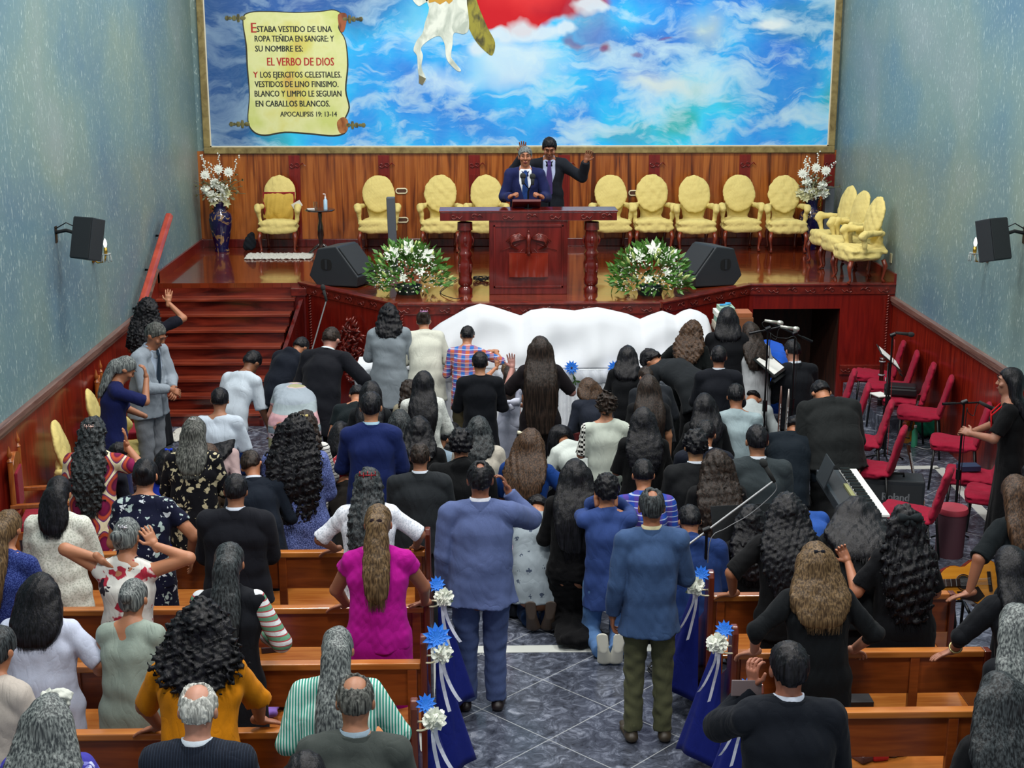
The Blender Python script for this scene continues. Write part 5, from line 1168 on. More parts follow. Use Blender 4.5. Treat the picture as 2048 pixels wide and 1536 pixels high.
for u, v, lb in ((803, 382, 'ivory oval outlet on the back panelling, the upper one right of the column speaker'), (805, 440, 'ivory oval outlet on the back panelling, the lower one right of the column speaker'), (1269, 386, 'ivory oval outlet on the back panelling right of the pulpit')):
    p = atY(u, v, YB-.05); o = empty('wall_outlet', p, 0, lb, 'outlet', None); mb = MB(); n = 20
    pts = [Vector(((.045 if math.cos(6.283*i/n) > 0 else -.045)+.035*math.cos(6.283*i/n), 0, .035*math.sin(6.283*i/n))) for i in range(n)]; mb.tube(pts+[pts[0]], .011, 6); mb.build('rim', plain('ivory', 'd8d2b0', .4), o, smooth=True)
    mb = MB(); mb.box((0, .005, 0), (.12, .008, .04)); mb.build('socket', plain('socket_brown', '4a2c1c', .5), o)
# handrail
a = atX(338, 432, XL+.13); b = atX(286, 600, XL+.13); hr = empty('handrail', a, 0, 'thick red wooden handrail on the left wall above the stairs', 'handrail'); d = b-a; d = d*1.25
mb = MB(); mb.tube([(0, 0, 0), d], .055, 6); mb.build('rail', wood('handrail_wood', '8e2c1c', 'b04630', .3, (3, 1, 3), .3), hr, bevel=.01)
for t in (.12, .45, .8): mb = MB(); q = d*t; mb.tube([q+Vector((0, 0, -.04)), q+Vector((-.05, 0, -.10)), q+Vector((-.125, 0, -.10))], .014, 8); mb.build('bracket', CHR, hr, smooth=True)
# flower baskets at the stage edge
def basket(u, v, seed, lab):
    p = atZ(u, v, ZS); o = empty('flower_basket', (p.x, p.y+.12, ZS), 0, lab, 'flowers'); rr = random.Random(seed)
    mb = MB(); mb.lathe([(0, 0), (.14, 0), (.17, .10), (.15, .10), (.13, .02), (0, .02)], n=20); mb.build('container', plain('dark_green_tray', '16302a', .3), o, smooth=True, auto=40)
    G1 = plain('bright_leaf_green', '4a7a2e', .45); G2 = plain('pale_bud', 'b4c478', .5)
    mb = MB()
    for k in range(900):
        th = rr.uniform(0, 6.283); el = rr.uniform(-.15, 1.45); r_ = rr.uniform(.35, 1.0)**.5
        d = Vector((math.cos(th)*math.cos(el)*.50, math.sin(th)*math.cos(el)*.34, math.sin(el)*.46+.04)); c = d*r_+Vector((0, 0, .10)); dn = d.normalized(); L_ = rr.uniform(.07, .13); a = dn.cross(Vector((rr.gauss(0, 1), rr.gauss(0, 1), rr.gauss(0, 1)))).normalized()
        t_ = (dn+Vector((rr.gauss(0, .5), rr.gauss(0, .5), rr.gauss(0, .35)))).normalized(); w_ = L_*.2
        mb.add([c, c+t_*L_*.5+a*w_, c+t_*L_, c+t_*L_*.5-a*w_, c+t_*L_*.5+dn*w_*.3], [(0, 1, 4), (1, 2, 4), (2, 3, 4), (3, 0, 4)])
    tag(mb.build('foliage', G1, o), kind='stuff')
    mb = MB()
    for k in range(420):
        th = rr.uniform(0, 6.283); el = rr.uniform(-.1, 1.2); d = Vector((math.cos(th)*math.cos(el)*.36, math.sin(th)*math.cos(el)*.30-.02, math.sin(el)*.40+.08))*rr.uniform(1.02, 1.22)
        s_ = rr.uniform(.008, .014); mb.lathe([(0, -s_), (s_, 0), (0, s_)], d+Vector((0, 0, .03)), 5)
    tag(mb.build('tiny_white_blossom', WF, o), kind='stuff')
    for k in range(34):
        th = rr.uniform(0, 6.283); el = rr.uniform(.0, 1.4); d = Vector((math.cos(th)*math.cos(el)*.50, math.sin(th)*math.cos(el)*.36, math.sin(el)*.48+.10)); dn = d.normalized()+Vector((0, 0, .3)); dn.normalize()
        mbx = MB(); L_ = rr.uniform(.09, .12); mbx.tube([d-dn*L_*.4, d, d+dn*L_*.4, d+dn*L_*.6], [.006, .019, .014, .003], 7); mbx.build('lily_bud', G2, o, smooth=True)
    for (x, z, dx) in ((0.02, .52, 0), (-.17, .44, -.3), (.23, .44, .3), (-.05, .18, 0), (.16, .26, .2)):
        mbx = MB(); sz = .12 if z > .3 else .07; petals(mbx, (x, -.26 if z < .3 else -.12, z+.05), (dx, -.9, .45), 6, sz, sz*.45, .85, .15, rr.random()); mbx.tube([(x, -.27 if z < .3 else -.13, z+.05), (x+dx*.02, -.30 if z < .3 else -.17, z+.07)], .006, 5); mbx.build('lily', WF, o)
basket(816, 590, 3, 'white lily and greenery basket at the stage edge left of the pulpit'); basket(1302, 592, 8, 'white lily and greenery basket at the stage edge right of the pulpit')
c = atZ(962, 562, ZS); coil(c, .10, 6, 'coiled black cable on the stage left of the pulpit'); a = atZ(880, 585, ZS); b = atZ(925, 600, ZS); cc = atZ(915, 560, ZS)
crossed((cc.x, cc.y, ZS+.01), (a.x, a.y, ZS+.01), (b.x-.1, b.y, ZS+.02), (b.x, b.y+.1, ZS+.01), lab='loose black cable on the stage by the left pulpit column'); c = atZ(742, 570, ZS); coil(c, .12, 4, 'black cable loops behind the left monitor speaker')
# mic leaning at the left of the stage front
b_ = Vector((-1.9, 15.45, 0)); micstand(b_, (b_.x, b_.y, 1.0), atY(646, 575, 15.6), (-.25, .2, 1), 'microphone on a boom stand rising in front of the left stage panel', STL, tail=.15)
# ------------------------------------------------------------------ long draped table below the stage
tb = empty('draped_table', (.5, 15.3, 0), 0, 'long table with a gathered white skirt below the stage', 'table'); tx0, tx1 = -1.38, 2.58
CLW = fabric('dfe4ea', 'plain')
def skirt(u_, w_):
    x = tx0+(tx1-tx0)*u_; return (x-.5, -.30-.018*math.sin(x*46)-.012*math.sin(x*97+1)-(1-w_)*.05, .20+(.66-0)*w_)
mb = MB(); mb.grid(skirt, 380, 5); mb.build('skirt', CLW, tb, smooth=True)
def swag(u_, w_):
    x = tx0+(tx1-tx0)*u_; return (x-.5, -.335-.02*math.sin(w_*PI)-.01*math.sin(x*60+w_*3), .76+.13*w_+.02*math.cos((x*2.1+.5)*PI)*(1-w_))
mb = MB(); mb.grid(swag, 200, 6); mb.build('valance', fabric('d4dae4'), tb, smooth=True)
mb = MB(); mb.b2(tx0-.5, tx1-.5, -.32, .36, .86, .90); mb.build('tabletop', CLW, tb, bevel=.01)
mb = MB(); mb.b2(tx0-.4, tx1-.6, -.2, .3, .18, .86); mb.build('frame_box', plain('board', '55504a', .7), tb)
mb = MB(); mb.b2(-.9, 2.3, 14.9, 15.85, 0, .19); tag(mb.build('low_platform', REDD, bevel=.01), 'low dark red platform under the white draped table', 'platform')
for u, v, lb in ((1143, 735, 'blue daisy pinned to the table skirt, the left one'), (1229, 735, 'blue daisy pinned to the table skirt beside the dark-haired kneeler'), (1332, 722, 'blue daisy mostly hidden at the right of the table skirt')):
    p = atY(u, v, 14.93); o = empty('artificial_daisy', p, 0, lb, 'flower', 'blue daisies on the table skirt'); mb = MB(); petals(mb, (0, 0, 0), (0, -1, .1), 12, .075, .035, 1, .05); petals(mb, (0, -.008, 0), (0, -1, .1), 10, .055, .03, .9, .05, .3); mb.build('petals', plain('blue_petal', '2a7ee8', .5), o)
    mb = MB(); mb.lathe([(0, -.02), (.012, -.016), (.012, 0), (0, 0)], n=10, axis='y'); mb.build('flower_centre', plain('dark_centre', '3a2c40', .7), o)
    mb = MB(); mb.tube([(0, .01, -.02), (.03, .005, -.12), (.05, 0, -.2)], .006, 5); petals(mb, (.04, 0, -.15), (.2, -1, -.3), 3, .09, .03, .8); mb.build('stem', GF, o)
# white sheet thrown over instruments stacked on the table
RIDGE = [(862, 660), (880, 646), (905, 632), (935, 615), (960, 607), (985, 612), (1015, 622), (1042, 631), (1062, 620), (1090, 616), (1125, 618), (1150, 621), (1172, 617), (1196, 614), (1225, 620), (1255, 627), (1282, 638), (1300, 630), (1326, 621), (1352, 631), (1366, 622), (1382, 617), (1400, 622), (1416, 632), (1424, 660)]
rx_, rz_ = zip(*[(atY(u, v, 15.42).x, atY(u, v, 15.42).z) for u, v in RIDGE])
def sheet(u_, w_):
    x = rx_[0]+(rx_[-1]-rx_[0])*u_; e = min(u_, 1-u_); zt = float(np.interp(x, rx_, rz_)); sm = .03*math.sin(x*9)+.015*math.sin(x*23+1)
    sx = .10*(.5-u_)*2*(1-min(1, e*12)) if e < .08 else 0
    if w_ < .25: t = w_/.25; return (x, 15.62-.10*t+.0, .91+(zt-.93)*math.sin(t*PI/2))
    if w_ < .5: t = (w_-.25)/.25; return (x, 15.52-.24*t, zt-.02+.02*math.sin(t*PI)-.10*t*t)
    t = (w_-.5)/.5; zf = zt-.12
    return (x+sx*t-.05*math.sin(x*3+2)*t*(1-t), 15.28-.29*t**.8+(sm+.035*math.sin(x*6+t*4))*math.sin(t*PI)*.9, zf+(.905-zf)*t-.03*math.sin(t*PI))
mb = MB(); mb.grid(sheet, 150, 44)
o = mb.build('white_dust_sheet', plain('white_linen', 'c6cad0', .9, spec=.1), smooth=True); m_ = o.modifiers.new('thick', 'SOLIDIFY'); m_.thickness = .008; tag(o, 'white dust sheet draped over bulky things on the long table', 'cloth')
def boxy(name, u, v, y, d, col, lab, cat, rz=0, z=None, bev=.004):
    p = atY(u, v, y); mb = MB(); mb.box((0, 0, 0), d, (0, 0, rz)); o = mb.build(name, plain(name, col, .6), bevel=bev); o.location = p if z is None else (p.x, p.y, z); return tag(o, lab, cat)
mb = MB(); mb.b2(-.14, .20, -.3, .3, 0, 1.25); o = mb.build('side_cabinet', plain('brown_board', '5a3a26', .6), bevel=.006); o.location = (2.80, 15.45, 0); tag(o, 'brown side cabinet at the right end of the white draped table', 'cabinet')
for i, (dx, z, w_, d_, h_, col, lb) in enumerate(((-.10, 1.02, .22, .30, .09, 'b9b0a0', 'pale box at the bottom of the book stack by the table end'), (-.09, 1.11, .20, .28, .07, '7fa89a', 'green and white striped box in the book stack by the table end'), (-.10, 1.18, .21, .27, .06, 'd9dcd4', 'white box on the book stack by the table end'), (-.08, 1.24, .17, .24, .05, '8fae9a', 'thin green box on top of the book stack by the table end'), (.12, 1.02, .22, .3, .16, '7a4a2a', 'brown wooden box right of the book stack'), (.12, 1.18, .20, .26, .05, '9a5a34', 'flat reddish brown case lying on the brown box'))):
    mb = MB(); mb.b2(-w_/2, w_/2, -d_/2, d_/2, 0, h_-.002); o = mb.build('box', plain('boxc'+col, col, .6), bevel=.004); o.location = (2.84+dx*.9, 15.42, z+.23); tag(o, lb, 'box')
p = atY(1416, 664, 15.15); mb = MB(); mb.lathe([(0, 0), (.05, 0), (.06, .05), (.05, .09), (0, .09)], n=16); o = mb.build('orange_tin', plain('orange_tin', 'c8741c', .35), smooth=True, auto=40); o.location = (2.76, 15.20, 1.251); tag(o, 'orange tin standing beside the stacked boxes at the table end', 'tin')
crossed((2.70, 15.4, 1.532), (2.76, 15.36, 1.545), (2.82, 15.44, 1.54), (2.78, 15.5, 1.532), r=.012, name='ribbon', lab='light blue ribbon lying on top of the stacked boxes', cat='ribbon', col='3a9ad0')
# blue cloth over a small table at the right
def bl(f): f.ell((0, -.12, .62), (0, .12, .62), (.24, .42), (.24, .42), k=0); f.noise(.007, .12, 6, aniso=(1, 1, .3)); f.plane((0, 0, .98), (0, 0, 1)); f.plane((0, 0, .25), (0, 0, -1))
p = atY(1515, 660, 15.9); o = mk('blue_tablecloth', sdfmesh(bl, (-.34, -.5, .2), (.34, .5, 1.05), .014, 'bluecloth'), fabric('1c52b8')); o.location = (3.38, 15.75, 0); tag(o, 'bright blue cloth covering a small table beside the stage opening', 'cloth')
# ------------------------------------------------------------------ red covered chairs, music stands, instruments
REDC = fabric('8e1430'); BKM = plain('black_tube', '101214', .4, .3)
def rc(seed):
    def fn(f):
        f.ell((0, -.20, .50), (0, -.29, .86), (.205, .035), (.185, .032), k=0); f.ell((0, -.19, .455), (0, .22, .475), (.215, .032), (.225, .035), k=.03)
        f.ell((0, -.10, .43), (0, .2, .43), (.215, .04), (.225, .04), k=.03); f.noise(.003, .12, seed); f.noise(.0014, .05, seed)
    return sdfmesh(fn, (-.3, -.40, .36), (.3, .36, .98), .0125, 'redcover')
RCM = [rc(31), rc(35)]
def redchair(u, v, face, lab, i, zt=.89):
    p = atZ(u, v, zt); a = R(face); o = empty('covered_chair', (p.x+math.sin(a)*-.29*1., p.y+math.cos(a)*.29, 0), a, lab, 'chair', 'red covered chairs of the music corner')
    # the top of the back sits .29 behind the centre
    o.location = (min(p.x, XR-.10)-.29*math.sin(a), p.y+.29*math.cos(a), 0)
    mk('seat_cover', RCM[i % 2], REDC, o)
    for (x, y) in ((-.19, .2), (.19, .2), (-.19, -.18), (.19, -.18)):
        mb = MB(); mb.tube([(x, y, .44), (x*1.08, y+(.03 if y > 0 else -.05), .0)], .0115, 8); mb.build('leg', BKM, o, smooth=True)
    return o
RCL = [(1830, 683, 74, 'red covered chair against the right wall nearest the stage'), (1861, 703, 74, 'red covered chair second from the stage along the right wall'), (1886, 727, 74, 'red covered chair with the black case on its seat'),
       (1936, 753, 70, 'red covered chair by the right wall beyond the black case'), (1709, 740, 76, 'red covered chair next to the stage opening'), (1737, 769, 74, 'red covered chair just right of the bent man in dark jacket'), (1783, 803, 74, 'red covered chair in the inner row, nearer than the green bottle'),
       (1808, 855, 66, 'red covered chair behind the keyboard'), (1898, 940, 62, 'red covered chair nearest the pews in front of the amplifier'), (1988, 808, 70, 'red covered chair beside the woman with the red lanyard'), (2020, 868, 70, 'red covered chair with a dark blue book on it behind the lanyard woman'), (2066, 905, 66, 'red covered chair cut off at the right edge of the photo')]
for i, (u, v, fc, lb) in enumerate(RCL): redchair(u, v, fc, lb, i)
def seat_of(i, dx=0, dy=0, z=.51):
    o = [x for x in bpy.data.objects if x.get('label') == RCL[i][3]][0]; a = o.rotation_euler.z; y = .05+dy; return (o.location.x-math.sin(a)*y+math.cos(a)*dx, o.location.y+math.cos(a)*y+math.sin(a)*dx, z), a
l, a = seat_of(2); mb = MB(); mb.box((0, 0, .05), (.24, .36, .09)); mb.box((0, -.02, .10), (.22, .30, .03)); o = mb.build('instrument_case', plain('black_leather', '14161a', .4), bevel=.02); o.location = l; o.rotation_euler.z = a; tag(o, 'black instrument case lying on a red covered chair', 'case')
mb = MB(); mb.box((0, 0, .006), (.15, .2, .01)); o = mb.build('sheet_music', plain('white_paper', 'e4e4e0', .6)); o.location = (l[0]-.24, l[1]-.03, l[2]); o.rotation_euler.z = .3; tag(o, 'white sheets of paper beside the black instrument case', 'paper')
l, a = seat_of(10); mb = MB(); mb.box((0, 0, .025), (.13, .19, .05)); o = mb.build('book', plain('navy_book', '1a2c4a', .5), bevel=.004); o.location = l; o.rotation_euler.z = a+.4; tag(o, 'dark blue book on the red covered chair behind the lanyard woman', 'book')
def floorpt(u, v): return atZ(u, v, 0)
p = floorpt(1828, 893); bottle(p.x, p.y, 0, 'clear bottle of green drink on the floor between the red chairs', '3f9a78', 'dde0e0', .26, .034, 'cap')
p = floorpt(1906, 905); bottle(p.x, p.y, 0, 'clear water bottle on the floor under the red chairs', 'b9c4c8', 'e8e8ea', .24, .034, 'cap')
def fn(f): f.ellipsoid((0, 0, .12), (.16, .12, .12), None, 0); f.noise(.012, .1, 8); f.plane((0, 0, .0), (0, 0, -1))
p = floorpt(1890, 885); o = mk('bag', sdfmesh(fn, (-.25, -.2, -.05), (.25, .2, .3), .014, 'bag2'), fabric('0f5a44')); o.location = (p.x-.12, p.y+.25, 0.005); tag(o, 'green bag on the floor under the right hand row of red chairs', 'bag')
p = floorpt(1845, 850); o = mk('bag', sdfmesh(fn, (-.25, -.2, -.05), (.25, .2, .3), .014, 'bag3'), fabric('1c1e22')); o.location = (p.x-.15, p.y+.1, 0.005); tag(o, 'dark bag on the floor under the chair that carries the black case', 'bag')
def musicstand(u, v, z, lab, rz=0, sheets=True, tilt=55):
    p = atZ(u, v, z); o = empty('music_stand', (p.x, p.y, 0), rz, lab, 'music stand'); mb = MB(); mb.tube([(0, 0, .1), (0, 0, z-.05)], .011, 8); mb.build('pole', CHR, o, smooth=True)
    for k in range(3): a = k*2.094+.3; mb = MB(); mb.tube([(0, 0, .14), (math.cos(a)*.22, math.sin(a)*.22, .01)], .008, 6); mb.build('leg', CHR, o, smooth=True)
    M_ = Euler((R(-90+tilt), 0, 0)).to_matrix(); mb = MB(); mb.box(M_ @ Vector((0, .0, 0))+Vector((0, .0, z)), (.46, .30, .008), Euler((R(90-tilt), 0, 0))); mb.box(Vector((0, -.11, z-.13)), (.46, .04, .012), Euler((R(90-tilt), 0, 0))); mb.build('desk', CHR, o, bevel=.003)
    if sheets: mb = MB(); mb.box(Vector((.0, -.004, z+.006)), (.36, .24, .004), Euler((R(90-tilt), 0, 0))); mb.build('sheet_music', plain('white_paper', 'e4e4e0', .6), o)
    return o
musicstand(1540, 728, 1.12, 'black music stand holding a white sheet near the stage opening', R(62)); musicstand(1778, 716, 1.12, 'dark music stand seen edge-on between the inner and outer red chairs', R(80), True, 50)
musicstand(1485, 1050, 1.0, 'black music stand with lit slots before the first right pew', R(8), False, 25)
p = floorpt(1520, 860); micstand((p.x, 14.1, 0), (p.x, 14.1, atY(1545, 668, 14.1).z), atY(1560, 646, 14.1), (1, -.1, -.15), 'stand with a silver horizontal microphone, the left one near the opening', CHR, '101214', plain('silver_mic', 'b8b8b0', .35, .6))
p2 = atY(1560, 655, 13.8); micstand((p2.x-.12, 13.8, 0), (p2.x-.12, 13.8, p2.z-.02), atY(1592, 658, 13.8), (1, -.1, -.15), 'stand with a silver orange-banded horizontal microphone near the opening', CHR, '101214', plain('silver_mic', 'b8b8b0', .35, .6))
p2 = atY(1795, 668, 14.3); micstand((p2.x-.05, 14.3, 0), (p2.x-.05, 14.3, p2.z-.02), atY(1822, 669, 14.3), (1, -.1, -.1), 'stand with a dark horizontal microphone among the red chairs', CHR, 'a03030')
p2 = atY(1962, 806, 11.9); micstand((p2.x-.15, 11.9, 0), (p2.x-.08, 11.9, p2.z), atY(1990, 820, 11.9), (1, -.1, -.5), 'microphone stand in front of the woman with the red lanyard', CHR, '101214', legs=.2)
bs = atZ(1412, 1140, .62); bs = Vector((atY(1412, 1100, 9.25).x, 9.25, 0)); T_ = atY(1412, 1062, 9.25); M__ = atY(1527, 926, 9.45); micstand(bs, (bs.x, bs.y, T_.z), M__, (-.5, .1, .85), 'tall boom microphone stand with long silver arm behind the first right pew', STL, '6a6c70', None, .014, .38, .3)
p2 = atY(1940, 945, 11.2); 
# keyboard on its stand, amplifier
kz = .80; c0 = atZ(1672, 942, kz); c1 = atZ(1735, 1035, kz); kd = (c1-c0); kl = 1.18; kc = (c0+c1)/2; ang = math.atan2(kd.y, kd.x)
kb = empty('keyboard', (kc.x, kc.y, 0), ang, 'black electronic keyboard with white keys standing beside the red chairs', 'keyboard')
kl = kd.length*1.0
mb = MB(); mb.box((0, .0, kz-.05), (kl+.12, .32, .09)); mb.build('case', GRY, kb, bevel=.01)
mb = MB(); mb.box((0, .10, kz+.012), (kl, .15, .02)); mb.build('white_keys', plain('ivory_keys', 'e6e8e4', .25), kb, bevel=.002)
mb = MB(); n = 50
for i in range(n):
    if i % 7 in (2, 6): continue
    x = -kl/2+kl*(i+1)/n; mb.box((x, .065, kz+.03), (kl/n*.55, .085, .018))
mb.build('black_keys', plain('black_keys', '0c0c0e', .2), kb)
mb = MB(); mb.box((-.0, -.08, kz+.0), (kl, .12, .012), (R(12), 0, 0)); mb.build('control_panel', GR2, kb)
for i in range(14):
    pass
mb = MB(); mb.box((.05, -.02, kz+.03), (.36, .035, .025)); o = mb.build('display', plain('display_olive', '8a8a5c', .4), kb, bevel=.003)
for s in (-1, 1): mb = MB(); mb.tube([(s*.35, -.14, .015), (-s*.35+.0, .14, kz-.1)], .016, 8); mb.build('stand_leg', BKM, kb, smooth=True)
mb = MB(); mb.box((0, 0, 0), (.34, .012, .22), (R(-20), 0, 0)); mb.build('music_rest', GRY, kb, bevel=.003).location = (-.28, -.16, kz+.10)
ap = atZ(1800, 1040, 0); am = empty('amplifier', (ap.x-.06, ap.y+.12, 0), R(-12), 'black combo amplifier with a grille behind the nearest red covered chair', 'amplifier')
az = .40; mb = MB(); mb.b2(-.29, .29, -.13, .15, 0, az); mb.build('cabinet', GRY, am, bevel=.015); mb = MB(); mb.b2(-.265, .265, -.136, -.128, .03, az-.05); mb.build('grille', GR2, am)
bl_ = letters('Roland', 0, 100, 0, 10, plain('silver_lettering', 'b8bcc0', .3, .5), name='brand_lettering'); bl_.parent = am; vs_ = [v.co.copy() for v in bl_.data.vertices]; mnx = min(v.x for v in vs_); mxx = max(v.x for v in vs_); mnz = min(v.z for v in vs_); mxz = max(v.z for v in vs_)
for v in bl_.data.vertices: v.co = (-.10+(v.co.x-mnx)/(mxx-mnx)*.25, -.139, .20+(v.co.z-mnz)/(mxz-mnz)*.075)
mb = MB(); mb.tube([(-.1, 0, az), (-.1, 0, az+.03), (.1, 0, az+.03), (.1, 0, az)], .012, 8); mb.build('handle', CHR, am, smooth=True)
# guitars and wind instruments
def guitar(loc, rot, lab, sc=1., top='b0701c', side='5a2412', name='guitar'):
    o = empty(name, loc, 0, lab, 'guitar'); o.rotation_euler = rot; o.scale = (sc,)*3
    def outl(x): # half width along the body 0..0.48
        t = x/.48; return .19*math.sqrt(max(0, 1-((t-.30)/.34)**2))*(t < .62)*1.0
    n = 40; pts = []
    for i in range(n):
        th = 2*PI*i/n; r = 1; x = .24-.25*math.cos(th); w_ = .165+.035*math.cos(th)-.045*math.cos(2*th+PI)*-1
        w_ = (.175+.03*math.cos(th)-.04*math.cos(2*th)*-0-.055*math.exp(-((x-.29)/.07)**2)); pts.append((x, w_*math.sin(th), 0))
    mb = MB(); mb.prism(pts, (0, 0, .10)); mb.build('body', wood('guitar_side', side, '7a3018', .2, (3, 3, 3), .6), o, smooth=True, auto=40)
    mb = MB(); mb.prism([(x*.985+.003, y*.97, .10) for x, y, z in pts], (0, 0, .004)); mb.build('soundboard', wood('spruce'+top, top, 'c8882c', .2, (1, 8, 1), .5), o)
    mb = MB(); mb.lathe([(0, .105), (.048, .105), (.048, .107), (0, .107)], (.30, 0, 0), 24); mb.build('sound_hole', plain('hole', '0c0808', .9), o)
    mb = MB(); n = 24; q = [(.30+.056*math.cos(6.283*i/n), .056*math.sin(6.283*i/n), .107) for i in range(n+1)]; mb.tube(q, .004, 5); mb.build('rosette', plain('rosette', '3a2010', .4), o)
    mb = MB(); mb.prism([(.20, .03, .105), (.16, .10, .105), (.22, .14, .105), (.34, .11, .105), (.36, .06, .105), (.30, .062, .105), (.25, .045, .105)], (0, 0, .002)); mb.build('pickguard', plain('pickguard', '1a0e0c', .3), o)
    mb = MB(); mb.b2(.33, .86, -.027, .027, .10, .122); mb.build('neck', wood('neckw', '1c1210', '3a2014', .3, (6, 1, 1), .2), o, bevel=.004)
    mb = MB(); mb.b2(.86, 1.02, -.035, .035, .095, .115); mb.build('headstock', wood('neckw', '1c1210', '3a2014', .3), o, bevel=.004)
    mb = MB(); mb.b2(.10, .125, -.07, .07, .104, .115); mb.build('bridge', plain('bridge', '1a0e0c', .4), o, bevel=.003)
    mb = MB(); [mb.tube([(.11, y*.009, .118), (.90, y*.007, .126)], .0012, 4) for y in (-2.5, -1.5, -.5, .5, 1.5, 2.5)]; mb.build('strings', STL, o)
    mb = MB(); [mb.b2(.36+k*.038, .363+k*.038, -.026, .026, .12, .124) for k in range(13)]; mb.build('frets', STL, o)
    return o
g = atY(1914, 1163, 9.25); guitar((g.x+.30, 9.25, g.z-.01), (R(-62), 0, R(184)), 'acoustic guitar with orange top and dark pickguard leaning by the first right pew', 1.)
gst = empty('guitar_stand', (g.x+.02, 9.42, 0), 0, 'black stand that carries the orange-topped acoustic guitar', 'stand')
for s in (-1, 1): mb = MB(); mb.tube([(s*.10, 0, g.z-.22), (s*.14, .12, .0)], .012, 8); mb.tube([(s*.10, 0, g.z-.22), (s*.10, -.17, g.z-.26)], .012, 8); mb.build('leg', CHR, gst, smooth=True)
mb = MB(); mb.tube([(-.12, 0, g.z-.22), (.12, 0, g.z-.22)], .012, 8); mb.build('crossbar', CHR, gst, smooth=True)
g = atZ(1832, 975, .25); guitar((g.x-.02, g.y-.05, .03), (R(28), R(-60), R(100)), 'small brown guitar on the floor behind the amplifier', .62, 'a5662a', name='small_guitar')
def tubeinst(base, top, lab, col, name='clarinet', rings='c0c0c0', r=.016, keys=True):
    b = Vector(base); d = Vector(top)-b; o = empty(name, b, 0, lab, 'instrument'); mb = MB(); mb.tube([d*0, d*.06, d*.12, d*.9, d], [r*2.2, r*1.4, r, r*.9, r*.5], 12); mb.build('tube', col, o, smooth=True)
    mb = MB(); k = Vector((0, -r*1.05, 0)); 
    for i in range(14): t = .15+i*.05; mb.tube([d*t+k, d*(t+.025)+k*1.5], .006, 6)
    mb.tube([d*.15+k*1.3, d*.85+k*1.3], .003, 5); mb.build('keys', STL, o, smooth=True)
    mb = MB(); a = Vector((1, 0, 0)); 
    for k in range(3): th = k*2.094; mb.tube([(0, 0, .06), (.09*math.cos(th), .09*math.sin(th), .0)], .005, 5)
    mb.build('peg_stand', CHR, o, smooth=True); return o
p = atY(1556, 870, 13.05); tubeinst((p.x, 13.05, .03), (p.x+.01, 13.05, atY(1556, 772, 13.05).z), 'slim silver-keyed flute standing upright, the left of two near the stand', plain('brown_wood_pipe', '5a3c34', .35), 'flute', r=.013)
p = atY(1567, 876, 12.9); tubeinst((p.x, 12.9, .03), (p.x+.03, 12.9, atY(1567, 778, 12.9).z), 'silver flute with pink top standing upright, the right of two', plain('silver_pipe', '8c8480', .3, .6), 'flute', r=.015)
p = floorpt(1757, 843); z_ = atY(1762, 715, p.y).z; o = empty('bassoon', (p.x, p.y, 0), 0, 'dark brown bassoon standing upright between the red chairs', 'instrument'); BW = wood('bassoon_maple', '1e0c08', '3e1810', .2, (3, 3, 1), .5)
mb = MB(); mb.lathe([(0, 0), (.035, 0), (.042, .1), (.03, .15), (.032, z_*.5), (.04, z_*.52), (.028, z_*.55), (.026, z_*.9), (.036, z_*.95), (.038, z_), (0, z_)], n=16); mb.build('body', BW, o, smooth=True)
mb = MB(); [mb.lathe([(.037, k), (.041, k+.004), (.041, k+.014), (.037, k+.018)], n=14) for k in (.12, z_*.35, z_*.5, z_*.72, z_*.93)]; mb.tube([(.045, -.02, z_*.2), (.045, -.02, z_*.7)], .006, 6); mb.build('keys', STL, o, smooth=True)
p = floorpt(1795, 890); o = guitar((p.x+.05, p.y, .04), (R(90), R(-75), R(20)), 'reddish brown violin propped upright behind the inner red chairs', .55, '9a4a1c', '4a1a0c', 'violin')
p = floorpt(1905, 1118); z_ = .45; o = empty('stool', (p.x, p.y+.1, 0), 0, 'low round stool with a worn red top near the first right pew', 'stool'); mb = MB(); mb.lathe([(0, z_-.05), (.135, z_-.05), (.14, z_-.03), (.13, z_), (0, z_+.005)], n=28); mb.build('seat', plain('red_vinyl', '9a3442', .45), o, smooth=True, auto=45)
mb = MB(); mb.lathe([(0, .0), (.12, 0), (.13, z_-.05), (0, z_-.05)], n=24); mb.build('base', plain('stool_base', '4a2a34', .6), o, smooth=True, auto=45)
p = floorpt(1370, 1350); coil((p.x-.12, p.y, 0), .15, 7, 'tangled black cables on the aisle floor by the first right pew', .8, h=.07)
p = floorpt(1880, 900); crossed((p.x-.3, p.y+.2, .01), (p.x-.15, p.y, .01), (p.x, p.y+.1, .01), (p.x+.2, p.y-.05, .01), lab='thin white cable on the floor under the red chairs', col='b8b8b8', r=.004)
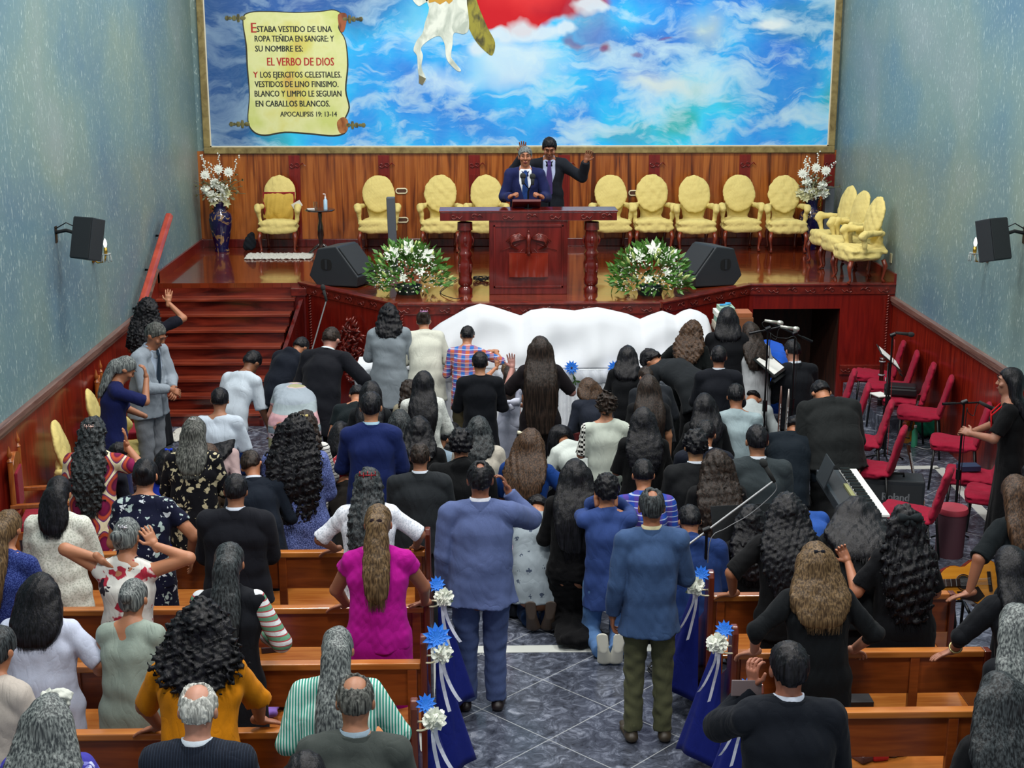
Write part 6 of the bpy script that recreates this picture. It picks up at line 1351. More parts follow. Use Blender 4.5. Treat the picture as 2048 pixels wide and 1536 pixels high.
# ------------------------------------------------------------------ wooden chairs by the left wall
LW = wood('light_chair_wood', '7a3a14', 'a05a24', .3, (5, 5, 1), .3)
def carved_chair(u, v, face, lab, zt=1.144):
    p = atZ(u, v, zt); o = empty('carved_armchair', (max(p.x, XL+.28), p.y, 0), R(face), lab, 'armchair', 'carved wooden armchairs on the left'); o.scale = (.9, .9, .88)
    for s in (-1, 1):
        mb = MB(); mb.tube([(s*.26, -.24, 0), (s*.26, -.24, 1.14)], .026, 10); mb.lathe([(.0, 1.14), (.03, 1.15), (.012, 1.18), (.028, 1.21), (.018, 1.24), (.004, 1.30), (0, 1.3)], (s*.26, -.24, 0), 12); mb.build('back_post', LW, o, smooth=True, auto=50)
        mb = MB(); mb.tube([(s*.27, .24, 0), (s*.27, .24, .68)], .024, 8); mb.build('leg', LW, o, smooth=True); mb = MB(); mb.box((s*.27, .0, .70), (.055, .54, .04)); mb.build('armrest', LW, o, bevel=.008)
    mb = MB(); pts = [(-.24, 1.0), (.24, 1.0), (.24, 1.08), (.15, 1.13), (.0, 1.17), (-.15, 1.13), (-.24, 1.08)]; mb.prism([(x, -.27, z) for x, z in pts], (0, .05, 0)); mb.b2(-.24, .24, -.26, -.22, .56, .62); mb.build('crest_rail', LW, o, bevel=.006)
    mb = MB(); mb.b2(-.16, .16, -.265, -.20, .62, 1.0); mb.build('back_pad', fabric('7e1c2c'), o, bevel=.015); mb = MB(); mb.b2(-.24, .24, -.22, .25, .42, .50); mb.build('seat_pad', fabric('8e2434'), o, bevel=.02)
    mb = MB(); mb.b2(-.26, .26, .22, .26, .36, .43); mb.b2(-.26, .26, -.25, -.21, .36, .43); mb.b2(-.28, -.24, -.22, .24, .36, .43); mb.b2(.24, .28, -.22, .24, .36, .43); mb.build('seat_frame', LW, o); return o
carved_chair(200, 727, -80, 'carved wooden armchair with red pad behind the woman in navy'); carved_chair(28, 875, -80, 'carved wooden armchair with red pad at the left edge of the photo')
for i, (u, v, lb) in enumerate(((150, 770, 'yellow covered armchair by the left wall, the one nearer the stairs'), (95, 832, 'yellow covered armchair by the left wall beside the carved chair'))):
    p = atZ(u, v, 1.1); armchair((max(p.x, XL+.25), p.y, 0), R(-82), lb, i)
# ------------------------------------------------------------------ pews
PEW = wood('pew_wood', '6a2c0e', '8c4418', .3, (1, 9, 9), .25, n1=2.6); PEL = wood('pew_top_wood', '9a5420', 'b87434', .25, (1, 9, 9), .35, n1=2.2); PED = wood('pew_end_wood', '4a1c10', '6a2c1c', .25, (9, 9, 1), .35)
def pew(x0, x1, y, lab, end, posts, endtop=1.07):
    o = empty('pew', ((x0+x1)/2, y, 0), 0, lab, 'pew', 'wooden pews'); cx = (x0+x1)/2; a, b = x0-cx, x1-cx
    mb = MB(); mb.b2(a, b, -.035, .035, .86, .90); mb.build('top_rail', PEL, o, bevel=.008)
    mb = MB(); mb.b2(a, b, -.012, .012, .62, .86); mb.build('back_panel', PEW, o)
    mb = MB(); mb.b2(a, b, .02, .42, .425, .45); mb.b2(a, b, .40, .425, .39, .45); mb.build('seat', PEL, o, bevel=.006)
    for px in posts+[ (b-.05 if end > 0 else a+.05)]:
        mb = MB(); mb.b2(px-.028, px+.028, -.03, .01, 0, .86); mb.build('post', PEW, o, bevel=.004)
    e = b+.02 if end > 0 else a-.02; mb = MB()
    pr = [(-.05, 0), (.44, 0), (.44, .52), (.30, .60), (.10, .74), (.06, endtop-.05), (.02, endtop), (-.03, endtop), (-.05, endtop-.04)]
    mb.prism([(e-.02, yy, zz) for yy, zz in pr], (.04, 0, 0)); mb.build('end_panel', PED, o, bevel=.008)
    e2 = a-.02 if end > 0 else b+.02; mb = MB(); mb.prism([(e2-.02, yy, zz) for yy, zz in [(-.04, 0), (.42, 0), (.42, .45), (.05, .6), (.03, .9), (-.04, .9)]], (.04, 0, 0)); mb.build('end_panel', PED, o, bevel=.006)
    return o
PL = [(-3.3, -.40, 9.46, 'left pew nearest the stage, the lace-bloused woman leans on it'), (-3.3, -.37, 8.46, 'left pew that the woman in magenta leans on'), (-3.2, -.36, 7.63, 'left pew behind the woman in magenta'), (-3.0, -.38, 6.81, 'left pew that the woman in orange rests her hand on')]
PR = [(1.53, 3.10, 8.60, 'right pew nearest the stage, in front of the guitar'), (1.53, 3.02, 7.72, 'right pew gripped by the woman with highlighted hair'), (1.53, 2.98, 6.96, 'right pew just beyond the man with the telephone')]
for i, (x0, x1, y, lb) in enumerate(PL): pew(x0, x1, y, lb, 1, {0: [.43], 1: [.05], 2: [-.6, .6][:1], 3: []}[i]+[])
for i, (x0, x1, y, lb) in enumerate(PR): pew(x0, x1, y, lb, -1, [.33])
BLC = fabric('121e6e'); 
def pewbow(x, y, z, s, lab, clab, seed, blue=1, cloth=True):
    """ribbon flower tied to a pew end and the blue cloth hanging on its aisle face"""
    rr = random.Random(seed); o = empty('pew_bow', (x+s*.06, y-.03, z), 0, lab, 'flower decoration', 'flower bows on the pew ends')
    mb = MB(); c = Vector((.03*s, -.03, -.04)); mum(mb, c, .062, seed)
    for k in range(4): petals(mb, c, (.2*s, -1, .3), 5, .072-.008*k, .075, .85-.16*k, .1, k*.5)
    mb.build('white_rose', WF, o)
    if blue:
        q = Vector((0, -.02, .05)) if blue > 1 else Vector((-.015*s, -.0, .035)); rs = .085 if blue > 1 else .055
        mb = MB(); petals(mb, q, (.3*s, -1, .4), 11, rs, rs*.5, .98, .05); petals(mb, q+Vector((0, -.008, 0)), (.3*s, -1, .4), 9, rs*.7, rs*.4, .9, .05, .3); mb.build('blue_daisy', plain('blue_petal', '2a7ee8', .5), o)
    mb = MB(); petals(mb, (.05*s, 0, -.08), (.6*s, -.6, -.4), 3, .07, .03, .7); mb.build('leaf', plain('pale_leaf', '9ab08a', .5), o)
    for k in range(2):
        mb = MB(); n = 9; pts = [Vector((s*(.02+.015*k+.05*(t/8)**2*(1+k)), -.04-.01*math.sin(t*.9+k), -.08-.33*(t/8)*(1-.2*k))) for t in range(n)]
        for p, q in zip(pts[:-1], pts[1:]): a = Vector((.010, .003, .002)); mb.add([p-a, p+a, q+a, q-a], [(0, 1, 2, 3)])
        mb.build('ribbon_tail', plain('satin', 'c8cede', .35), o, smooth=True)
    mb = MB(); n = 14; mb.tube([(-s*.05+.045*math.cos(6.283*i/n), .03+.05*math.sin(6.283*i/n), -.11) for i in range(n+1)], .006, 5); mb.build('tie', plain('ivory', 'd8d2b0', .4), o)
    if cloth:
        c = MB(); 
        def g(u_, w_):
            yy = -.10+.36*u_; z0 = z-.10-.10*abs(u_-.5); zz = z0*(1-w_)+(.16+.05*math.sin(u_*5))*w_; return (s*(.02+(.03+.20*w_)*math.sin(u_*PI)**.7)+.012*math.sin(u_*19)*w_, yy*(.3+.9*w_)+.02*(1-w_), zz)
        c.grid(g, 26, 16); oo = c.build('blue_drape', BLC, smooth=True); oo.location = (x+s*.03, y+.03, 0); m_ = oo.modifiers.new('thick', 'SOLIDIFY'); m_.thickness = .006; tag(oo, clab, 'cloth', 'blue drapes on the pew ends')
for i, (x0, x1, y, lb) in enumerate(PL[1:]):
    pewbow(x1+.04, y, 1.02, 1, ['white rose and blue bow on the left pew end beside the big grey-blue suit', 'white rose with large blue daisy on the left pew end behind the magenta dress', 'white rose with blue petals on the nearest left pew end'][i], ['blue drape on the left pew end beside the big man in grey blue', 'blue drape below the large blue daisy on the left', 'blue drape on the nearest left pew end'][i], i, (1, 2, 1)[i])
for i, (x0, x1, y, lb) in enumerate(PR):
    pewbow(x0-.04, y, 1.02, -1, ['white rose bow on the right pew end beside the boom stand', 'white rose with blue and green on the second right pew end', 'white rose bow beside the man with the telephone'][i], ['blue drape on the right pew end nearest the stage', 'blue drape on the second right pew end', 'blue drape beside the man with the telephone'][i], i+7)
# things left on pew seats
def onseat(name, u, v, d, col, lab, cat, rz=0, z=.451, mat=None, bev=.004):
    p = atZ(u, v, z+d[2]); mb = MB(); mb.box((0, 0, d[2]/2), d); o = mb.build(name, mat or plain(name+col, col, .6), bevel=bev); o.location = (p.x, p.y, z); o.rotation_euler.z = rz; return tag(o, lab, cat)
onseat('book', 545, 1280, (.16, .24, .04), '3a3038', 'dark book on the pew seat by the striped sleeve', 'book', .2); onseat('book', 832, 1292, (.12, .16, .03), '8a2026', 'red book under a white cloth on the pew seat right of the magenta dress', 'book', .1)
def fn(f): f.ellipsoid((0, 0, .02), (.09, .06, .03), None, 0); f.noise(.01, .05, 3)
p = atZ(828, 1272, .5); o = mk('handkerchief', sdfmesh(fn, (-.13, -.1, -.03), (.13, .1, .08), .008, 'hk'), fabric('c8ccd0')); o.location = (p.x, p.y-.02, .485); tag(o, 'crumpled white handkerchief on the red book on the pew', 'cloth')
gs = empty('eyeglasses', tuple(atZ(575, 1280, .46)), R(60), 'wire eyeglasses lying on the pew seat left of the magenta dress', 'glasses')
for s in (-1, 1): mb = MB(); n = 12; mb.tube([(s*.032+.024*math.cos(6.283*i/n), .012*math.sin(6.283*i/n), .02+.012*math.sin(6.283*i/n)) for i in range(n+1)], .002, 5); mb.build('rim', STL, gs, smooth=True); mb = MB(); mb.tube([(s*.056, 0, .02), (s*.05, .06, .012), (s*.03, .12, .005)], .002, 5); mb.build('temple_arm', STL, gs, smooth=True)
def fn(f): f.ell((0, -.12, .02), (0, .14, .03), (.15, .035), (.17, .03), k=0); f.noise(.006, .12, 5)
p = atZ(510, 1415, .48); o = mk('shawl', sdfmesh(fn, (-.25, -.25, -.05), (.25, .25, .12), .011, 'shawl'), fabric('8a6ac0')); o.location = (p.x, p.y, .475); tag(o, 'lilac shawl spread on the pew seat right of the orange shirt', 'shawl')
def fn(f): f.ell((0, 0, .05), (.0, 0, .20), (.13, .07), (.08, .045), k=0); f.noise(.008, .1, 5); f.plane((0, 0, .0), (0, 0, -1))
p = atZ(575, 1405, .5); o = mk('handbag', sdfmesh(fn, (-.2, -.15, -.05), (.2, .15, .3), .011, 'hb'), fabric('5a4a3e')); o.location = (p.x, p.y+.05, .452); tag(o, 'brown handbag on the pew seat beside the striped shirt', 'bag')
onseat('book', 1705, 1385, (.20, .26, .05), '2c2c30', 'thick dark book on the right pew seat', 'book', 0); onseat('book', 1703, 1366, (.13, .18, .02), '8c9490', 'thin grey booklet on top of the thick dark book', 'book', 0, .502)
p = atZ(1790, 1505, .5); o = mk('handbag', sdfmesh(fn, (-.2, -.15, -.05), (.2, .15, .3), .011, 'hb2'), fabric('6f6f6c')); o.location = (p.x, p.y+.08, .452); o.rotation_euler.z = .2; tag(o, 'grey and black handbag on the nearest right pew seat', 'bag')
onseat('pouch', 1732, 1500, (.15, .11, .05), '5a3c3c', 'brown pouch on the nearest right pew seat', 'pouch', .5, bev=.015); onseat('scarf', 1755, 1495, (.10, .12, .06), 'b01c24', 'folded red scarf between the pouch and the grey handbag', 'scarf', .2, bev=.02)
p = atZ(1885, 1255, .5); o = mk('handbag', sdfmesh(fn, (-.2, -.15, -.05), (.2, .15, .3), .011, 'hb3'), fabric('16161a')); o.location = (p.x, p.y+.08, .452); tag(o, 'black handbag on the right pew seat nearest the stage', 'bag')
# ------------------------------------------------------------------ the people
def HND(u, v, z=.93, dx=0, c=12, pole=None, dy=.7):
    """hand resting on a pew rail at this place"""
    d = dict(w=atZ(u, v, z), hand=((dx, dy, -.35), (0, .2, 1), c))
    if pole: d['pole'] = pole
    return d
def striped_sleeves(o, s, J, mat=None, r=.058):
    m = mat or fabric("c8ccd0", "hstripe", "a04048", "5a8a70")
    for i in (0, 1):
        S0 = J["S"]+V3((-1, 1)[i]*.16, 0, 0)*s; a = [S0, J["E"][i], J["Wr"][i]]; f = F3(np.min(a, 0)-.1, np.max(a, 0)+.1, .011); f.cone(a[0], a[1], r*s*1.05, r*s, .02); f.cone(a[1], a[2], r*s, r*.75*s, .02, cut=True); mk("sleeve", np_mesh([f.mesh()], "sleeve"), m, o)
def white_pompom(o, hp):
    f = F3(hp(0, 0, .12)-.12, hp(0, 0, .12)+.12, .008); f.ellipsoid(hp(.02, .03, .115), (.075, .05, .04)); f.noise(.006, .03, 4); mk('white_head_band', np_mesh([f.mesh()], 'hat'), fabric('c4c8c0'), o)
def headscarf(o, hp):
    f = F3(hp(0, 0, 0)-.28, hp(0, 0, 0)+.28, .01); f.ellipsoid(hp(0, -.03, .03), (.10, .12, .115)); f.ell(hp(0, -.10, .0), hp(0, -.20, -.10), (.09, .04), (.10, .03)); f.noise(.006, .06, 4); mk('headscarf', np_mesh([f.mesh()], 'scarf'), fabric('8a1a26', 'floral', 'c8a0a0'), o)
def bangle(o, J, i):
    mb = MB(); c = Vector(J['Wr'][i]); d = (Vector(J['E'][i])-c).normalized(); c = c+d*.05; a = d.orthogonal().normalized(); b = d.cross(a); mb.tube([c+(a*math.cos(t*.5236)+b*math.sin(t*.5236))*.034 for t in range(13)], .006, 6); mb.build('bracelet', plain('bracelet', 'b0a878', .3, .8), o, smooth=True)
def lanyard(o, J, s):
    mb = MB(); n = Vector(J['Nk']); q = Vector(J['Wp'])+Vector((0, .17, .02)); 
    for sd in (-1, 1): mb.tube([n+Vector((0, -.07, .0)), n+Vector((sd*.07, 0, .0)), Vector(J['C'])+Vector((sd*.06, .17, .04)), q], .008, 6)
    mb.build('lanyard', fabric('c01820'), o, smooth=True)
# --- on the stage
person('man in navy suit and blue tie preaching behind the pulpit, eyes closed', 1050, 312, at=(atY(1050, 380, 17.15).x, 17.15), face=180, h=1.68, hair='short', hc='grey', top='suit', tc='1d2450', bot='trousers', bc='1d2450', w=1.02, belly=1.15, nod=-4, lean=4, openf=True, collar='dfe4ec', tieclr=('22407c', 'dfe4ec'), facedet='shout', sk='a06a4c', zoff=ZS, vox=.0105,
       arms=(dict(r=(-.02, .27, -.24), pole=(-.5, -.5, -1), hand=((.7, .6, .5), (-.3, .3, 1), 60)), dict(r=(.02, .27, -.24), pole=(.5, -.5, -1), hand=((-.7, .6, .5), (.3, .3, 1), 60))))
person('man in dark suit and purple tie behind the preacher, one hand raised', 1097, 284, at=(atY(1097, 380, 17.75).x, 17.75), face=180, h=1.76, hair='short', hc='black', top='suit', tc='1a1e26', bot='trousers', bc='181a20', nod=22, lean=4, openf=True, collar='b4c0e0', tieclr=('4c3c74', 'b4c0e0'), facedet=True, sk='8e5c42', zoff=ZS, vox=.0105,
       arms=(dict(r=(-.26, .20, .06), pole=(-.5, -.2, -1), hand=((-.35, .2, 1), (.0, -1, .3), -18)), dict(r=(.14, .20, .15), pole=(1, -.2, -.9), hand=((.1, .0, 1), (0, -1, .2), -15))))
# --- left wall group
person('woman in black with big curly dark hair raising one hand by the stairs', 296, 597, h=1.62, face=-8, hair='long', curl=1, hc='black', hw=1.35, L=.62, top='shirt', tc='121420', bot='skirt', bc='14161c', arms=('front', dict(r=(.05, .14, .28), pole=(1, .2, -.9), hand=((.05, .2, 1), (.3, -1, 0), 14))), sleeve=.45, nod=2, w=1.1)
person('grey-haired man in light grey suit standing with clasped hands', 320, 650, h=1.72, face=-112, hair='short', hc='salt', top='suit', tc='8b95a0', bot='trousers', bc='7c8188', w=1.2, belly=1.3, nod=24, facedet=True, openf=True, collar='a9b8cc', tieclr=('1c2c3c', 'a9b8cc'), sk='946246', shoes='1a1614',
       arms=(dict(r=(.17, .24, -.32), pole=(-1, -.6, -.3), hand=((.7, .5, -.4), (-.3, .6, .6), 35)), dict(r=(-.13, .26, -.31), pole=(1, -.6, -.3), hand=((-.7, .5, -.4), (.3, .6, .6), 35))))
person('woman in navy dress with grey ponytail pressing a hand to her forehead', 264, 718, h=1.60, face=-70, hair='pony', hc='grey', L=.34, hw=1.5, top='dress', tc='141c4c', sleeve=.5, w=1.1, nod=34, facedet=True, sk='9a6a4e', arms=(dict(r=(.1, .28, -.32)), dict(r=(-.10, .30, .10), pole=(.6, .6, -1), hand=((-.1, -.1, 1), (.3, 1, .1), -30))), acc=scrunchie('2a2a30'))
person('woman with long curly dark hair in red and purple patterned dress', 188, 838, h=1.62, hair='long', curl=1, hc='dkgrey', hw=.92, L=.66, top='dress', tc='8e3020', tk='ogee', sleeve=.30, w=1.2, belly=1.2, arms=(('front'), dict(r=(.06, .22, .06), pole=(1, -.1, -1), hand=((.0, -.1, 1), (1, .3, 0), 10))), acc=clip('c8a8a0', (0, -.13, .03)))
person('dark-haired boy seen in profile beside the red patterned dress', 243, 886, h=1.34, face=-60, hair='short', hc='black', top='shirt', tc='1a1c28', nod=8)
person('woman with gray hair clip in black blouse printed with cream scrolls', 390, 838, h=1.60, hair='long', hc='salt', hw=.85, L=.38, top='shirt', tc='0c0d14', tk='floral', tk2='b8b090', bot='skirt', bc='5a5238', w=1.2, belly=1.2, hem=.22, sleeve=.6, arms=('front', 'front'), nod=24, acc=clip('c8c8c8', (0.0, -.10, .09), .022))
person('woman with dark bun in navy dress printed with pale leaves', 293, 920, h=1.64, hair='bun', hc='black', top='dress', tc='0c1028', tk='leafprint', tk2='9fb2b0', tk3='c4ccd4', sleeve=.30, w=1.2, belly=1.15, lean=10, arms=('front', dict(r=(.12, .1, -.42), pole=(1, -.6, 0), hand=((.0, .5, -1), (1, 0, 0), 20))))
person('woman in white openwork knit blouse with loose dark ponytail', 120, 955, h=1.58, hair='pony', hc='black', hw=1.9, L=.30, top='shirt', tc='b4b8ac', tk='knit', tk2='d8dad0', bot='skirt', bc='1a1e28', bottomk='scroll', bk2='c8ccd0', w=1.25, belly=1.2, hem=.14, sleeve=.62)
person('woman with brown ponytail in speckled blue blouse at the left edge', 22, 1022, h=1.60, hair='pony', hc='ltbrown', hw=1.4, L=.5, top='shirt', tc='18245c', tk='speckle', tk2='3a4a88', bot='skirt', bc='141c40', w=1.25, face=-12, sleeve=.6, acc=scrunchie('1c1830'))
person('grey-haired woman gathering her hair, white dress with red flowers', 258, 1037, h=1.58, face=-6, hair='bun', hc='grey', top='dress', tc='cfcfca', tk='bigfloral', tk2='a02a3c', tk3='2a2430', sleeve=0., w=1.1, lean=4, nod=16, turn=-14,
       arms=(dict(r=(.00, -.05, .10), pole=(-1, .1, .25), hand=((.6, .1, -.7), (-.6, -.6, .2), 25)), dict(r=(.03, .04, .17), pole=(1, -.1, -.15), hand=((-.5, .1, .9), (.6, -.7, 0), 25))), acc=clip('c8c8d0', (.03, -.11, .06), .025))
person('woman in white linen blouse with black bob near the left edge', 84, 1150, h=1.52, hair='bob', hc='black', L=.34, hw=1.25, top='tee', tc='c2cae0', bot='skirt', bc='123c78', w=1.45, belly=1.3, hem=.30, sleeve=.5, skirtlen=.9, arms=(('front'), dict(r=(.10, .17, -.30), pole=(.9, -.8, -.3))))
person('woman with silver bun in pale grey-green sleeveless top', 272, 1160, h=1.5, hair='bun', hc='grey', top='capsleeve', tc='8f9d94', bot='skirt', bc='4a3c36', w=1.2, belly=1.2, hem=.22, sleeve=.12, face=-8)
person('woman with curly black hair in orange tee resting hands on the pew', 408, 1205, h=1.70, hair='long', curl=1.1, hc='black', L=.36, hw=1.45, top='tee', tc='c47a08', bot='skirt', bc='c47a08', w=1.3, belly=1.25, hem=.4, sleeve=.5, sk='8c5c44', lean=14, arms=(HND(318, 1452, .945, -.9, 10, (-1, -.8, .3), .2), HND(520, 1440, .945, .8, 10, (1, -.8, .2), .45)))
person('woman in black vest over striped sleeves with dark ponytail', 460, 1087, h=1.65, hair='pony', hc='dkgrey', hw=1.6, L=.5, top='shirt', tc='0e1118', sleeve=.0, bot='skirt', bc='101218', w=1.15, hem=.4, acc=both(scrunchie('202028'), lambda o, hp, s, J: striped_sleeves(o, s, J)), arms=(('front'), dict(r=(.02, .18, -.30), pole=(.8, -.9, -.3))))
person('woman in magenta dress with brown ponytail leaning on the pew', 757, 1012, h=1.66, hair='pony', hc='ltbrown', L=.50, hw=1.5, top='dress', tc='a80c86', sleeve=.16, w=1.15, belly=1.1, lean=10, acc=scrunchie('201418', r=.034), arms=(HND(693, 1208, .945, -.9, 12, (-1, -.8, 0), .3), HND(850, 1205, .945, -.7, 12, (1, -.8, 0), .6)), sk='94624a')
person('woman in glasses with long grey-black hair in cream jacket at the left edge', 8, 1255, h=1.58, face=-20, hair='pony', hc='dkgrey', L=.7, hw=1.2, top='cardigan', tc='b4aca4', bot='skirt', bc='4a4640', w=1.15)
person('woman with wavy silver-grey hair and white cap in blue patterned blouse', 102, 1393, h=1.58, hair='long', hc='grey', L=.40, hw=1.25, top='shirt', tc='3c3a98', tk='tile', tk2='c4ccec', tk3='7a7cc8', bot='skirt', bc='1a1c30', w=1.2, acc=lambda o, hp, s, J: white_pompom(o, hp))
person('white-haired balding man in dark pinstriped suit at the bottom', 398, 1368, h=1.68, hair='short', hc='white', top='suit', tc='141a26', tk='pinstripe', tk2='263040', bot='trousers', bc='141a26', w=1.2, belly=1.2, collar='c8d4e0', sk='a87c68', nod=20, bald=1.2)
person('woman in green and white striped shirt with long grey ponytail', 677, 1257, h=1.58, hair='pony', hc='grey', L=.68, hw=1.8, top='shirt', tc='2f8f7e', tk='vstripe', tk2='c8dcd4', bot='skirt', bc='3a3c40', w=1.35, belly=1.25, sleeve=.72, lean=12, nod=22, acc=clip('b0b4b8', (0, -.135, -.02), .025), arms=(dict(r=(-.05, .10, -.44), pole=(-.5, -1, 0)), dict(r=(.08, .2, -.34), pole=(.7, -1, 0))))
person('balding man in grey-green suit at the bottom beside the green stripes', 712, 1352, h=1.68, hair='short', hc='salt', top='suit', tc='3e4442', bot='trousers', bc='3e4442', w=1.2, belly=1.2, collar='8ca0b0', sk='94684e', nod=24, bald=1.2)
person('top of a dark-haired head at the bottom edge between two suits', 612, 1508, h=1.60, hair='long', hc='black', top='shirt', tc='181a20')
person('man in black suit with white collar behind the first left pew', 472, 950, h=1.56, hair='short', hc='black', top='suit', tc='12141c', bot='trousers', bc='12141c', w=1.4, collar='c8d0e0', nod=14, sk='94684e', arms=('front', 'front'))
person('man in dark blue-black suit leaning beside the man in black suit', 499, 908, h=1.50, face=10, hair='short', hc='dkbrown', top='suit', tc='101824', bot='trousers', bc='101824', collar='c8d0e0', lean=24, nod=25, turn=-20, sway=-6)
person('large woman with very long curly black hair in lavender blue blouse', 592, 833, h=1.66, hair='long', curl=1.1, hc='black', hw=1.5, L=.74, top='shirt', tc='34406e', tk='speckle', tk2='6e7cb8', bot='skirt', bc='14161c', w=1.5, belly=1.4, hem=.28, sleeve=.62)
person('woman with a yellow hair flower hidden behind the big curly hair', 612, 824, h=1.52, hair='long', curl=.7, hc='dkbrown', L=.4, top='shirt', tc='c8c8c4', tk='hstripe', tk2='181a20', tk3='d8d8d4', bot='skirt', bc='181a20', acc=bow('c8b878', (.0, -.12, .06), .03, 'hair_flower'))
person('woman in white lace blouse with long grey hair and red clip', 738, 940, h=1.56, hair='long', curl=.6, hc='dkgrey', hw=1.0, L=.78, top='tee', tc='b8c0cc', tk='knit', tk2='dce0ea', bot='skirt', bc='1a1c38', w=1.25, belly=1.2, sleeve=.5, lean=12, acc=clip('8a1c24', (0, -.125, .04), .05), arms=(HND(672, 1098, .945, -.8, 12, (-1, -.7, 0), .3), HND(832, 1093, .945, .2, 12, (1, -.7, .1), .8)), sk='8e604a')
person('bowed person in dark clothes with red patterned scarf over the head', 700, 985, pose='kneel', anchor='back', h=1.62, lean=44, hair='long', hc='dkgrey', L=.2, top='cardigan', tc='26221f', bot='skirt', bc='16161a', face=20, acc=lambda o, hp, s, J: headscarf(o, hp))
person('man in dark grey suit with white collar standing at the first left pew', 840, 888, h=1.46, hair='short', hc='dkbrown', top='suit', tc='22262a', bot='trousers', bc='22262a', w=1.4, collar='c8d0dc', nod=14, sk='94684e')
person('young man in royal blue suit standing with bowed head', 742, 785, h=1.70, hair='short', hc='black', top='suit', tc='152355', bot='trousers', bc='152355', w=1.05, collar='9fc0d4', nod=12, sk='a87858')
# --- front group, by the table
person('boy in white tee kneeling at the foot of the stairs', 441, 778, pose='kneel', h=1.64, hair='short', hc='black', top='tee', tc='bcc8d6', bot='trousers', bc='20242c', w=1.0, sleeve=.5, sk='94684e')
person('youth in white tee and jeans bent over beside the stairs', 516, 710, pose='kneel', h=1.74, lean=26, nod=32, face=-30, hair='short', hc='black', top='tee', tc='c0ccd8', bot='trousers', bc='1e3a78', sleeve=.5, sk='7c5238', arms=(('front'), dict(r=(.05, .12, -.5), pole=(.6, -1, 0), hand=((0, .3, -1), (1, 0, 0), 30))))
person('woman bowed low in a dress of pink, grey and green bands', 594, 772, pose='lean', anchor='back', h=1.60, lean=66, nod=24, hair='short', fem=True, hc='dkbrown', top='dress', tc='8f9aa5', tk='bands', sleeve=.32, w=1.5, belly=1.3, sk='b07c6c', acc=bow('c8bcd8', (0, -.10, .10), .05))
person('youth in black hooded sweatshirt bent beside the stage stairs panel', 612, 684, pose='lean', h=1.52, lean=40, nod=28, face=-30, hair='short', hc='black', top='hoodie', tc='0e1420', bot='trousers', bc='101218')
person('man in black suit bowing with white collar before the carved panel', 668, 662, pose='lean', h=1.74, lean=26, nod=26, face=-14, hair='short', hc='dkbrown', top='suit', tc='0f1119', bot='trousers', bc='0f1119', w=1.15, collar='c8d8e0', hem=.26, sk='a8786a', arms=('front', dict(r=(.16, .10, -.36), pole=(1, -.6, 0))))
person('woman in light grey cardigan with wavy black hair standing at the table', 778, 610, h=1.62, hair='long', curl=.6, hc='black', L=.30, hw=1.05, top='cardigan', tc='7e8890', bot='skirt', bc='10121c', w=1.2, belly=1.15, hem=.34, sleeve=.95, skirtlen=.62, acc=clip('2a3440', (0, -.125, .03), .03), arms=(('front'), 'front'))
person('woman in cream jacket and blue skirt with pink hair clip at the table', 846, 627, h=1.58, lean=22, nod=26, face=6, hair='bun', hc='dkbrown', top='suit', tc='c6c8bc', bot='skirt', bc='1c3a78', w=1.15, belly=1.1, hem=.26, acc=clip('c890c0', (0, -.125, .05), .035), arms=(('front'), 'front'))
person('boy in blue and orange plaid shirt leaning on the white table', 936, 655, h=1.46, face=-6, hair='short', hc='black', top='shirt', tc='2c64b0', tk='plaid', tk2='c87840', tk3='a0303c', bot='trousers', bc='4a4430', lean=16, hem=.22, arms=(('front'), dict(r=(.16, .30, -.04), pole=(1, -.2, -.5), hand=((-.8, .3, 0), (0, 0, 1), 15))), sleeve=.6)
person('youth in black suit with short-clipped hair kneeling upright', 960, 705, pose='stand', h=1.50, hair='short', hc='black', top='suit', tc='0c0f16', bot='trousers', bc='0c0f16', w=1.05, nod=16, hem=.26, sk='a87858')
person('little girl in white satin dress with a long dark ponytail', 1020, 732, h=1.18, hair='pony', hc='dkbrown', L=.42, hw=1.6, top='dress', tc='c8cce0', sleeve=0., w=.95, arms=(('front'), 'front'), face=-4, acc=both(bow('a878d0', (.0, -.12, .0), .035), bow('d4d8ea', (0, -.14, -.42), .11, 'sash_bow')))
person('child with light hair and raised arm behind the girl in white', 1012, 728, h=1.12, hair='short', hc='ltbrown', top='tee', tc='c8a098', arms=(dict(r=(.0, .1, .3), hand=((0, 0, 1), (0, -1, 0), 10)), 'front'), face=20)
person('woman with very long straight brown hair and raised hand before the table', 1080, 675, h=1.62, hair='long', hc='dkbrown', hw=1.3, L=.88, top='tee', tc='171216', bot='skirt', bc='0c0d14', w=1.15, sleeve=.5, nod=10, arms=(dict(r=(-.12, .16, .0), pole=(-.45, -.3, -1), hand=((-.1, .1, 1), (0, 1, .2), 12)), dict(r=(.06, .24, -.12), pole=(.8, -.5, -1))), sk='b0827a')
person('woman with long straight black hair in white sweater kneeling', 847, 745, pose='stand', h=1.50, hair='long', hc='black', hw=1.0, L=.62, top='shirt', tc='aeb2ae', tk='knit', tk2='c8ccc8', bot='skirt', bc='20222a', w=1.15, hem=.20)
person('woman with long wavy dark hair and beige skirt just behind the white sweater', 816, 762, h=1.30, hair='long', curl=.6, hc='dkbrown', L=.5, top='shirt', tc='8e8874', bot='skirt', bc='a09a80', face=14)
person('young woman with long black hair left of the white sweater', 742, 765, h=1.46, hair='long', hc='black', L=.5, top='tee', tc='101418', bot='skirt', bc='b08a84')
person('person in dark green-black tee with bowed head left of the blue suit', 716, 780, pose='lean', h=1.44, lean=30, nod=40, hair='short', hc='black', top='tee', tc='101a1e', bot='trousers', bc='101218', w=1.2)
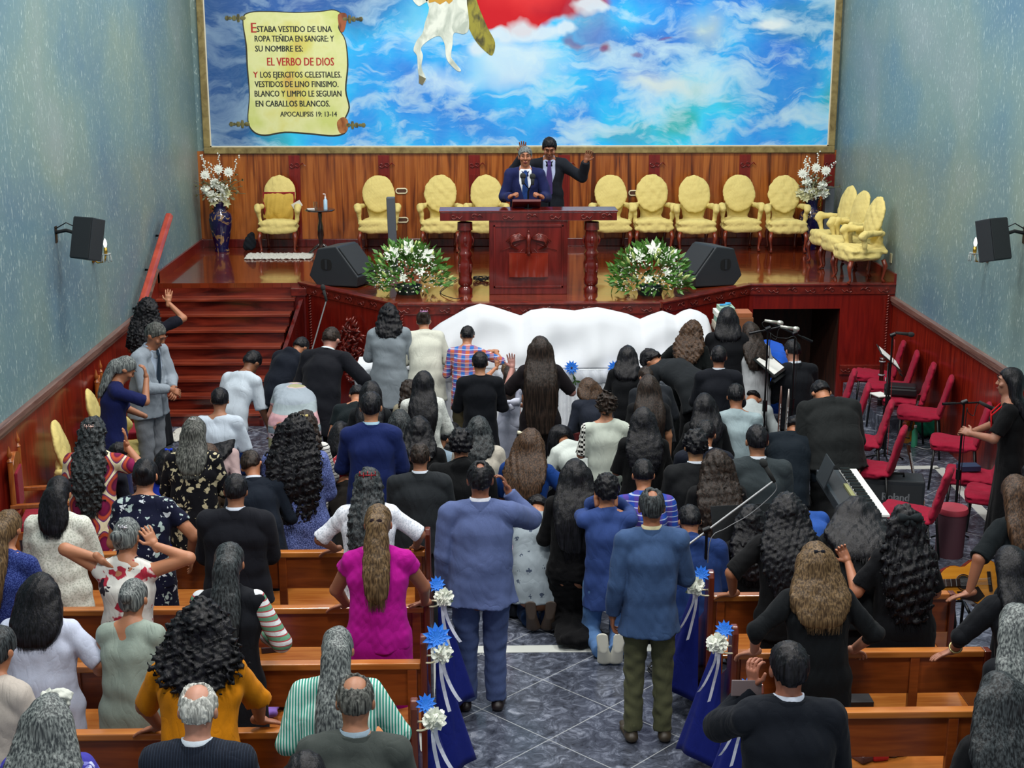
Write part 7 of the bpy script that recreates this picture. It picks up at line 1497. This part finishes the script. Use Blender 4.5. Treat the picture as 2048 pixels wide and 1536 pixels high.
person('kneeling woman with long grey-black hair right of the blue suit', 800, 823, pose='kneel', h=1.62, hair='long', hc='dkgrey', L=.55, top='shirt', tc='1c1c20', bot='skirt', bc='15161a')
person('kneeling woman with shoulder-length black hair in black blouse', 838, 837, pose='kneel', h=1.66, lean=14, hair='long', curl=.4, hc='black', L=.34, hw=1.1, top='shirt', tc='0c0d10', bot='skirt', bc='0c0d10', w=1.3, belly=1.2)
person('bowed head of black hair between the black suit and the hooded youth', 904, 850, pose='heels', h=1.5, hair='long', curl=.3, hc='black', L=.3, top='shirt', tc='18191e', bot='skirt', bc='121318')
person('boy in black and pale blue shirt bowing behind the hooded youth', 884, 862, pose='heels', h=1.62, lean=24, nod=34, hair='short', hc='black', top='shirt', tc='8ea2b4', bot='trousers', bc='14161c', face=-12)
person('youth with curly hair in black hooded sweatshirt kneeling', 922, 860, pose='kneel', h=1.74, hair='short', curl=1, hc='black', top='hoodie', tc='090b0e', bot='trousers', bc='14161c', w=1.1, nod=10, sk='a87456')
person('woman in cream cardigan with dark shoulder-length hair kneeling', 957, 837, pose='kneel', h=1.62, lean=14, hair='long', curl=.3, hc='dkgrey', L=.32, top='cardigan', tc='b2ada2', bot='skirt', bc='30302e', w=1.15)
person('woman in royal blue dress with long brown hair and white bow', 1064, 862, pose='kneel', h=1.72, hair='long', hc='brown', L=.52, hw=1.25, top='dress', tc='0e3474', sleeve=.42, w=1.15, lean=14, face=-14, acc=bow('d4d0b8', (-.06, -.08, .07), .04), arms=('front', dict(r=(.10, .22, -.30), pole=(1, -.6, 0))))
person('girl with dark loose hair bowed forward right of the blue dress', 1110, 864, pose='kneel', h=1.52, lean=42, nod=34, hair='long', hc='black', L=.3, hw=1.1, top='shirt', tc='c0c8c4', bot='skirt', bc='20242a', face=25)
person('man in white shirt curled forward beside the blue dress', 1160, 905, pose='heels', h=1.72, lean=50, nod=50, anchor='back', hair='short', hc='dkbrown', top='shirt', tc='c4ccc8', bot='trousers', bc='2a2e34', w=1.25, belly=1.2, face=30)
person('person in charcoal jacket bowed to the floor near the girl in white', 1075, 846, pose='bow', h=1.70, anchor='back', lean=60, hair='short', hc='black', top='suit', tc='16191c', bot='trousers', bc='14161a', w=1.25, face=8)
person('youth with long brown hair in grey suit jacket bowed at the table', 1172, 762, h=1.36, lean=20, nod=30, hair='long', hc='brown', L=.2, hw=1.1, top='suit', tc='1f2430', bot='trousers', bc='14161a', face=12)
person('boy with fluffy dark hair in white tee with checked shoulder bands', 1213, 788, pose='stand', h=1.48, hair='short', curl=1.4, hc='dkbrown', top='tee', tc='b2bab0', tk='checker', bot='trousers', bc='1a1c20', sleeve=.5, w=1.1, nod=4)
person('woman in black with straight dark hair bent toward the table edge', 1256, 695, h=1.44, lean=12, hair='long', hc='black', L=.32, top='shirt', tc='0c0e12', bot='skirt', bc='0c0e12', face=-8, w=1.1)
person('big man in charcoal jacket bent double in front of the dust sheet', 1350, 724, pose='lean', h=1.72, lean=68, nod=10, anchor='back', hair='short', curl=.5, hc='black', top='suit', tc='1a1e22', bot='trousers', bc='0c0e12', w=1.3, face=42)
person('man in dark grey suit bowing left of the long-haired black tee', 1286, 740, h=1.40, lean=26, nod=28, hair='short', hc='dkbrown', top='suit', tc='1c2026', bot='trousers', bc='14161c', w=1.2, face=16, sk='a07058')
person('woman in black tee with long dark hair and arms hanging down', 1296, 753, pose='stand', h=1.48, hair='long', hc='dkbrown', L=.62, hw=1.1, top='tee', tc='101114', bot='skirt', bc='0c0d10', sleeve=.4, arms=('down', 'down'), w=1.05, sk='a87858')
person('woman in black top with long loose black hair, below the black tee', 1285, 818, pose='stand', h=1.48, hair='long', curl=.25, hc='black', L=.56, hw=1.2, top='tee', tc='08090c', bot='skirt', bc='0a0b10', sleeve=.5, w=1.25, arms=('front', 'front'))
person('woman with wavy brown hair in black tee leaning on the table corner', 1388, 645, h=1.56, lean=18, nod=20, hair='long', curl=.6, hc='brown', L=.46, hw=1.2, top='tee', tc='0c1112', bot='skirt', bc='0c1012', sleeve=.4, face=-20, arms=(dict(r=(-.04, .26, -.22), pole=(-1, -.2, -.4)), 'front'))
person('woman in black dress with smooth black hair standing at the blue cloth', 1455, 618, h=1.66, hair='long', hc='black', L=.28, hw=1.0, top='dress', tc='0b0d12', sleeve=.4, w=1.2, lean=8, face=-6, arms=('front', dict(r=(.20, .28, -.14), pole=(1, -.5, -.5))))
person('girl in black top and pale grey skirt by the blue cloth', 1497, 648, h=1.52, lean=14, hair='long', hc='dkbrown', L=.5, top='cardigan', tc='a8acb0', bot='kneeskirt', bc='b0b2b2', legs=True, face=8, sk='8e5e48', shoes='101012')
person('man in dark suit with white collar kneeling beside the table corner', 1438, 693, h=1.52, hair='short', hc='black', top='suit', tc='11141c', bot='trousers', bc='11141c', w=1.15, collar='c8d0dc', nod=12, face=-6, sk='8e6048')
person('woman with dusky black hair half lost in shadow behind the curly youth', 1408, 790, pose='kneel', h=1.60, hair='long', hc='black', L=.4, hw=1.1, top='shirt', tc='0e1013', bot='skirt', bc='0c0d10')
person('boy in pale blue-grey shirt with cropped hair kneeling upright', 1470, 770, pose='kneel', h=1.66, hair='short', hc='black', top='shirt', tc='92a4aa', bot='trousers', bc='1c2024', w=1.1, sk='9a6a4e', hem=.34)
person('person in white shirt curled behind the pale blue-grey shirt', 1494, 818, pose='heels', h=1.85, lean=46, nod=40, anchor='back', hair='short', hc='black', top='shirt', tc='aab4b6', bot='trousers', bc='1c2024', face=-20)
person('man in dark suit with white collar kneeling before the stage opening', 1580, 682, pose='kneel', h=1.70, hair='short', hc='black', top='suit', tc='0f1218', bot='trousers', bc='0f1218', w=1.1, collar='c8d0dc', nod=24, face=14, turn=10, sk='a07460')
person('youth in navy suit behind the curly-haired youth', 1412, 845, pose='kneel', h=1.70, lean=16, hair='short', hc='black', top='suit', tc='121724', bot='trousers', bc='121724', collar='c8d0dc', nod=24, face=-10, w=1.1)
person('youth with curly cropped hair in charcoal suit and white collar', 1390, 863, pose='kneel', h=1.76, hair='short', curl=1, hc='black', top='suit', tc='17191c', bot='trousers', bc='17191c', collar='c8d0dc', nod=14, sk='b08460', w=1.15)
person('man in grey suit with white collar behind the silver boom stand', 1513, 852, pose='kneel', h=1.80, hair='short', hc='black', top='suit', tc='30383c', bot='trousers', bc='20262a', w=1.15, collar='c8d0dc', nod=12, sk='94684e')
person('youth in dark blue jacket curled beside the two flutes', 1580, 888, pose='heels', h=1.74, lean=36, nod=46, hair='short', curl=.4, hc='black', top='suit', tc='0f1922', bot='trousers', bc='101216', w=1.2, face=-20, anchor='back')
person('heavy man in black jacket bent over a red covered chair', 1668, 822, pose='kneel', h=1.84, lean=34, nod=46, anchor='back', hair='short', hc='black', top='suit', tc='1a1d1e', bot='trousers', bc='101214', w=1.5, belly=1.4, face=8, hem=.05)
person('woman with long wavy brown-black hair kneeling right of centre', 1432, 903, pose='kneel', h=1.68, hair='long', curl=.5, hc='dkbrown', L=.80, hw=1.35, top='shirt', tc='0e0f12', bot='skirt', bc='0c0d10', w=1.2)
person('youth in blue and purple plaid shirt with short hair kneeling', 1285, 922, pose='kneel', h=1.70, hair='short', hc='black', top='shirt', tc='1e48a0', tk='plaid', tk2='5a3c88', tk3='3a3a90', bot='trousers', bc='2a2e3a', w=1.05, sk='a06c4c', lean=14, arms=('front', 'front'))
person('person in bright blue shirt bowed low between two kneeling youths', 1243, 960, pose='heels', h=1.66, lean=50, nod=40, anchor='back', hair='short', hc='black', top='shirt', tc='1a46a0', bot='trousers', bc='1a1c20', face=25)
person('woman in black with long smooth black hair kneeling left of the jeans', 1150, 922, pose='kneel', h=1.70, hair='long', hc='black', L=.62, hw=1.3, top='dress', tc='09090c', sleeve=.9, w=1.25, belly=1.2)
person('youth in blue shirt and jeans kneeling with both hands on his face', 1213, 950, pose='kneel', h=1.66, hair='short', curl=.5, hc='black', top='shirt', tc='30467e', bot='trousers', bc='5478a8', w=1.02, shoes='c4c4b8', lean=2, nod=14, arms=('face', 'face'), sk='a06c4c', hem=.20, vox=.0095)
person('balding man in blue blazer and olive trousers standing in the aisle', 1303, 978, h=1.66, hair='short', hc='dkgrey', top='suit', tc='385076', bot='trousers', bc='55573f', w=1.0, shoes='3a3226', collar='c4bc98', nod=10, lean=2, hem=.12, arms=('down', 'front'), sk='8e5c40', vox=.009, bald=.65)
person('big man in grey-blue suit standing in the aisle, hand to face', 960, 924, h=1.70, hair='short', hc='black', top='suit', tc='53618c', bot='trousers', bc='475680', w=1.25, belly=1.3, shoes='1e1414', collar='d0d4e0', nod=12, lean=3, hem=.11, arms=('down', dict(r=(.0, .22, .08), pole=(.75, -.1, -1), hand=((-.4, .3, 1), (1, .2, .3), 30))), sk='7c4e38', vox=.009, bald=.55)
person('boy with dark hair behind the arm of the big man in grey-blue', 1036, 995, pose='heels', h=1.45, lean=15, hair='short', hc='black', top='shirt', tc='c0a0b8', bot='trousers', bc='1c2028', face=-20, nod=10)
person('man in pale printed shirt and jeans curled on his knees, brown shoes', 1078, 1058, pose='heels', h=1.74, lean=34, nod=56, anchor='back', hair='short', hc='black', top='shirt', tc='87929a', tk='sparse', tk2='3c4658', bot='trousers', bc='1c3050', w=1.3, belly=1.25, shoes='3c3028', acc=None, vox=.0095, hem=.11)
person('person in blue hooded sweatshirt kneeling behind the boom stand', 1377, 1015, pose='kneel', h=1.60, hair='short', hc='black', top='hoodie', tc='1c3468', bot='trousers', bc='14161c', w=1.25, lean=14, nod=30, hem=.36)
person('kneeling person with round dark hair behind the slotted music stand', 1500, 1013, pose='kneel', h=1.52, hair='long', curl=.5, hc='black', L=.5, hw=1.3, top='shirt', tc='0b0c0f', bot='skirt', bc='0b0c0f', w=1.1)
# --- right hand pews
person('woman in black with long wavy black hair, one hand on the first right pew', 1572, 990, h=1.62, hair='long', curl=.5, hc='black', L=.62, hw=1.35, top='tee', tc='090a0d', bot='skirt', bc='0b0c10', w=1.2, sleeve=.5, lean=12, face=-4, arms=(HND(1466, 1187, .945, -.6, 12, (-1, -.8, 0), .5), 'front'), sk='946244')
person('person in denim blue shirt curled forward, curly hair hanging', 1626, 1048, pose='heels', h=1.70, lean=40, nod=40, anchor='back', hair='short', curl=1, hc='dkgrey', top='shirt', tc='28509c', bot='trousers', bc='14161c', w=1.25, face=30)
person('woman in black bending with long black hair behind the keyboard end', 1712, 1005, pose='lean', h=1.66, lean=44, hair='long', hc='black', L=.48, hw=1.5, top='tee', tc='0e1114', bot='skirt', bc='0c0d10', w=1.2, sleeve=.5, face=-12, arms=(dict(r=(-.10, .05, -.42), pole=(-1, -.5, 0)), 'front'), sk='90685c')
person('woman in black dress with curly black hair and a black bow, hand raised', 1808, 1015, h=1.56, hair='long', curl=.9, hc='black', L=.68, hw=1.25, top='dress', tc='080a0f', sleeve=.42, w=1.3, belly=1.2, nod=10, acc=bow('1c2226', (0, -.125, .06), .07), arms=(dict(r=(-.17, .18, -.10), pole=(-.5, -.4, -1), hand=((-.5, .3, .9), (-.2, 1, .2), 35)), 'front'), sk='a06c50')
person('woman in black shirt with highlighted brown hair gripping the second right pew', 1628, 1088, h=1.60, hair='half', hc='ltbrown', L=.42, hw=1.25, top='shirt', tc='0c1014', bot='skirt', bc='0c1014', w=1.2, sleeve=.68, lean=9, hem=.3, acc=bow('14161e', (0, -.12, .05), .03, 'hair_rosette'), arms=(HND(1508, 1303, .945, -.6, 22, (-1, -.8, 0), .5), HND(1705, 1300, .945, .5, 22, (1, -.8, 0), .5)), sk='b07e66')
person('man in dark suit holding a telephone up before his face', 1578, 1285, h=1.74, hair='short', hc='black', top='suit', tc='0e131c', bot='trousers', bc='0e131c', w=1.25, belly=1.2, collar='c0c8d8', nod=6, lean=4, arms=(dict(r=(.08, .25, .03), pole=(-.9, -.1, -1), hand=((-.1, .1, 1), (-.8, -.5, .2), 35)), 'front'), sk='8e5c48')
person('woman in black shirt with long reddish brown hair at the right edge', 2024, 955, h=1.64, hair='long', hc='brown', L=.62, hw=1.2, top='shirt', tc='0d1418', bot='skirt', bc='0b0d12', sleeve=.5, w=1.2, lean=10, face=14, arms=(HND(1938, 1186, .945, -.8, 8, (-1, -.5, 0), .4), 'front'), sk='8e6048', acc=None)
person('woman in black with dark hair leaning on the second right pew, bracelet', 2012, 1098, h=1.60, hair='long', hc='black', L=.5, hw=1.2, top='shirt', tc='0b0e14', bot='skirt', bc='0b0d12', sleeve=.72, w=1.25, lean=16, face=12, arms=(HND(1908, 1300, .945, -.9, 8, (-1, -.6, 0), .2), 'front'), sk='8e604c', acc=lambda o, hp, s, J: bangle(o, J, 0))
person('woman in black tee with ash-blond grey hair at the right edge', 2028, 1212, h=1.60, hair='long', hc='grey', L=.5, hw=1.3, top='tee', tc='0c1016', bot='skirt', bc='0b0d12', sleeve=.5, w=1.2, sk='8c6250', arms=('down', 'front'), face=8)
person('woman with straight dark grey hair at the bottom right corner', 1992, 1348, h=1.60, hair='long', hc='dkgrey', L=.5, hw=1.6, top='shirt', tc='0c0e12', bot='skirt', bc='0b0d12', w=1.25, face=10)
person('woman in black dress wearing a red lanyard, facing left by the wall', 2022, 738, h=1.66, face=72, hair='long', hc='black', L=.5, hw=1.1, top='dress', tc='07080b', sleeve=.42, w=1.15, nod=-6, facedet=True, skirtlen=.72, legs=True, shoes='101012', sk='8e6450', acc=lambda o, hp, s, J: lanyard(o, J, s), arms=(dict(r=(.10, .30, -.26), pole=(-1, -.6, -.4), hand=((.4, .8, .2), (-.6, .2, .6), 35)), dict(r=(-.08, .30, -.28), pole=(1, -.6, -.4), hand=((-.4, .8, .2), (.6, .2, .6), 35))))
person('person in dark grey blazer cut off at the right edge, behind brown hair', 2062, 925, h=1.60, hair='short', hc='black', top='suit', tc='1c2026', bot='trousers', bc='14161c', face=20)
person('small child in black top with straight black bobbed hair, kneeling', 682, 846, pose='kneel', h=1.45, hair='bob', hc='black', L=.24, top='tee', tc='111116', bot='skirt', bc='16161c', sk='90604a')
person('girl with long black hair bowed sideways over a pale pink blouse', 466, 852, pose='heels', h=1.66, lean=30, nod=28, hair='long', hc='black', L=.45, hw=1.2, top='shirt', tc='b8a0a0', bot='skirt', bc='181a20', face=-22)
person('woman with long light brown hair half hidden behind the cream scrolls', 420, 892, pose='kneel', h=1.60, lean=14, hair='long', hc='brown', L=.5, hw=1.1, top='shirt', tc='4a3c30', bot='skirt', bc='20242c', face=-10)
person('child with blue hair clip and bright blue shirt behind the leaf print', 338, 898, pose='kneel', h=1.52, hair='bob', hc='black', L=.22, top='tee', tc='1a34a8', bot='trousers', bc='14161c', acc=bow('1c3cb8', (.02, -.10, .09), .03))

# the telephone in the man's hand
ph = [x for x in bpy.data.objects if str(x.get('label', '')).startswith('man in dark suit holding a telephone')][0]
p = atZ(1512, 1372, 1.46); mb = MB(); mb.box((0, 0, 0), (.15, .012, .078), (R(-10), R(4), R(6))); o = mb.build('telephone', plain('phone_shell', '6a5e60', .3), bevel=.004)
bpy.context.view_layer.update()
o.location = (ph.location.x-.155, ph.location.y+.27, p.z+.0); tag(o, 'telephone held up by the man in dark suit at the bottom right', 'telephone')
